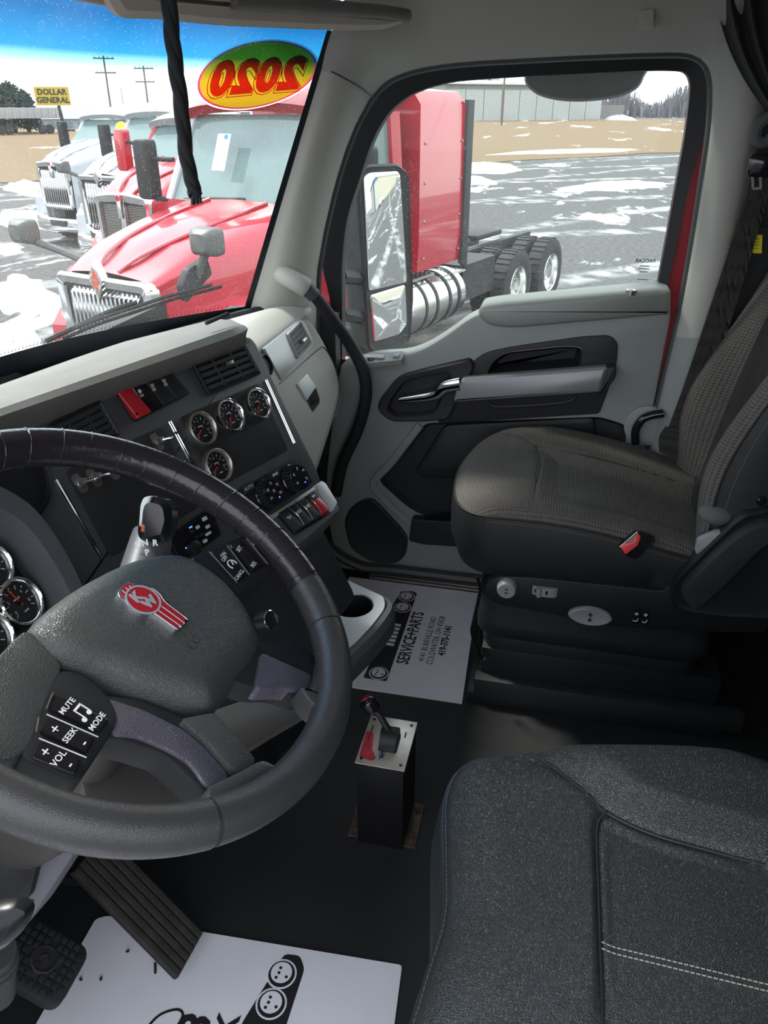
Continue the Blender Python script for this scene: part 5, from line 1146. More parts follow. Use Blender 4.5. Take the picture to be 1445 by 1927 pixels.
def off(r_, k, dz): return [V((cxp+(p.x-cxp)*k, cyp+(p.y-cyp)*k, (p.z*(1 if dz > -0.1 else 0.0)+dz) if dz > -0.1 else 0.53+dz)) for p in r_]
g.loft([rim_, off(rim_, 1.012, -0.012), off(rim_, 1.02, -0.04), off(rim_, 1.02, -0.09), off(rim_, 1.0, -0.13), off(rim_, 0.965, -0.165), off(rim_, 0.92, -0.175)], True, (False, True)); g.build('cushion_side', LEATHS, pseat, sharp=80)
g = G(); g.tube([p+V((0, 0, -0.001)) for p in rim_], 0.0032, 6, True); g.build('piping', PIPE, ct)
stitches('side_stitching', [V((cxp+(p.x-cxp)*1.014, cyp+(p.y-cyp)*1.014, p.z-0.011)) for p in rim_[80:]], THREADG, ct, 0.006, 0.004, 0.0005)
def seam_tube(path, zf, r, m_, par, dz=0.0, nm='seam'):
    g = G(); g.tube([V((x, y, zf(x, y)+dz)) for x, y in cr2(path, 6)], r, 6); return g.build(nm, m_, par)
seam_tube(ps1, pz, 0.0016, PIPE, ct, -0.0032); seam_tube(ps2, pz, 0.0016, PIPE, ct, -0.0032)
# backrest in horizontal slices
def yc(z): return -0.375-0.16*(z-0.52)-0.25*max(0, z-0.75)**2
def bb(z): return 0.070*math.exp(-((z-0.66)/0.20)**2)+0.012
zs = [0.46+0.03*k for k in range(28)]
def bk(xs):   # xs: list of (x, fraction of bolster, extra back)
    return [[V((x, yc(z)+bb(z)*f-b, z)) for x, f, b in xs] for z in zs]
g = G(); g.patch(bk([(0.592, 0.06, 0.004), (0.60, 0.03, 0), (0.66, 0, 0.004), (0.72, 0, 0.006), (0.78, 0, 0.004), (0.838, 0.03, 0), (0.846, 0.06, 0.004)]), 0.02); g.build('backrest_centre', FABDK, pseat, sharp=80)
def smooth_x(xs, n=4):
    c = cr([(a, b_, c_) for a, b_, c_ in xs], n); return [(p.x, p.y, p.z) for p in c]
g = G(); g.patch(bk(smooth_x([(0.842, 0.04, 0.006), (0.86, 0.35, 0), (0.885, 0.85, 0), (0.915, 1.0, 0), (0.945, 0.80, 0), (0.962, 0.1, 0.02), (0.966, 0, 0.12)]))); g.build('backrest_bolster', FABBACK, pseat, sharp=80)
g = G(); g.patch(bk(smooth_x([(0.596, 0.04, 0.006), (0.575, 0.35, 0), (0.555, 0.80, 0), (0.525, 1.0, 0), (0.500, 0.95, 0.0), (0.485, 0.75, 0.006)]))); g.build('backrest_bolster', FABBACK, pseat, sharp=80)
g = G(); g.patch(bk(smooth_x([(0.485, 0.75, 0.006), (0.474, 0.45, 0.02), (0.470, 0.1, 0.05), (0.470, 0, 0.11), (0.485, 0, 0.16), (0.52, 0, 0.19), (0.9, 0, 0.19), (0.966, 0, 0.12)]))); g.build('backrest_shell', LEATHS, pseat, sharp=80)
g = G(); g.tube([V((0.4845, yc(z)+bb(z)*0.75-0.006, z)) for z in zs], 0.0032, 6); g.build('piping', PIPE, pseat)
g = G(); g.tube([V((0.594, yc(z)+bb(z)*0.05-0.002, z)) for z in zs], 0.002, 5); g.build('seam', PIPE, pseat)
g = G(); g.tube([V((0.844, yc(z)+bb(z)*0.05-0.002, z)) for z in zs], 0.002, 5); g.build('seam', PIPE, pseat)
stitches('side_stitching', [V((0.4765, yc(z)+bb(z)*0.55-0.012, z)) for z in zs[2:16]], THREADG, pseat, 0.007, 0.0045, 0.0006)
# base: control panel, bellows, riser, rails
SB = Fr((0.472, 0, 0), (0, -1, 0), (0, 0, -1))
def sbp(pts, n=0.0): return [SB.pix(*p, n) for p in pts]
bp4 = rpoly(sbp([(912, 1112), (918, 1092), (940, 1082), (1000, 1084), (1100, 1094), (1252, 1110), (1268, 1085), (1300, 1060), (1445, 1010), (1445, 1190), (1330, 1188), (1240, 1182), (1150, 1178), (1060, 1160), (1030, 1152), (930, 1136)]), [0.01, 0.01, 0.01, 0.02, 0.02, 0.02, 0.02, 0.02, 0.02, 0.02, 0.02, 0.02, 0.02, 0.02, 0.02, 0.02], 3)
g = G(); g.prism(SB, bp4, -0.42, 0.006, 0.006); g.build('control_panel', BLK, pseat)
g = G(); g.loft([[V((0.715+(x-0.715)*k, -0.14+(y+0.14)*k, z)) for x, y in rrect(0.715, -0.14, 0.44, 0.50, 0.05, 4)] for z, k in ((0.34, 0.98), (0.33, 1.02), (0.295, 1.05), (0.27, 1.03), (0.235, 1.06), (0.205, 1.05), (0.185, 0.98), (0.16, 0.99), (0.14, 0.96))]); g.build('bellows', LEATHS, pseat)
g = G(); g.wbox(0.500, 0.93, -0.44, 0.105, 0.045, 0.15, 0.006); g.build('riser', BLK, pseat)
g = G(); g.wbox(0.470, 0.505, -0.50, 0.115, 0.03, 0.075, 0.004); g.build('slide_rail', BLKP, pseat)
g = G(); g.wbox(0.470, 0.94, -0.46, 0.13, 0.001, 0.035, 0.004); g.build('floor_frame', BLK, pseat)
g = G(); p = at_z(895, 1282, 0.035); g.lathe(Fr((p.x, p.y, 0.03), (1, 0, 0), (0, -1, 0), (0, 0, 1)), [(0.012, 0), (0.012, 0.006), (0.008, 0.009), (0.008, 0.016)], 12); g.build('mount_bolt', RUB, pseat)
g = G(); g.tube(cr([at_x(px, py, 0.468) for px, py in [(897, 1085), (903, 1105), (901, 1125), (892, 1165), (888, 1190), (896, 1215), (906, 1238), (915, 1240)]], 5), 0.0042, 8); g.build('slide_bar', GLOSSBLK, pseat)
# control knobs
q = SB.pix(953, 1110, 0.02); f = SB.shift(q[0], q[1], 0.004)
g = G(); g.lathe(f, [(0.0225, 0), (0.0225, 0.004), (0.0205, 0.020), (0.018, 0.0225)], 28); kn = g.build('round_knob', KNOBG, pseat)
for sg in (-1, 1): 
    g = G(); f3 = f.shift(0.0, sg*0.0045, 0.0227); g.prism(f3, [(-0.005, -0.002), (0.005, -0.002), (0, 0.003)], 0, 0.0004); g.build('arrow_mark', INK, kn)
q = SB.pix(1025, 1114, 0.01); f = SB.shift(q[0], q[1], 0.004)
g = G(); g.loft([[f(x, y, z) for y in (-0.011, 0.011)]+[f(x, y, 0) for y in (0.011, -0.011)] for x, z in [(-0.027, 0.004), (-0.020, 0.005), (-0.016, 0.014), (-0.011, 0.016), (-0.006, 0.010), (0.006, 0.010), (0.020, 0.009), (0.027, 0.003)]]); rk = g.build('tilt_rocker', KNOBG, pseat)
for x in (-0.021, 0.004): 
    g = G(); g.box(f, x, 0, 0.0095 if x > 0 else 0.0055, 0.004, 0.010, 0.001); g.build('seat_mark', INK, rk)
q = SB.pix(1110, 1158, 0.01); f = SB.shift(q[0], q[1], 0.004)
le = [(0.047*math.cos(a)*(1.0), 0.0225*math.sin(a)*(abs(math.sin(a))**0.15)) for a in [2*math.pi*k/36 for k in range(36)]]
g = G(); g.loft([[f(*p, -0.004) for p in scale2(le, 1.13)], [f(*p, 0.004) for p in scale2(le, 1.13)], [f(*p, 0.003) for p in scale2(le, 1.06)]], True, (True, True)); g.build('lever_well', BLK, pseat)
g = G(); g.loft([[f(*p, 0.0) for p in le], [f(*p, 0.012) for p in le], [f(*p, 0.015) for p in scale2(le, 0.9)], [f(*p, 0.011) for p in scale2(le, 0.3)]]); hl = g.build('height_lever', KNOBG, pseat)
for sg in (-1, 1):
    g = G(); f3 = f.shift(0, sg*0.006, 0.0145); g.prism(f3, [(-0.0055, 0), (-0.002, 0), (-0.002, -0.004*sg), (0.002, -0.004*sg), (0.002, 0), (0.0055, 0), (0, 0.006*sg)], 0, 0.0006); g.build('arrow_mark', INK, hl)
q = SB.pix(1205, 1161, 0.008); f = SB.shift(q[0], q[1], 0.005)
g = G(); ol = rrect(0, 0, 0.042, 0.044, 0.005); g.frame(f, ol, inset2(ol, 0.003), -0.001, 0.0035); g.build('switch_bezel', BLK, pseat)
for dx in (-0.0095, 0.0095):
    g = G(); g.prism(f, rrect(dx, 0, 0.0165, 0.037, 0.004), 0, 0.006, 0.002); sk_ = g.build('seat_switch', GLOSSBLK, pseat)
    text('+', f.shift(dx, -0.008, 0.0062), 0.016, WHT, sk_, 'plus_mark', 0.0002, bold=0.0004)
    g = G(); g.tube([f(dx-0.005, 0.009, 0.0064), f(dx-0.001, 0.011, 0.0064), f(dx+0.003, 0.010, 0.0064), f(dx+0.005, 0.003, 0.0064)], 0.0011, 5); g.build('seat_icon', WHT, sk_)
# recliner cover and lever
rc = cr2(sbp([(1262, 1128), (1268, 1095), (1300, 1060), (1350, 1010), (1390, 975), (1420, 965), (1470, 975), (1470, 1150), (1400, 1165), (1330, 1160), (1280, 1150)], 0.02), 4, True)
g = G(); g.loft([[SB(*p, -0.02) for p in rc], [SB(*p, 0.012) for p in rc], [SB(*p, 0.020) for p in inset2(rc, 0.006)], [SB(*p, 0.016) for p in inset2(rc, 0.014)]]); g.build('recliner_cover', BLK, pseat)
rl = cr2(sbp([(1284, 1128), (1286, 1108), (1310, 1080), (1350, 1040), (1400, 1000), (1450, 985), (1480, 1000), (1440, 1030), (1380, 1090), (1330, 1135), (1302, 1147)], 0.04), 4, True)
g = G(); g.loft([[SB(*p, 0.012) for p in rl], [SB(*p, 0.034) for p in rl], [SB(*p, 0.042) for p in inset2(rl, 0.005)], [SB(*p, 0.043) for p in scale2(rl, 0.7)]]); g.build('recliner_lever', BLKP, pseat)
g = G(); g.prism(SB, rpoly(sbp([(1308, 1040), (1312, 1018), (1345, 1003), (1375, 1000), (1330, 1035), (1312, 1045)], 0.015), 0.006), 0.0, 0.014, 0.003); g.build('cover_flap', KNOBG, pseat)
g = G(); q = SB(*SB.pix(1345, 975, 0.0), -0.02); g.ball(SB, *SB.pix(1350, 975, 0), -0.02, 0.035, 0.022, 0.03, 14); g.build('carpet_tuft', CURT, pseat)
g = G(); q = at_x(1432, 942, 0.468); g.lathe(Fr(q, (0, -1, 0), (0, 0, -1)), [(0.010, 0), (0.010, 0.004), (0.006, 0.008), (0.004, 0.008)], 12); g.build('side_bolt', GLOSSBLK, pseat)
# loop handle behind the seat by the pillar
g = G(); g.tube(cr([at_x(px, py, 0.97) for px, py in [(1196, 835), (1196, 810), (1208, 790), (1225, 782), (1248, 778)]], 5), 0.011, 10); g.build('seat_release_loop', GLOSSBLK, pseat)
# buckle
BK = Fr(at_x(1200, 1028, 0.452), V((0.1, -0.99, 0)), V((-0.30, 0, -0.95))); 
buck = thing('belt_buckle', tuple(BK.o), 'black seat belt buckle with a bright red button on the passenger seat edge', 'buckle')
c4 = [BK.pix(*p) for p in [(1166, 1028), (1198, 1000), (1228, 1008), (1232, 1020), (1197, 1053), (1180, 1046)]]
g = G(); cr_ = rpoly(c4, 0.003, 3); g.prism(BK, cr_, -0.02, 0.006, 0.003); g.build('buckle_case', GLOSSBLK, buck)
g = G(); g.prism(BK, rpoly([BK.pix(*p, 0.008) for p in [(1167, 1028), (1176, 1022), (1192, 1018), (1198, 1002), (1205, 1010), (1200, 1026), (1178, 1043)]], 0.0025, 3), 0.0, 0.0085, 0.0015); g.build('release_button', REDSOFT, buck)
for px, py in ((1181, 1017), (1190, 1012)):
    q = BK.pix(px, py, 0.007); g = G(); g.lathe(BK.shift(q[0], q[1], 0.006), [(0.0022, 0), (0.0016, 0.001)], 8); g.build('rivet', DULLCHR, buck)
rimp = [BK(*BK.pix(*p, 0.004), 0.005) for p in [(1166, 1028), (1198, 1000)]]; g = G(); g.tube(rimp, 0.0009, 5); g.build('edge_line', DULLCHR, buck)

# ---------------- driver seat
dseat = thing('driver_seat', (-0.45, -0.15, 0.0), 'black leather driver seat cushion with piped seams in the foreground', 'seat')
do = cr2([(-0.62, 0.076), (-0.53, 0.068), (-0.449, 0.060), (-0.36, 0.073), (-0.285, 0.084), (-0.228, 0.074), (-0.203, 0.035), (-0.188, -0.03), (-0.160, -0.14), (-0.138, -0.25), (-0.142, -0.32), (-0.20, -0.43), (-0.40, -0.47), (-0.62, -0.46), (-0.75, -0.40), (-0.78, -0.2), (-0.75, 0.0), (-0.70, 0.06)], 8, True)
sA = cr2([(-0.212, -0.018), (-0.228, -0.045), (-0.262, -0.090), (-0.290, -0.117), (-0.310, -0.17), (-0.318, -0.235), (-0.324, -0.31), (-0.33, -0.46)], 5)
sB = cr2([(-0.290, -0.117), (-0.305, -0.108), (-0.335, -0.105), (-0.400, -0.106), (-0.467, -0.107), (-0.545, -0.108), (-0.66, -0.108)], 4)
def side_of(x, y, path):
    best = 9; sg = 1
    for a, b in zip(path, path[1:]):
        ax, ay = b[0]-a[0], b[1]-a[1]; l2 = ax*ax+ay*ay; t = max(0, min(1, ((x-a[0])*ax+(y-a[1])*ay)/l2)); d = math.hypot(x-a[0]-ax*t, y-a[1]-ay*t)
        if d < best: best = d; sg = 1 if ax*(y-a[1])-ay*(x-a[0]) > 0 else -1
    return best*sg
def dz(x, y):
    z = 0.535-0.35*max(0, y-0.02)**1.4-0.02*max(0, -y-0.1)
    a = side_of(x, y, sA)   # >0 on the bolster side
    if a > 0: z += 0.020*min(1, a/0.05)*min(1, max(0, 0.03-y)/0.08)
    elif y < -0.10: z -= 0.006*min(1, (-0.10-y)/0.02, -a/0.02)
    return z
g, rim2 = cushion_top(do, dz, [sA, sB], 0.085, nr=80, drop=0.040, cen=(-0.42, -0.15), gd=0.0055, gw=0.0045); dt_ = g.build('cushion_top', LEATH, dseat, sharp=80)
cxp, cyp = -0.46, -0.18
def off2(k, z, bulge=0): return [V((cxp+(p.x-cxp)*k, cyp+(p.y-cyp)*k, z+(p.z-0.50)*max(0, 1-(0.50-z)/0.15))) for p in rim2]
g = G(); g.loft([rim2, off2(1.012, 0.488), off2(1.035, 0.46), off2(1.055, 0.41), off2(1.055, 0.36), off2(1.02, 0.315), off2(0.95, 0.30)], True, (False, True)); g.build('cushion_side', LEATH, dseat, sharp=80)
g = G(); g.tube([p+V((0, 0, -0.001)) for p in rim2], 0.0028, 6, True); g.build('piping', PIPE, dt_)
for k_, dzz in ((1.010, -0.008), (0.988, 0.011)): stitches('edge_stitching', [V((cxp+(p.x-cxp)*k_, cyp+(p.y-cyp)*k_, p.z+dzz)) for p in rim2[:60]], THREADG, dt_, 0.0065, 0.0045, 0.0005)
seam_tube(sA, dz, 0.0022, PIPE, dt_, -0.0040); seam_tube(sB, dz, 0.0022, PIPE, dt_, -0.0035)
for x0 in (-0.464, -0.471):
    pth = [V((x0-0.004*k/30, -0.110-0.006*k, 0)) for k in range(56)]
    stitches('top_stitching', [V((p.x, p.y, dz(p.x, p.y)+0.0006)) for p in pth], THREAD, dt_, 0.0055, 0.0040, 0.00065)
g = G(); g.wbox(-0.72, -0.20, -0.42, 0.0, 0.0, 0.20, 0.01); g.build('seat_base', BLK, dseat)
g = G(); g.wbox(-0.68, -0.24, -0.38, -0.03, 0.20, 0.31, 0.01); g.build('suspension_box', LEATHS, dseat)
# ================================================================== OUTSIDE
def ground_mat(name, dark, light, snow, sc, thr, streak, sharp_=0.04, tracks=False):
    m = bpy.data.materials.new(name); m.use_nodes = True; n = m.node_tree.nodes; l = m.node_tree.links; b = n['Principled BSDF']; b.inputs['Roughness'].default_value = 0.85
    b.inputs['Specular IOR Level'].default_value = 0.25
    tcd = n.new('ShaderNodeTexCoord'); mp_ = n.new('ShaderNodeMapping'); mp_.inputs['Rotation'].default_value[2] = math.radians(streak[2]); mp_.inputs['Scale'].default_value = (streak[0], streak[1], 1)
    l.new(tcd.outputs['Object'], mp_.inputs[0])
    a = n.new('ShaderNodeTexNoise'); a.inputs['Scale'].default_value = 9; a.inputs['Detail'].default_value = 9; a.inputs['Roughness'].default_value = 0.7; l.new(tcd.outputs['Object'], a.inputs['Vector'])
    rA = n.new('ShaderNodeValToRGB'); rA.color_ramp.elements[0].position = 0.32; rA.color_ramp.elements[1].position = 0.72; rA.color_ramp.elements[0].color = (*dark, 1); rA.color_ramp.elements[1].color = (*light, 1); l.new(a.outputs['Fac'], rA.inputs[0])
    s = n.new('ShaderNodeTexNoise'); s.inputs['Scale'].default_value = sc; s.inputs['Detail'].default_value = 7; s.inputs['Roughness'].default_value = 0.62; l.new(mp_.outputs[0], s.inputs['Vector'])
    rS = n.new('ShaderNodeValToRGB'); rS.color_ramp.elements[0].position = thr; rS.color_ramp.elements[1].position = thr+sharp_; l.new(s.outputs['Fac'], rS.inputs[0])
    fac = rS.outputs[0]
    if tracks:   # packed snow left in crossing wheel tracks
        for rot, off_, wsc in ((-32, 0.0, 0.045), (-52, 4.0, 0.06)):
            m2 = n.new('ShaderNodeMapping'); m2.inputs['Rotation'].default_value[2] = math.radians(rot); m2.inputs['Location'].default_value[0] = off_; l.new(tcd.outputs['Object'], m2.inputs[0])
            wv = n.new('ShaderNodeTexWave'); wv.inputs['Scale'].default_value = wsc; wv.inputs['Distortion'].default_value = 3.5; wv.inputs['Detail'].default_value = 3; wv.inputs['Detail Scale'].default_value = 0.35; l.new(m2.outputs[0], wv.inputs['Vector'])
            r3 = n.new('ShaderNodeValToRGB'); r3.color_ramp.elements[0].position = 0.93; r3.color_ramp.elements[1].position = 1.0; l.new(wv.outputs['Fac'], r3.inputs[0])
            s3 = n.new('ShaderNodeTexNoise'); s3.inputs['Scale'].default_value = 1.3; s3.inputs['Detail'].default_value = 8; l.new(m2.outputs[0], s3.inputs['Vector'])
            r4 = n.new('ShaderNodeValToRGB'); r4.color_ramp.elements[0].position = 0.42; r4.color_ramp.elements[1].position = 0.75; l.new(s3.outputs['Fac'], r4.inputs[0])
            mm = n.new('ShaderNodeMath'); mm.operation = 'MULTIPLY'; l.new(r3.outputs[0], mm.inputs[0]); l.new(r4.outputs[0], mm.inputs[1])
            mx_ = n.new('ShaderNodeMath'); mx_.operation = 'MAXIMUM'; l.new(fac, mx_.inputs[0]); l.new(mm.outputs[0], mx_.inputs[1]); fac = mx_.outputs[0]
    mx = n.new('ShaderNodeMix'); mx.data_type = 'RGBA'; l.new(fac, mx.inputs[0]); l.new(rA.outputs[0], mx.inputs[6]); mx.inputs[7].default_value = (*snow, 1); l.new(mx.outputs[2], b.inputs['Base Color'])
    bp = n.new('ShaderNodeBump'); bp.inputs['Strength'].default_value = 0.5; bp.inputs['Distance'].default_value = 0.03; l.new(a.outputs['Fac'], bp.inputs['Height']); l.new(bp.outputs[0], b.inputs['Normal'])
    return m
ASPH = ground_mat('wet_gravel_lot', (0.045, 0.045, 0.047), (0.15, 0.147, 0.142), (0.60, 0.61, 0.63), 0.30, 0.60, (0.55, 1.5, 35), 0.03, True)
FIELD = ground_mat('dry_grass_field', (0.12, 0.078, 0.042), (0.24, 0.165, 0.09), (0.62, 0.63, 0.65), 0.14, 0.60, (0.28, 1.6, 80), 0.02)
g = G(); g.wbox(-60, 420, -260, 330, GZ-0.3, GZ); tag(g.build('ground', ASPH), kind='structure')
e0, e1 = V((51.6, 1.25, 0)), V((29.7, 22.7, 0)); ed = (e1-e0).normalized(); en = V((-ed.y, ed.x, 0)); en = en if en.x > 0 else -en
fl = []
random.seed(3)
for k in range(41):
    p = e0+ed*(-140+6.5*k); w_ = 1.2*math.sin(k*1.3)+0.8*math.sin(k*2.9)
    fl.append((p.x+en.x*w_, p.y+en.y*w_))
far_ = [(fl[-1][0]+en.x*420, fl[-1][1]+en.y*420), (fl[0][0]+en.x*420, fl[0][1]+en.y*420)]
g = G(); g.prism(WORLD, fl+far_, GZ-0.1, GZ+0.04); tag(g.build('lawn', FIELD), kind='structure')
SNOW = mat('packed_snow', (0.47, 0.49, 0.52), 0.75, 0, ('grain', 8, 0.6), (2, 0.08))
def mound(px, py, wx, wy, h, label, rot=0.0, D_=None):
    c = at_z(px, py, GZ); rng = random.Random(px*7+py); g = G(); rings = []
    for j, (k, z) in enumerate(((1.0, -0.02), (0.92, 0.25), (0.75, 0.6), (0.5, 0.85), (0.25, 0.97), (0.04, 1.0))):
        ring_ = []
        for i in range(36):
            a = 2*math.pi*i/36; nz = 1+0.16*math.sin(3*a+px)+0.10*math.sin(7*a+py)+0.06*math.sin(13*a); x, y = wx*k*nz*math.cos(a), wy*k*nz*math.sin(a)
            ring_.append(V((c.x+x*math.cos(rot)-y*math.sin(rot), c.y+x*math.sin(rot)+y*math.cos(rot), GZ+h*z*(1+0.2*math.sin(5*a+j)))))
        rings.append(ring_)
    g.loft(rings, True, (False, True)); tag(g.build('snow_bank', SNOW), label, 'snow', 'snow banks on the lot')
mound(905, 322, 2.6, 1.6, 0.35, 'snow bank on the lot right of the red sleeper panel', -0.6)
mound(885, 345, 1.2, 1.0, 0.25, 'small snow bank beside the dark sleeper edge', -0.6)
mound(1155, 350, 3.2, 1.4, 0.10, 'thin flat snow patch on the right of the lot', -0.6)
mound(60, 415, 2.6, 0.9, 0.16, 'snow patch left of the parked trucks', 0.9)
mound(40, 555, 1.7, 0.55, 0.14, 'snow patch below the black hood mirror', 0.7)
mound(30, 655, 1.6, 0.35, 0.12, 'snow strip along the bottom of the windshield view', 0.75)
mound(10, 470, 0.8, 0.4, 0.08, 'small snow patch at the left edge of the lot', 0.7)
mound(60, 356, 4.5, 0.8, 0.12, 'long snow strip at the edge of the dry field', 0.75)
mound(1080, 287, 7.0, 1.6, 0.20, 'long snow strip where lot meets field', -0.8)

# ------------------------------------------------------------------ parked tractors
HD = 161.0
TGLASS = mat('truck_window_glass', (0.16, 0.24, 0.235), 0.06, 0.0, None, (1.5, 0.35), spec=0.8)
LAMP = mat('headlamp_lens', (0.62, 0.63, 0.64), 0.1, 0.3)
class TruckFrame:
    def __init__(s, F): a = math.radians(HD); s.F = V((F[0], F[1], GZ)); s.h = V((math.cos(a), math.sin(a), 0)); s.l = V((-s.h.y, s.h.x, 0))
    def __call__(s, u, v, z): return s.F+s.h*u+s.l*v+V((0, 0, z))
def wheel_at(T, u, v, parent, rim_m, r=0.51, w_=0.28, out=1):
    f = Fr(T(u, v, r), T.h, V((0, 0, -1)), T.l*out)
    g = G(); g.lathe(f, [(r*0.56, -w_), (r*0.80, -w_), (r*0.97, -w_*0.9), (r, -w_*0.75), (r, -w_*0.25), (r*0.97, -w_*0.1), (r*0.80, 0.0), (r*0.60, -0.015), (r*0.56, -0.03)], 40, (True, False)); ty = g.build('tyre', TYRE, parent)
    for k in range(30):
        a = 2*math.pi*k/30; f3 = Fr(f(r*math.cos(a), r*math.sin(a), -w_*0.5), f.x*math.cos(a)+f.y*math.sin(a), f.y*math.cos(a)-f.x*math.sin(a), f.z)
        g = G(); g.box(f3, 0.004, 0.02*(k % 2), 0, 0.016, 0.055, w_*0.72); g.build('tread_lug', TYRE, ty)
    g = G(); g.lathe(f, [(r*0.575, -0.03), (r*0.56, -0.012), (r*0.53, -0.02), (r*0.50, -0.10), (r*0.30, -0.13), (r*0.20, -0.12), (r*0.19, -0.04), (r*0.10, -0.035)], 32, (False, True)); rm = g.build('wheel_rim', rim_m, parent)
    for k in range(10):
        a = 2*math.pi*k/10; g = G(); g.lathe(f.shift(r*0.27*math.cos(a), r*0.27*math.sin(a), -0.125), [(0.016, 0), (0.014, 0.03), (0.006, 0.035)], 8); g.build('lug_nut', CHROME, rm)
def sect(T, u, wb, zb, wm, zm, wt, zt, crown=0.03):
    half = [(wb, zb), (wm, (zb+zm)/2), (wm, zm), (wm*0.5+wt*0.5+0.02, zm*0.35+zt*0.65), (wt, zt-0.01), (wt*0.6, zt+crown*0.4), (wt*0.25, zt+crown*0.8)]
    return [T(u, v, z) for v, z in half]+[T(u, 0, zt+crown)]+[T(u, -v, z) for v, z in reversed(half)]
def tractor(F, label, pm, kind, roofm, detail, name='semi_truck', roofz=2.92, hz=0.0, hs=0.92):
    T = TruckFrame(F); du = 1.9*(1-hs); t = thing(name, tuple(T(0, 0, 0)), label, 'truck', 'trucks parked in a row')
    # hood
    wid = 1.0 if kind == 'intl' else 0.93
    S = [(0.03, .56, 0.60, .58, 1.46, .50, 1.56), (-0.15, .62, 0.60, .64, 1.50, .53, 1.63), (-0.5, .72, 0.80, .76, 1.56, .57, 1.76), (-1.1, .82, 1.0, .88, 1.62, .64, 1.88), (-1.9, .95, 1.0, 1.0, 1.70, .74, 1.99)]
    rings = [cr(sect(T, u, wb*wid, zb, wm*wid, zm+hz, wt*wid, zt+hz), 3) for u, wb, zb, wm, zm, wt, zt in [(a_[0]*hs if a_[0] < 0 else a_[0], *a_[1:]) for a_ in S]]
    g = G(); g.loft(rings, False, (False, False)); hood_ = g.build('hood', pm, t, sharp=50)
    for sg in (-1, 1):   # raised hood creases
        g = G(); pts = [T(u*hs, sg*v, z+hz) for u, v, z in cr([(0.0, 0.13, 1.60), (-0.2, 0.20, 1.70), (-0.7, 0.30, 1.83), (-1.4, 0.36, 1.945), (-1.85, 0.38, 2.01)], 4)]
        g.tube(pts, 0.03, 8, up=(0, 0, 1), ry=0.018); g.build('hood_crease', pm, hood_)
        # fender
        fr_ = []
        for u, z in cr2([(-0.16, 0.62), (-0.18, 0.95), (-0.28, 1.15), (-0.48, 1.27), (-0.8, 1.30), (-1.25, 1.22), (-1.55, 1.0), (-1.65, 0.6)], 4):
            fr_.append([T(u, sg*0.55, z+0.06), T(u, sg*0.85, z+0.03), T(u, sg*1.08, z-0.02), T(u, sg*1.18, z-0.12), T(u*0.97-0.02, sg*1.19, z-0.22 if z > 0.8 else z)])
        g = G(); g.patch(fr_); g.build('fender', pm, t, sharp=60)
        g = G(); g.loft([[T(u, sg*0.50, zt_), T(u, sg*1.10, zt_-0.06), T(u, sg*1.15, 0.35), T(u, sg*0.50, 0.35)] for u, zt_ in ((-0.12, 1.02), (-0.30, 1.22), (-0.42, 1.28))]); g.build('fender_nose', pm, t)
        fl_ = Fr(T(-0.14, sg*0.82, 0.98), T.l*sg+T.h*-0.35, V((0, 0, -1)), T.h+T.l*sg*0.35)
        g = G(); g.prism(fl_, rpoly([(-0.22, -0.14), (0.20, -0.20), (0.24, 0.02), (0.10, 0.16), (-0.20, 0.14)], 0.05), -0.1, 0.02, 0.02); g.build('headlight', LAMP, t)
        wheel_at(T, -0.95, sg*1.18, t, ALU, out=sg)
        # door mirror
        f = Fr(T(-2.0+du, sg*1.42, 2.22), T.l, V((0, 0, -1)), T.h)
        g = G(); g.prism(f, rrect(0, -0.02, 0.22, 0.60, 0.06), -0.10, 0.05, 0.03); mm_ = g.build('door_mirror', pm if (kind == 'kw' and pm is RED) else BLKP, t)
        g = G(); g.tube([T(-2.05+du, sg*1.02, 2.35), T(-2.03+du, sg*1.34, 2.35)], 0.025, 8); g.tube([T(-2.05+du, sg*1.02, 1.95), T(-2.03+du, sg*1.34, 1.95)], 0.025, 8); g.build('mirror_arm', BLKP, mm_)
    # grille
    GF = Fr(T(0.07, 0, hz), -T.l, V((0, 0, -1)), T.h+V((0, 0, 0.10)))     # s to the viewer's right, t = -height
    if kind == 'intl':
        go = rpoly([(-0.60, -1.56), (0.60, -1.56), (0.56, -0.62), (0.40, -0.52), (-0.40, -0.52), (-0.56, -0.62)], [0.10, 0.10, 0.06, 0.06, 0.06, 0.06]); gi = rpoly([(-0.50, -1.46), (0.50, -1.46), (0.47, -0.66), (0.36, -0.60), (-0.36, -0.60), (-0.47, -0.66)], 0.04)
    else:
        go = rpoly([(-0.54, -1.58), (0, -1.64), (0.54, -1.58), (0.50, -0.66), (-0.50, -0.66)], [0.08, 0.3, 0.08, 0.04, 0.04]); gi = rpoly([(-0.46, -1.47), (0, -1.50), (0.46, -1.47), (0.44, -0.72), (-0.44, -0.72)], 0.03)
    g = G(); g.loft([[GF(*p, -0.10) for p in go], [GF(*p, 0.02) for p in go], [GF(*p, 0.05) for p in inset2(go, 0.03)], [GF(*p, 0.03) for p in inset2(gi, -0.01)], [GF(*p, -0.04) for p in gi]], True, (False, False)); g.build('grille_surround', CHROME, t)
    g = G(); g.prism(GF, gi, -0.12, -0.04); g.build('grille_backing', FRAMEBLK, t)
    nb = 16 if detail else 12
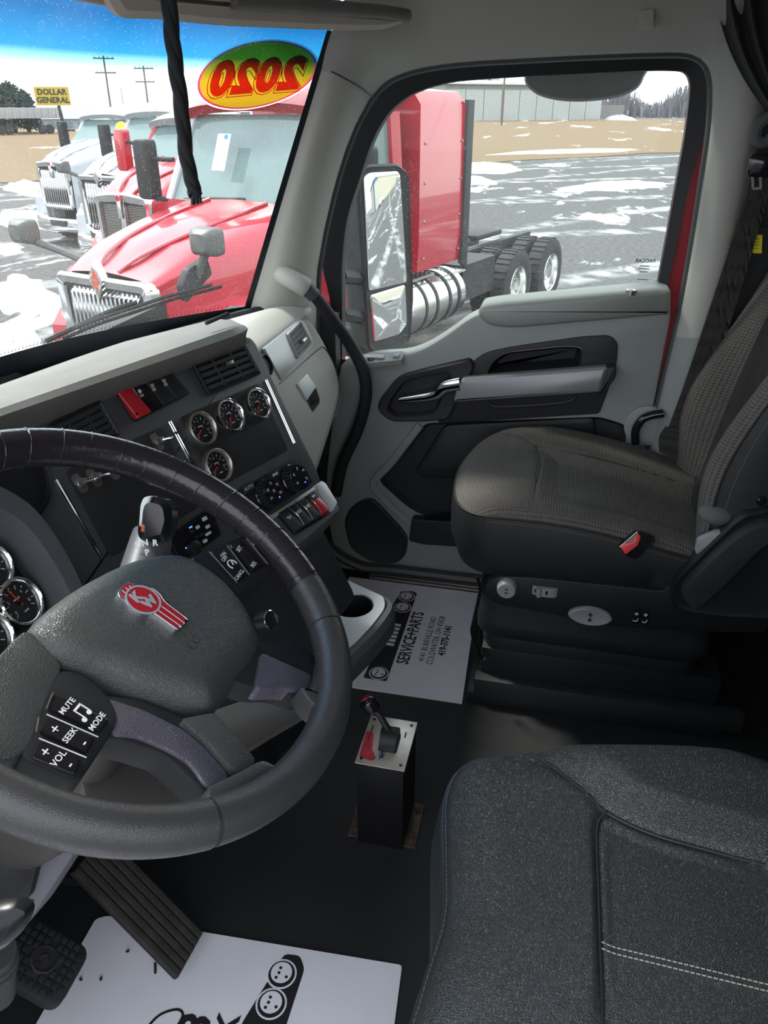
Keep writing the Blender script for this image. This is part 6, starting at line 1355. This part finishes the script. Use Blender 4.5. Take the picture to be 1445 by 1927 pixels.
    if kind in ('intl', 'kwbar'):
        for k in range(nb):
            x = -0.45+0.90*(k+0.5)/nb; top_ = -1.445
            g = G(); g.loft([[GF(x-0.016, tt, n0), GF(x+0.016, tt, n0), GF(x+0.008, tt, n1), GF(x-0.008, tt, n1)] for tt, n0, n1 in ((top_, -0.05, -0.02), (top_+0.06, -0.04, 0.025), (-0.70, -0.04, 0.025), (-0.62, -0.05, -0.01))]); g.build('grille_bar', CHROME, t)
    else:
        for k in range(34):
            tt = -1.45+0.72*k/33; g = G(); g.box(GF, 0, tt, -0.035, 0.88, 0.008, 0.02); g.build('grille_wire', DULLCHR, t)
        g = G(); g.box(GF, 0, -1.10, 0.005, 0.10, 0.84, 0.06, 0.02); g.build('grille_post', CHROME, t)
    if kind == 'intl':
        ef = GF.shift(0, -1.535, 0.05); dm = [(0, -0.17), (0.085, 0.0), (0, 0.17), (-0.085, 0.0)]
        g = G(); g.prism(ef, dm, -0.05, 0.03, 0.012); e_ = g.build('emblem', CHROME, t); g = G(); g.prism(ef, scale2([(0, -0.09), (0.052, 0.01), (0, 0.10), (-0.052, 0.01)], 1.0), 0, 0.034); g.build('emblem_field', ORANGE if pm is RED else DULLCHR, e_)
        g = G(); g.box(ef, 0, 0.005, 0.034, 0.07, 0.018, 0.006); g.build('emblem_bar', CHROME, e_)
        for sg in (-1, 1):    # hood mirrors on stalks
            c = T(-0.15, 1.05, 1.90) if sg > 0 else T(-0.10, -1.22, 1.82)
            f = Fr(c, T.l*1.0, V((0, 0, -1)), T.h)
            g = G(); g.loft([[f(*p, n) for p in rrect(0, 0, 0.27*k, 0.22*k, 0.05)] for n, k in ((-0.10, 0.7), (-0.07, 0.95), (0.0, 1.0), (0.06, 0.9), (0.10, 0.6))]); hm = g.build('hood_mirror', mat('grey_mirror_shell', (0.10, 0.105, 0.10), 0.5), t)
            ft = T(-0.12, 0.92, 1.60) if sg > 0 else T(-0.30, -0.72, 1.58)
            g = G(); g.tube(cr([c-V((0, 0, 0.06)), (c*0.45+ft*0.55)+V((0, 0, -0.02)), ft], 4), 0.036, 8); g.build('mirror_stalk', mat('grey_mirror_shell', (0.10, 0.105, 0.10), 0.5), hm)
            if sg > 0: 
                f4 = Fr(ft, T.h*-1, V((0, 0, -1)), T.l); g = G(); g.prism(f4, rpoly([(-0.20, 0.02), (-0.10, -0.10), (0.12, -0.16), (0.16, -0.02), (-0.16, 0.16)], 0.03), -0.03, 0.04, 0.015); g.build('mirror_foot', BLKP, hm)
    else:
        g = G(); ef = GF.shift(0, -1.50, 0.05); g.prism(ef, rpoly([(-0.05, -0.12), (0.05, -0.12), (0.035, 0.22), (-0.035, 0.22)], 0.02), -0.03, 0.03, 0.01); e_ = g.build('emblem', CHROME, t); g = G(); g.prism(ef, circ(0, -0.05, 0.042, 16), 0, 0.034); g.build('emblem_field', REDP, e_)
    # bumper
    bs = []
    for v in (-1.18, -1.05, -0.7, 0, 0.7, 1.05, 1.18):
        u = 0.16-0.30*(abs(v)/1.18)**3; bs.append([T(u-0.10, v, 0.28), T(u, v, 0.32), T(u+0.03, v, 0.44), T(u, v, 0.60), T(u-0.12, v, 0.62)])
    g = G(); g.patch(bs); g.build('bumper', CHROME if pm is not RED or kind == 'kw' else DULLCHR, t)
    g = G(); g.box(Fr(T(0.17, 0, 0.50), -T.l, V((0, 0, -1)), T.h), 0, 0, 0, 0.5, 0.12, 0.06); g.build('bumper_slot', FRAMEBLK, t)
    # cab
    lowb = [T(u+du, v, 0.95) for u, v in ((-1.9, 1.0), (-3.3, 1.08), (-3.3, -1.08), (-1.9, -1.0))]; mid = [T(u+du, v, 1.98+hz) for u, v in ((-1.88, 1.0), (-3.3, 1.08), (-3.3, -1.08), (-1.88, -1.0))]
    g = G(); g.loft([lowb, mid]); g.build('cab_body', pm, t)
    g = G(); g.loft([[T(-1.90+du, 0.98, 1.96+hz), T(-1.90+du, -0.98, 1.96+hz), T(-3.3+du, -1.06, 1.96+hz), T(-3.3+du, 1.06, 1.96+hz)], [T(-2.30+du, 0.88, roofz-0.14), T(-2.30+du, -0.88, roofz-0.14), T(-3.3+du, -1.0, roofz-0.14), T(-3.3+du, 1.0, roofz-0.14)]]); g.build('cab_windows', TGLASS, t)
    for sg in (-1, 1):
        g = G(); g.tube([T(-1.90+du, sg*0.985, 1.97), T(-2.30+du, sg*0.885, roofz-0.12)], 0.045, 8); g.tube([T(-3.2+du, sg*1.06, 1.97), T(-3.2+du, sg*1.0, roofz-0.12)], 0.08, 8); g.build('cab_pillar', pm if pm is WHITEPT else WHITEPT if sg < 0 and detail else pm, t)
    rf = []
    for u, z, w_ in ((-2.22, roofz-0.16, 0.90), (-2.15, roofz-0.08, 0.90), (-2.35, roofz, 0.88), (-2.9, roofz+0.10, 0.92), (-3.4, roofz+0.16, 1.0)):
        u += du; rf.append([T(u, w_, z-0.10), T(u, w_*0.97, z-0.02), T(u, w_*0.6, z+0.03), T(u, 0, z+0.05), T(u, -w_*0.6, z+0.03), T(u, -w_*0.97, z-0.02), T(u, -w_, z-0.10)])
    g = G(); g.patch([cr(r, 3) for r in rf], 0.04); g.build('roof', roofm, t)
    g = G(); g.tube([T(-1.93+du, v, 2.0+0.02*math.cos(v*3)) for v in (-0.8, -0.4, 0, 0.05)], 0.018, 6); g.build('wiper', BLKP, t)
    # sleeper
    sl_o = [(1.14, 1.16), (1.16, 1.5), (1.15, roofz-0.05), (1.05, roofz+0.08), (0.6, roofz+0.12), (-0.6, roofz+0.12), (-1.05, roofz+0.08), (-1.15, roofz-0.05), (-1.16, 1.5), (-1.14, 1.16)]
    g = G(); g.loft([[T(u, v, z) for v, z in sl_o] for u in (-3.38+du*(0 if detail else 1), -4.42)]); g.build('sleeper', pm, t)
    if detail:
        for sg in (-1, 1):
            f = Fr(T(-4.42, sg*1.17, 0), T.h*-1, V((0, 0, -1)), T.l*sg)
            g = G(); g.prism(f, [(0.0, -roofz), (0.16, -roofz), (0.16, -1.02), (0.0, -1.12)], -0.03, 0.02, 0.005); g.build('side_extender', FRAMEBLK, t)
            for z in (1.30, 1.70, 2.10, 2.50): 
                for u in (-3.50, -4.36):
                    g = G(); g.lathe(Fr(T(u, sg*1.16, z), T.h, V((0, 0, -1)), T.l*sg), [(0.016, 0), (0.012, 0.008)], 8); g.build('rivet', DULLCHR, t)
            # fuel tank with straps and steps
            f = Fr(T(-3.15, sg*0.90, 0.72), T.l, V((0, 0, -1)), T.h*-1)
            g = G(); g.lathe(f, [(0.05, -0.02), (0.25, 0.0), (0.31, 0.02), (0.325, 0.06), (0.325, 1.36), (0.31, 1.40), (0.20, 1.42)], 36); tk = g.build('fuel_tank', ALU, t)
            for n_ in (0.35, 0.62, 0.95, 1.2):
                g = G(); g.lathe(f.shift(0, 0, n_), [(0.329, -0.025), (0.335, -0.025), (0.335, 0.025), (0.329, 0.025)], 36, (False, False)); g.build('tank_strap', FRAMEBLK, tk)
            for z_, u0, u1 in ((1.06, -3.3, -3.9), (0.98, -3.95, -4.75)):
                g = G(); g.box(WORLD if False else Fr(T((u0+u1)/2, sg*0.98, z_), T.h, T.l*-1, V((0, 0, 1))), 0, 0, 0, abs(u1-u0), 0.22, 0.03); st_ = g.build('step_plate', ALU, t)
                for j in range(6):
                    for i in range(3):
                        g = G(); g.box(Fr(T(u0+(u1-u0)*(j+0.5)/6, sg*(0.92+0.06*i), z_+0.017), T.h, T.l*-1, V((0, 0, 1))), 0, 0, 0, 0.05, 0.025, 0.006); g.build('tread_hole', FRAMEBLK, st_)
            g = G(); g.lathe(Fr(T(-3.0, sg*0.95, 0.95), T.h, T.l, V((0, 0, 1))), [(0.05, 0), (0.05, 0.05), (0.03, 0.06)], 16); g.build('filler_cap', BLUE, t)
            g = G(); g.loft([[T(u, sg*v, z) for v, z in rrect(0.9, 0.55, 0.34, 0.65, 0.05)] for u in (-2.70, -3.08)]); g.build('tool_box', FRAMEBLK, t)
            g = G(); g.loft([[T(u, sg*v, z) for v, z in ((0.42, 0.72), (0.52, 0.72), (0.52, 1.0), (0.42, 1.0))] for u in (-1.2, -8.3)]); g.build('frame_rail', FRAMEBLK, t)
            g = G(); g.loft([[T(u, sg*v, z) for v, z in ((0.5, 0.55), (1.05, 0.55), (1.05, 1.02), (0.5, 1.02))] for u in (-4.75, -5.75)]); g.build('battery_box', FRAMEBLK, t)
            for u in (-6.30, -7.60):
                wheel_at(T, u, sg*1.22, t, ALU, out=sg); wheel_at(T, u, sg*0.90, t, FRAMEBLK, out=sg)
        g = G(); g.box(Fr(T(-6.9, 0, 1.10), T.h, T.l, V((0, 0, 1))), 0, 0, 0, 0.9, 0.85, 0.08, 0.03); g.build('fifth_wheel', FRAMEBLK, t)
        for v in (-0.3, 0.3):
            g = G(); g.tube([T(-5.0, v, 1.02), T(-5.8, v*1.3, 1.06), T(-6.4, v, 1.05)], 0.05, 8); g.build('deck_pipe', FRAMEBLK, t)
        g = G(); f = Fr(T(-2.02+du, -0.25, 2.42), -T.l, V((0.0, 0, -1))-T.h*-0.45, T.h+V((0, 0, 0.45))); g.box(f, 0, 0, 0.06, 0.17, 0.36, 0.004); hp = g.build('hang_tag', PAPER, t)
        for k in range(6): g = G(); g.box(f, 0, -0.08+0.04*k, 0.063, 0.08, 0.008, 0.002); g.build('tag_line', DULLCHR, hp)
        g = G(); g.prism(f, circ(-0.03, -0.15, 0.025, 12), 0.062, 0.066); g.build('tag_dot', BLUE, hp)
    else:
        yf = Fr(T(-2.08+du, 0.0, 2.42), -T.l, V((0, 0, -1))+T.h*0.45, T.h+V((0, 0, 0.45)))
        g = G(); g.prism(yf, circ(-0.62, -0.02, 0.17, 24, 0.10), 0.03, 0.05); g.build('year_decal', YEL, t)
        g = G(); g.loft([[T(u, v, z) for v, z in ((-0.5, 0.72), (0.5, 0.72), (0.5, 1.0), (-0.5, 1.0))] for u in (-1.2, -7.8)]); g.build('frame_rail', FRAMEBLK, t)
        for sg in (-1, 1): wheel_at(T, -6.6, sg*1.22, t, ALU, out=sg)
    return t
tractor((5.13, 3.86), 'red truck parked nearest, with chrome barred grille and hood mirrors', RED, 'intl', RED, True)
tractor((9.44, 6.11), 'red truck with white roof and mesh grille, second in the row', RED, 'kw', WHITEPT, False, roofz=2.74, hz=0.17, hs=0.62)
tractor((12.9, 8.55), 'white truck third in the row with vertical barred grille', WHITEPT, 'intl', WHITEPT, False, roofz=2.80, hz=0.17, hs=0.66)
tractor((15.6, 11.35), 'white truck at the far left end of the row', WHITEPT, 'kwbar', WHITEPT, False, roofz=2.72, hz=0.17, hs=0.70)

# ------------------------------------------------------------------ own truck: hood and passenger mirrors
own = thing('truck_hood', (0.15, 1.9, 0.2), 'red hood of this truck just below the windshield', 'hood')
g = G(); g.loft([[V((XC+x*k, y+dy*abs(x)**2, z)) for x, y, z in [(-0.9, yy, zz-0.30), (-0.8, yy, zz-0.05), (-0.4, yy, zz), (0, yy, zz+0.01), (0.4, yy, zz), (0.8, yy, zz-0.05), (0.9, yy, zz-0.30)]] for yy, zz, k, dy in ((1.26, 0.72, 0.80, -0.55), (1.7, 0.60, 0.78, -0.3), (2.4, 0.40, 0.70, -0.1), (2.9, 0.15, 0.6, 0))], False, (False, False)); g.build('hood_panel', RED, own)
MF = Fr(at_x(735, 470, 1.38), (0.89, -0.45, 0), (0.0, 0.0, -1.0))
mir = thing('side_mirror', at_x(735, 650, 1.38), 'tall black passenger side mirror outside the door window', 'mirror')
def mpx(pts, n=0.0): return [MF.pix(*p, n) for p in pts]
ho = rpoly(mpx([(668, 330), (685, 310), (745, 307), (768, 325), (776, 560), (770, 642), (742, 662), (700, 664), (690, 655), (680, 500)]), [0.02]*10, 4)
g = G(); g.loft([[MF(*p, -0.10) for p in scale2(ho, 0.7)], [MF(*p, -0.06) for p in scale2(ho, 0.95)], [MF(*p, 0.0) for p in ho], [MF(*p, 0.008) for p in inset2(ho, 0.006)], [MF(*p, 0.004) for p in inset2(ho, 0.012)]]); g.build('mirror_housing', BLKP, mir)
g = G(); g.prism(MF, rpoly(mpx([(684, 333), (695, 325), (748, 322), (753, 330), (766, 531), (694, 548)], 0.008), 0.012), 0.0, 0.008, 0.001); g.build('flat_mirror', MIRR, mir)
cvx = rpoly(mpx([(696, 556), (763, 535), (767, 610), (752, 630), (704, 644)], 0.006), 0.012)
g = G(); g.loft([[MF(*p, 0.002) for p in cvx]]+[[MF(*p, 0.006+0.010*(1-k*k)) for p in scale2(cvx, k)] for k in [1-0.07*j for j in range(14)]]); g.build('convex_mirror', MIRR, mir, sharp=80)
for a, b in (((640, 520), (690, 525)), ((640, 590), (692, 600))):
    g = G(); g.tube([at_x(*a, 1.12), at_x(*b, 1.36)], 0.02, 8); g.build('mirror_arm', BLKP, mir)
ld = thing('look_down_mirror', at_x(1100, 150, 1.16), 'black look-down mirror hanging at the top of the door window', 'mirror')
LF = Fr(at_x(1100, 150, 1.16), (0, -1, 0), (0, 0, -1))
lo3 = cr2([LF.pix(*p) for p in [(985, 140), (988, 158), (1010, 178), (1050, 189), (1100, 191), (1160, 184), (1198, 168), (1213, 145), (1213, 120), (1100, 110), (985, 115)]], 4, True)
g = G(); g.loft([[LF(*p, -0.09) for p in scale2(lo3, 0.8)], [LF(*p, -0.03) for p in lo3], [LF(*p, 0.0) for p in inset2(lo3, 0.006)]]); g.build('mirror_shell', BLKP, ld)
for y_ in (-0.02, -0.12): g = G(); g.tube([V((1.16, y_, at_x(1100, 120, 1.16).z)), V((1.09, y_, at_x(1100, 112, 1.09).z))], 0.008, 8); g.build('mirror_bracket', BLKP, ld)

# ------------------------------------------------------------------ far background
SID = mat('grey_metal_siding', (0.40, 0.41, 0.40), 0.6, 0, None, (0.3, 0.06))
def gpt(px, D_): d = ray(px, 200.0); d = V((d.x, d.y, 0)).normalized(); return V((CAM.x+d.x*D_, CAM.y+d.y*D_, GZ))
def zpix(px, py, D_):
    d = ray(px, py); return CAM.z+d.z/math.hypot(d.x, d.y)*D_
wh = thing('warehouse', tuple(gpt(990, 205)), 'long pale grey warehouse beyond the field seen through the door window', 'building')
p0, p1 = gpt(840, 190), gpt(1132, 215); dr = (p1-p0).normalized(); WL = (p1-p0).length; nb_ = V((-dr.y, dr.x, 0)); nb_ = nb_ if nb_.dot(p0-CAM) > 0 else -nb_
WFm = Fr(p0, dr, V((0, 0, -1)), -nb_); hh_ = zpix(900, 160, 200)-GZ
npn = 9
for k in range(npn):
    g = G(); x0, x1 = WL*k/npn+0.08, WL*(k+1)/npn-0.08; g.box(WFm, (x0+x1)/2, -hh_/2+0.5, -0.15, x1-x0, hh_-1.0, 0.3); g.build('wall_panel', SID, wh)
g = G(); g.box(WFm, WL/2, -hh_/2, -14, WL, hh_, 27); g.build('wall_core', mat('siding_joint', (0.26, 0.27, 0.27), 0.7), wh)
g = G(); g.loft([[WFm(s, -hh_, 0.5), WFm(s, -hh_-0.3, 0.5), WFm(s, -hh_-2.5, -14), WFm(s, -hh_-0.3, -28), WFm(s, -hh_, -28)] for s in (-0.5, WL+0.5)]); g.build('roof', mat('pale_roof', (0.55, 0.57, 0.58), 0.6), wh)
for s_ in (WL*0.28, WL*0.33): g = G(); g.box(WFm, s_, -hh_-0.9, -5, 3.0, 1.4, 3.0); g.build('roof_vent', SID, wh)
def pole(px, D_, ytop, label, arms=2, r=0.16):
    b_ = gpt(px, D_); zt = zpix(px, ytop, D_); t_ = thing('utility_pole', tuple(b_), label, 'utility pole', 'utility poles')
    g = G(); g.tube([b_, V((b_.x, b_.y, zt))], [r, r*0.7], 8); g.build('pole_shaft', mat('weathered_pole_wood', (0.15, 0.13, 0.11), 0.8), t_)
    d = (b_-CAM); sd = V((-d.y, d.x, 0)).normalized()
    for k in range(arms):
        z = zt-0.3-1.6*k; g = G(); g.tube([V((b_.x, b_.y, z))-sd*1.3, V((b_.x, b_.y, z))+sd*1.3], 0.07, 6); ca = g.build('cross_arm', FRAMEBLK, t_)
        for q in (-1.1, -0.5, 0.5, 1.1): g = G(); p = V((b_.x, b_.y, z))+sd*q; g.tube([p, p+V((0, 0, 0.28))], 0.05, 6); g.build('insulator', DULLCHR, ca)
pole(208, 120, 105, 'tall utility pole left of the hanging strap'); pole(279, 125, 124, 'shorter utility pole nearest the hanging strap'); pole(232, 140, 165, 'thin low pole between the two utility poles', 0, 0.08)
pole(946, 150, 120, 'utility pole in front of the warehouse', 1, 0.2)
# roadside sign
sg_b = gpt(116, 88); sgn = thing('store_sign', tuple(sg_b), 'yellow DOLLAR GENERAL sign on a dark post', 'sign')
SFm = Fr(V((0, 0, 0)), RT, -UP)
d = sg_b-CAM; d.z = 0; sx_ = V((d.y, -d.x, 0)).normalized(); zc = zpix(102, 181, 88); cc = gpt(102, 88); cc.z = zc
SF2 = Fr(cc, sx_, V((0, 0, -1))); pw = 45/FPX*88*1.12; phh = 23/FPX*88*1.1
g = G(); g.box(SF2, 0, 0, -0.15, pw, phh, 0.3); g.build('sign_board', mat('yellow_sign_face', (0.46, 0.34, 0.03), 0.5), sgn)
for k, s_ in enumerate(('DOLLAR', 'GENERAL')): text(s_, SF2.shift(0, -phh*0.22+phh*0.44*k, 0.03), phh*0.44, INK, sgn, 'sign_word', 0.02, bold=0.015)
g = G(); g.tube([sg_b, V((cc.x+0.4*sx_.x, cc.y+0.4*sx_.y, zc-phh/2))], 0.16, 8); g.build('sign_post', FRAMEBLK, sgn)
# low buildings and trailer at the left
def shed(pxa, pxb, D_, ytop, yeave, label, m_, roof_m, nm='low_building'):
    a, b = gpt(pxa, D_), gpt(pxb, D_*1.02); t_ = thing(nm, tuple((a+b)/2), label, 'building'); dr_ = (b-a).normalized(); L_ = (b-a).length; nn_ = V((-dr_.y, dr_.x, 0)); nn_ = nn_ if nn_.dot(a-CAM) > 0 else -nn_
    f = Fr(a, dr_, V((0, 0, -1)), -nn_); ze, zt = zpix((pxa+pxb)/2, yeave, D_)-GZ, zpix((pxa+pxb)/2, ytop, D_)-GZ
    g = G(); g.box(f, L_/2, -ze/2, -6, L_, ze, 12); g.build('wall_block', m_, t_)
    g = G(); g.loft([[f(-0.4, -ze, 0.4), f(L_*0.12, -zt, -6), f(-0.4, -ze, -12.4)], [f(L_+0.4, -ze, 0.4), f(L_*0.88, -zt, -6), f(L_+0.4, -ze, -12.4)]]); g.build('roof', roof_m, t_)
    for k in range(4): g = G(); g.box(f, L_*(0.15+0.22*k), -ze*0.45, 0.05, 1.6, ze*0.5, 0.1); g.build('window', TGLASS, t_)
shed(62, 215, 130, 207, 224, 'low building with grey roof behind the yellow sign', mat('bluish_wall', (0.28, 0.32, 0.38), 0.7), mat('grey_shingle_roof', (0.24, 0.24, 0.25), 0.8))
shed(200, 345, 140, 200, 218, 'dark roofed building behind the white truck cabs', mat('bluish_wall', (0.28, 0.32, 0.38), 0.7), mat('dark_roof', (0.16, 0.17, 0.18), 0.8))
tr0, tr1 = gpt(-40, 105), gpt(98, 110); trl = thing('flatbed_trailer', tuple((tr0+tr1)/2), 'grey trailer parked at the far left before the evergreen', 'trailer')
dr_ = (tr1-tr0).normalized(); f = Fr(tr0, dr_, V((0, 0, -1))); L_ = (tr1-tr0).length
g = G(); g.box(f, L_/2, -2.2, 0, L_, 1.1, 2.5, 0.05); g.build('trailer_bed', mat('trailer_grey', (0.30, 0.31, 0.33), 0.6), trl)
for k in range(10): g = G(); g.box(f, L_*(k+0.5)/10, -2.2, 1.27, 0.12, 1.1, 0.06); g.build('stake', DULLCHR, trl)
for k in (0.15, 0.26, 0.72, 0.83): g = G(); g.lathe(Fr(f(L_*k, -0.5, 1.2), dr_, V((0, 0, -1))), [(0.2, -0.3), (0.5, -0.3), (0.5, 0), (0.2, 0.02)], 16); g.build('tyre', TYRE, trl)
# evergreen at the left edge
LEAFM = mat('evergreen_foliage', (0.030, 0.055, 0.045), 0.9, 0, None, (2, 0.4))
def evergreen(px, D_, ytop, wpx, label):
    b_ = gpt(px, D_); zt = zpix(px, ytop, D_); H = zt-GZ; t_ = thing('evergreen_tree', tuple(b_), label, 'tree', 'evergreens at the left edge'); rng = random.Random(px+5)
    g = G(); g.tube([b_, b_+V((0, 0, H*0.9))], [0.25, 0.05], 8); g.build('trunk', mat('bark', (0.08, 0.06, 0.05), 0.9), t_)
    R_ = wpx/2/FPX*D_; g = G()
    for k in range(900):
        zf = rng.random()**0.8; z = H*(0.12+0.88*zf); rr = R_*(1-zf)**0.55*(0.45+0.55*rng.random()); a = rng.random()*6.283
        p = b_+V((rr*math.cos(a), rr*math.sin(a), z)); s_ = 0.28+0.35*rng.random()
        o_ = V((rng.uniform(-1, 1), rng.uniform(-1, 1), rng.uniform(-0.6, 0.6))).normalized(); q = o_.orthogonal().normalized()
        g.loft([[p-o_*s_+q*s_*0.2, p-o_*s_-q*s_*0.2, p-o_*s_+o_.cross(q)*s_*0.3], [p+o_*s_+q*s_*0.1, p+o_*s_-q*s_*0.1, p+o_*s_+o_.cross(q)*s_*0.15]])
    tag(g.build('foliage', LEAFM, t_, sharp=30), kind='stuff')
evergreen(20, 112, 158, 78, 'tall dark evergreen tree at the left edge'); evergreen(46, 116, 176, 44, 'shorter evergreen tree leaning against the tall one')
# hazy bare woods on the right horizon
WOOD = mat('bare_winter_woods', (0.20, 0.19, 0.21), 0.95, 0, None, (0.3, 0.4))
g = G(); rng = random.Random(11)
for k in range(260):
    px = 1120+rng.random()*190; D_ = 250+rng.random()*60; b_ = gpt(px, D_); H = (4.5+5*rng.random())*(0.7+0.3*math.sin(px*0.05))
    for j in range(4): 
        a = rng.uniform(-0.5, 0.5); q = V((rng.uniform(-1, 1), rng.uniform(-1, 1), 0))*1.4; g.tube([b_, b_+q*0.3+V((0, 0, H*0.5)), b_+q+V((0, 0, H))], [0.30, 0.25, 0.06], 4)
tag(g.build('winter_woods', WOOD), 'hazy line of bare trees on the right horizon', 'trees', kind='stuff')
g = G(); a, b = gpt(1125, 235), gpt(1175, 235); dr_ = (b-a).normalized(); f = Fr(a, dr_, V((0, 0, -1))); g.box(f, (b-a).length/2, -1.6, -1, (b-a).length, 3.2, 2); tag(g.build('concrete_block_wall', mat('grey_block', (0.25, 0.25, 0.25), 0.8)), 'low grey wall right of the warehouse', 'wall')
mound(1165, 226, 6, 3, 1.0, 'distant snow heap right of the warehouse', 0.2)

# service building and pickup behind this truck, seen in the side mirror
sv = thing('service_building', (24, -46, GZ), 'beige service building with blue corner trim reflected in the side mirror', 'building')
g = G(); g.wbox(14, 44, -62, -46, GZ, GZ+7.5); g.build('wall_block', mat('beige_siding', (0.50, 0.46, 0.38), 0.7), sv)
g = G(); g.wbox(13.6, 44.4, -62.4, -45.6, GZ+7.5, GZ+8.1); g.build('roof_edge', mat('blue_trim', (0.03, 0.10, 0.28), 0.5), sv)
g = G(); g.wbox(13.8, 14.8, -46.2, -45.8, GZ, GZ+7.5); g.build('corner_trim', mat('blue_trim', (0.03, 0.10, 0.28), 0.5), sv)
pk_ = thing('pickup_truck', (19, -41, GZ), 'white pickup truck reflected in the side mirror', 'truck')
g = G(); g.loft([[V((x, y, GZ+z)) for x, z in ((16.4, 0.5), (16.4, 1.05), (17.9, 1.15), (18.6, 1.75), (20.0, 1.78), (20.5, 1.15), (21.9, 1.12), (21.9, 0.5))] for y in (-41.9, -40.1)]); g.build('body', WHITEPT, pk_)
for x in (17.3, 20.9):
    for y in (-41.8, -40.05): g = G(); g.lathe(Fr((x, y, GZ+0.38), (1, 0, 0), (0, 0, -1)), [(0.18, -0.12), (0.38, -0.12), (0.38, 0.12), (0.18, 0.13)], 18); g.build('tyre', TYRE, pk_)
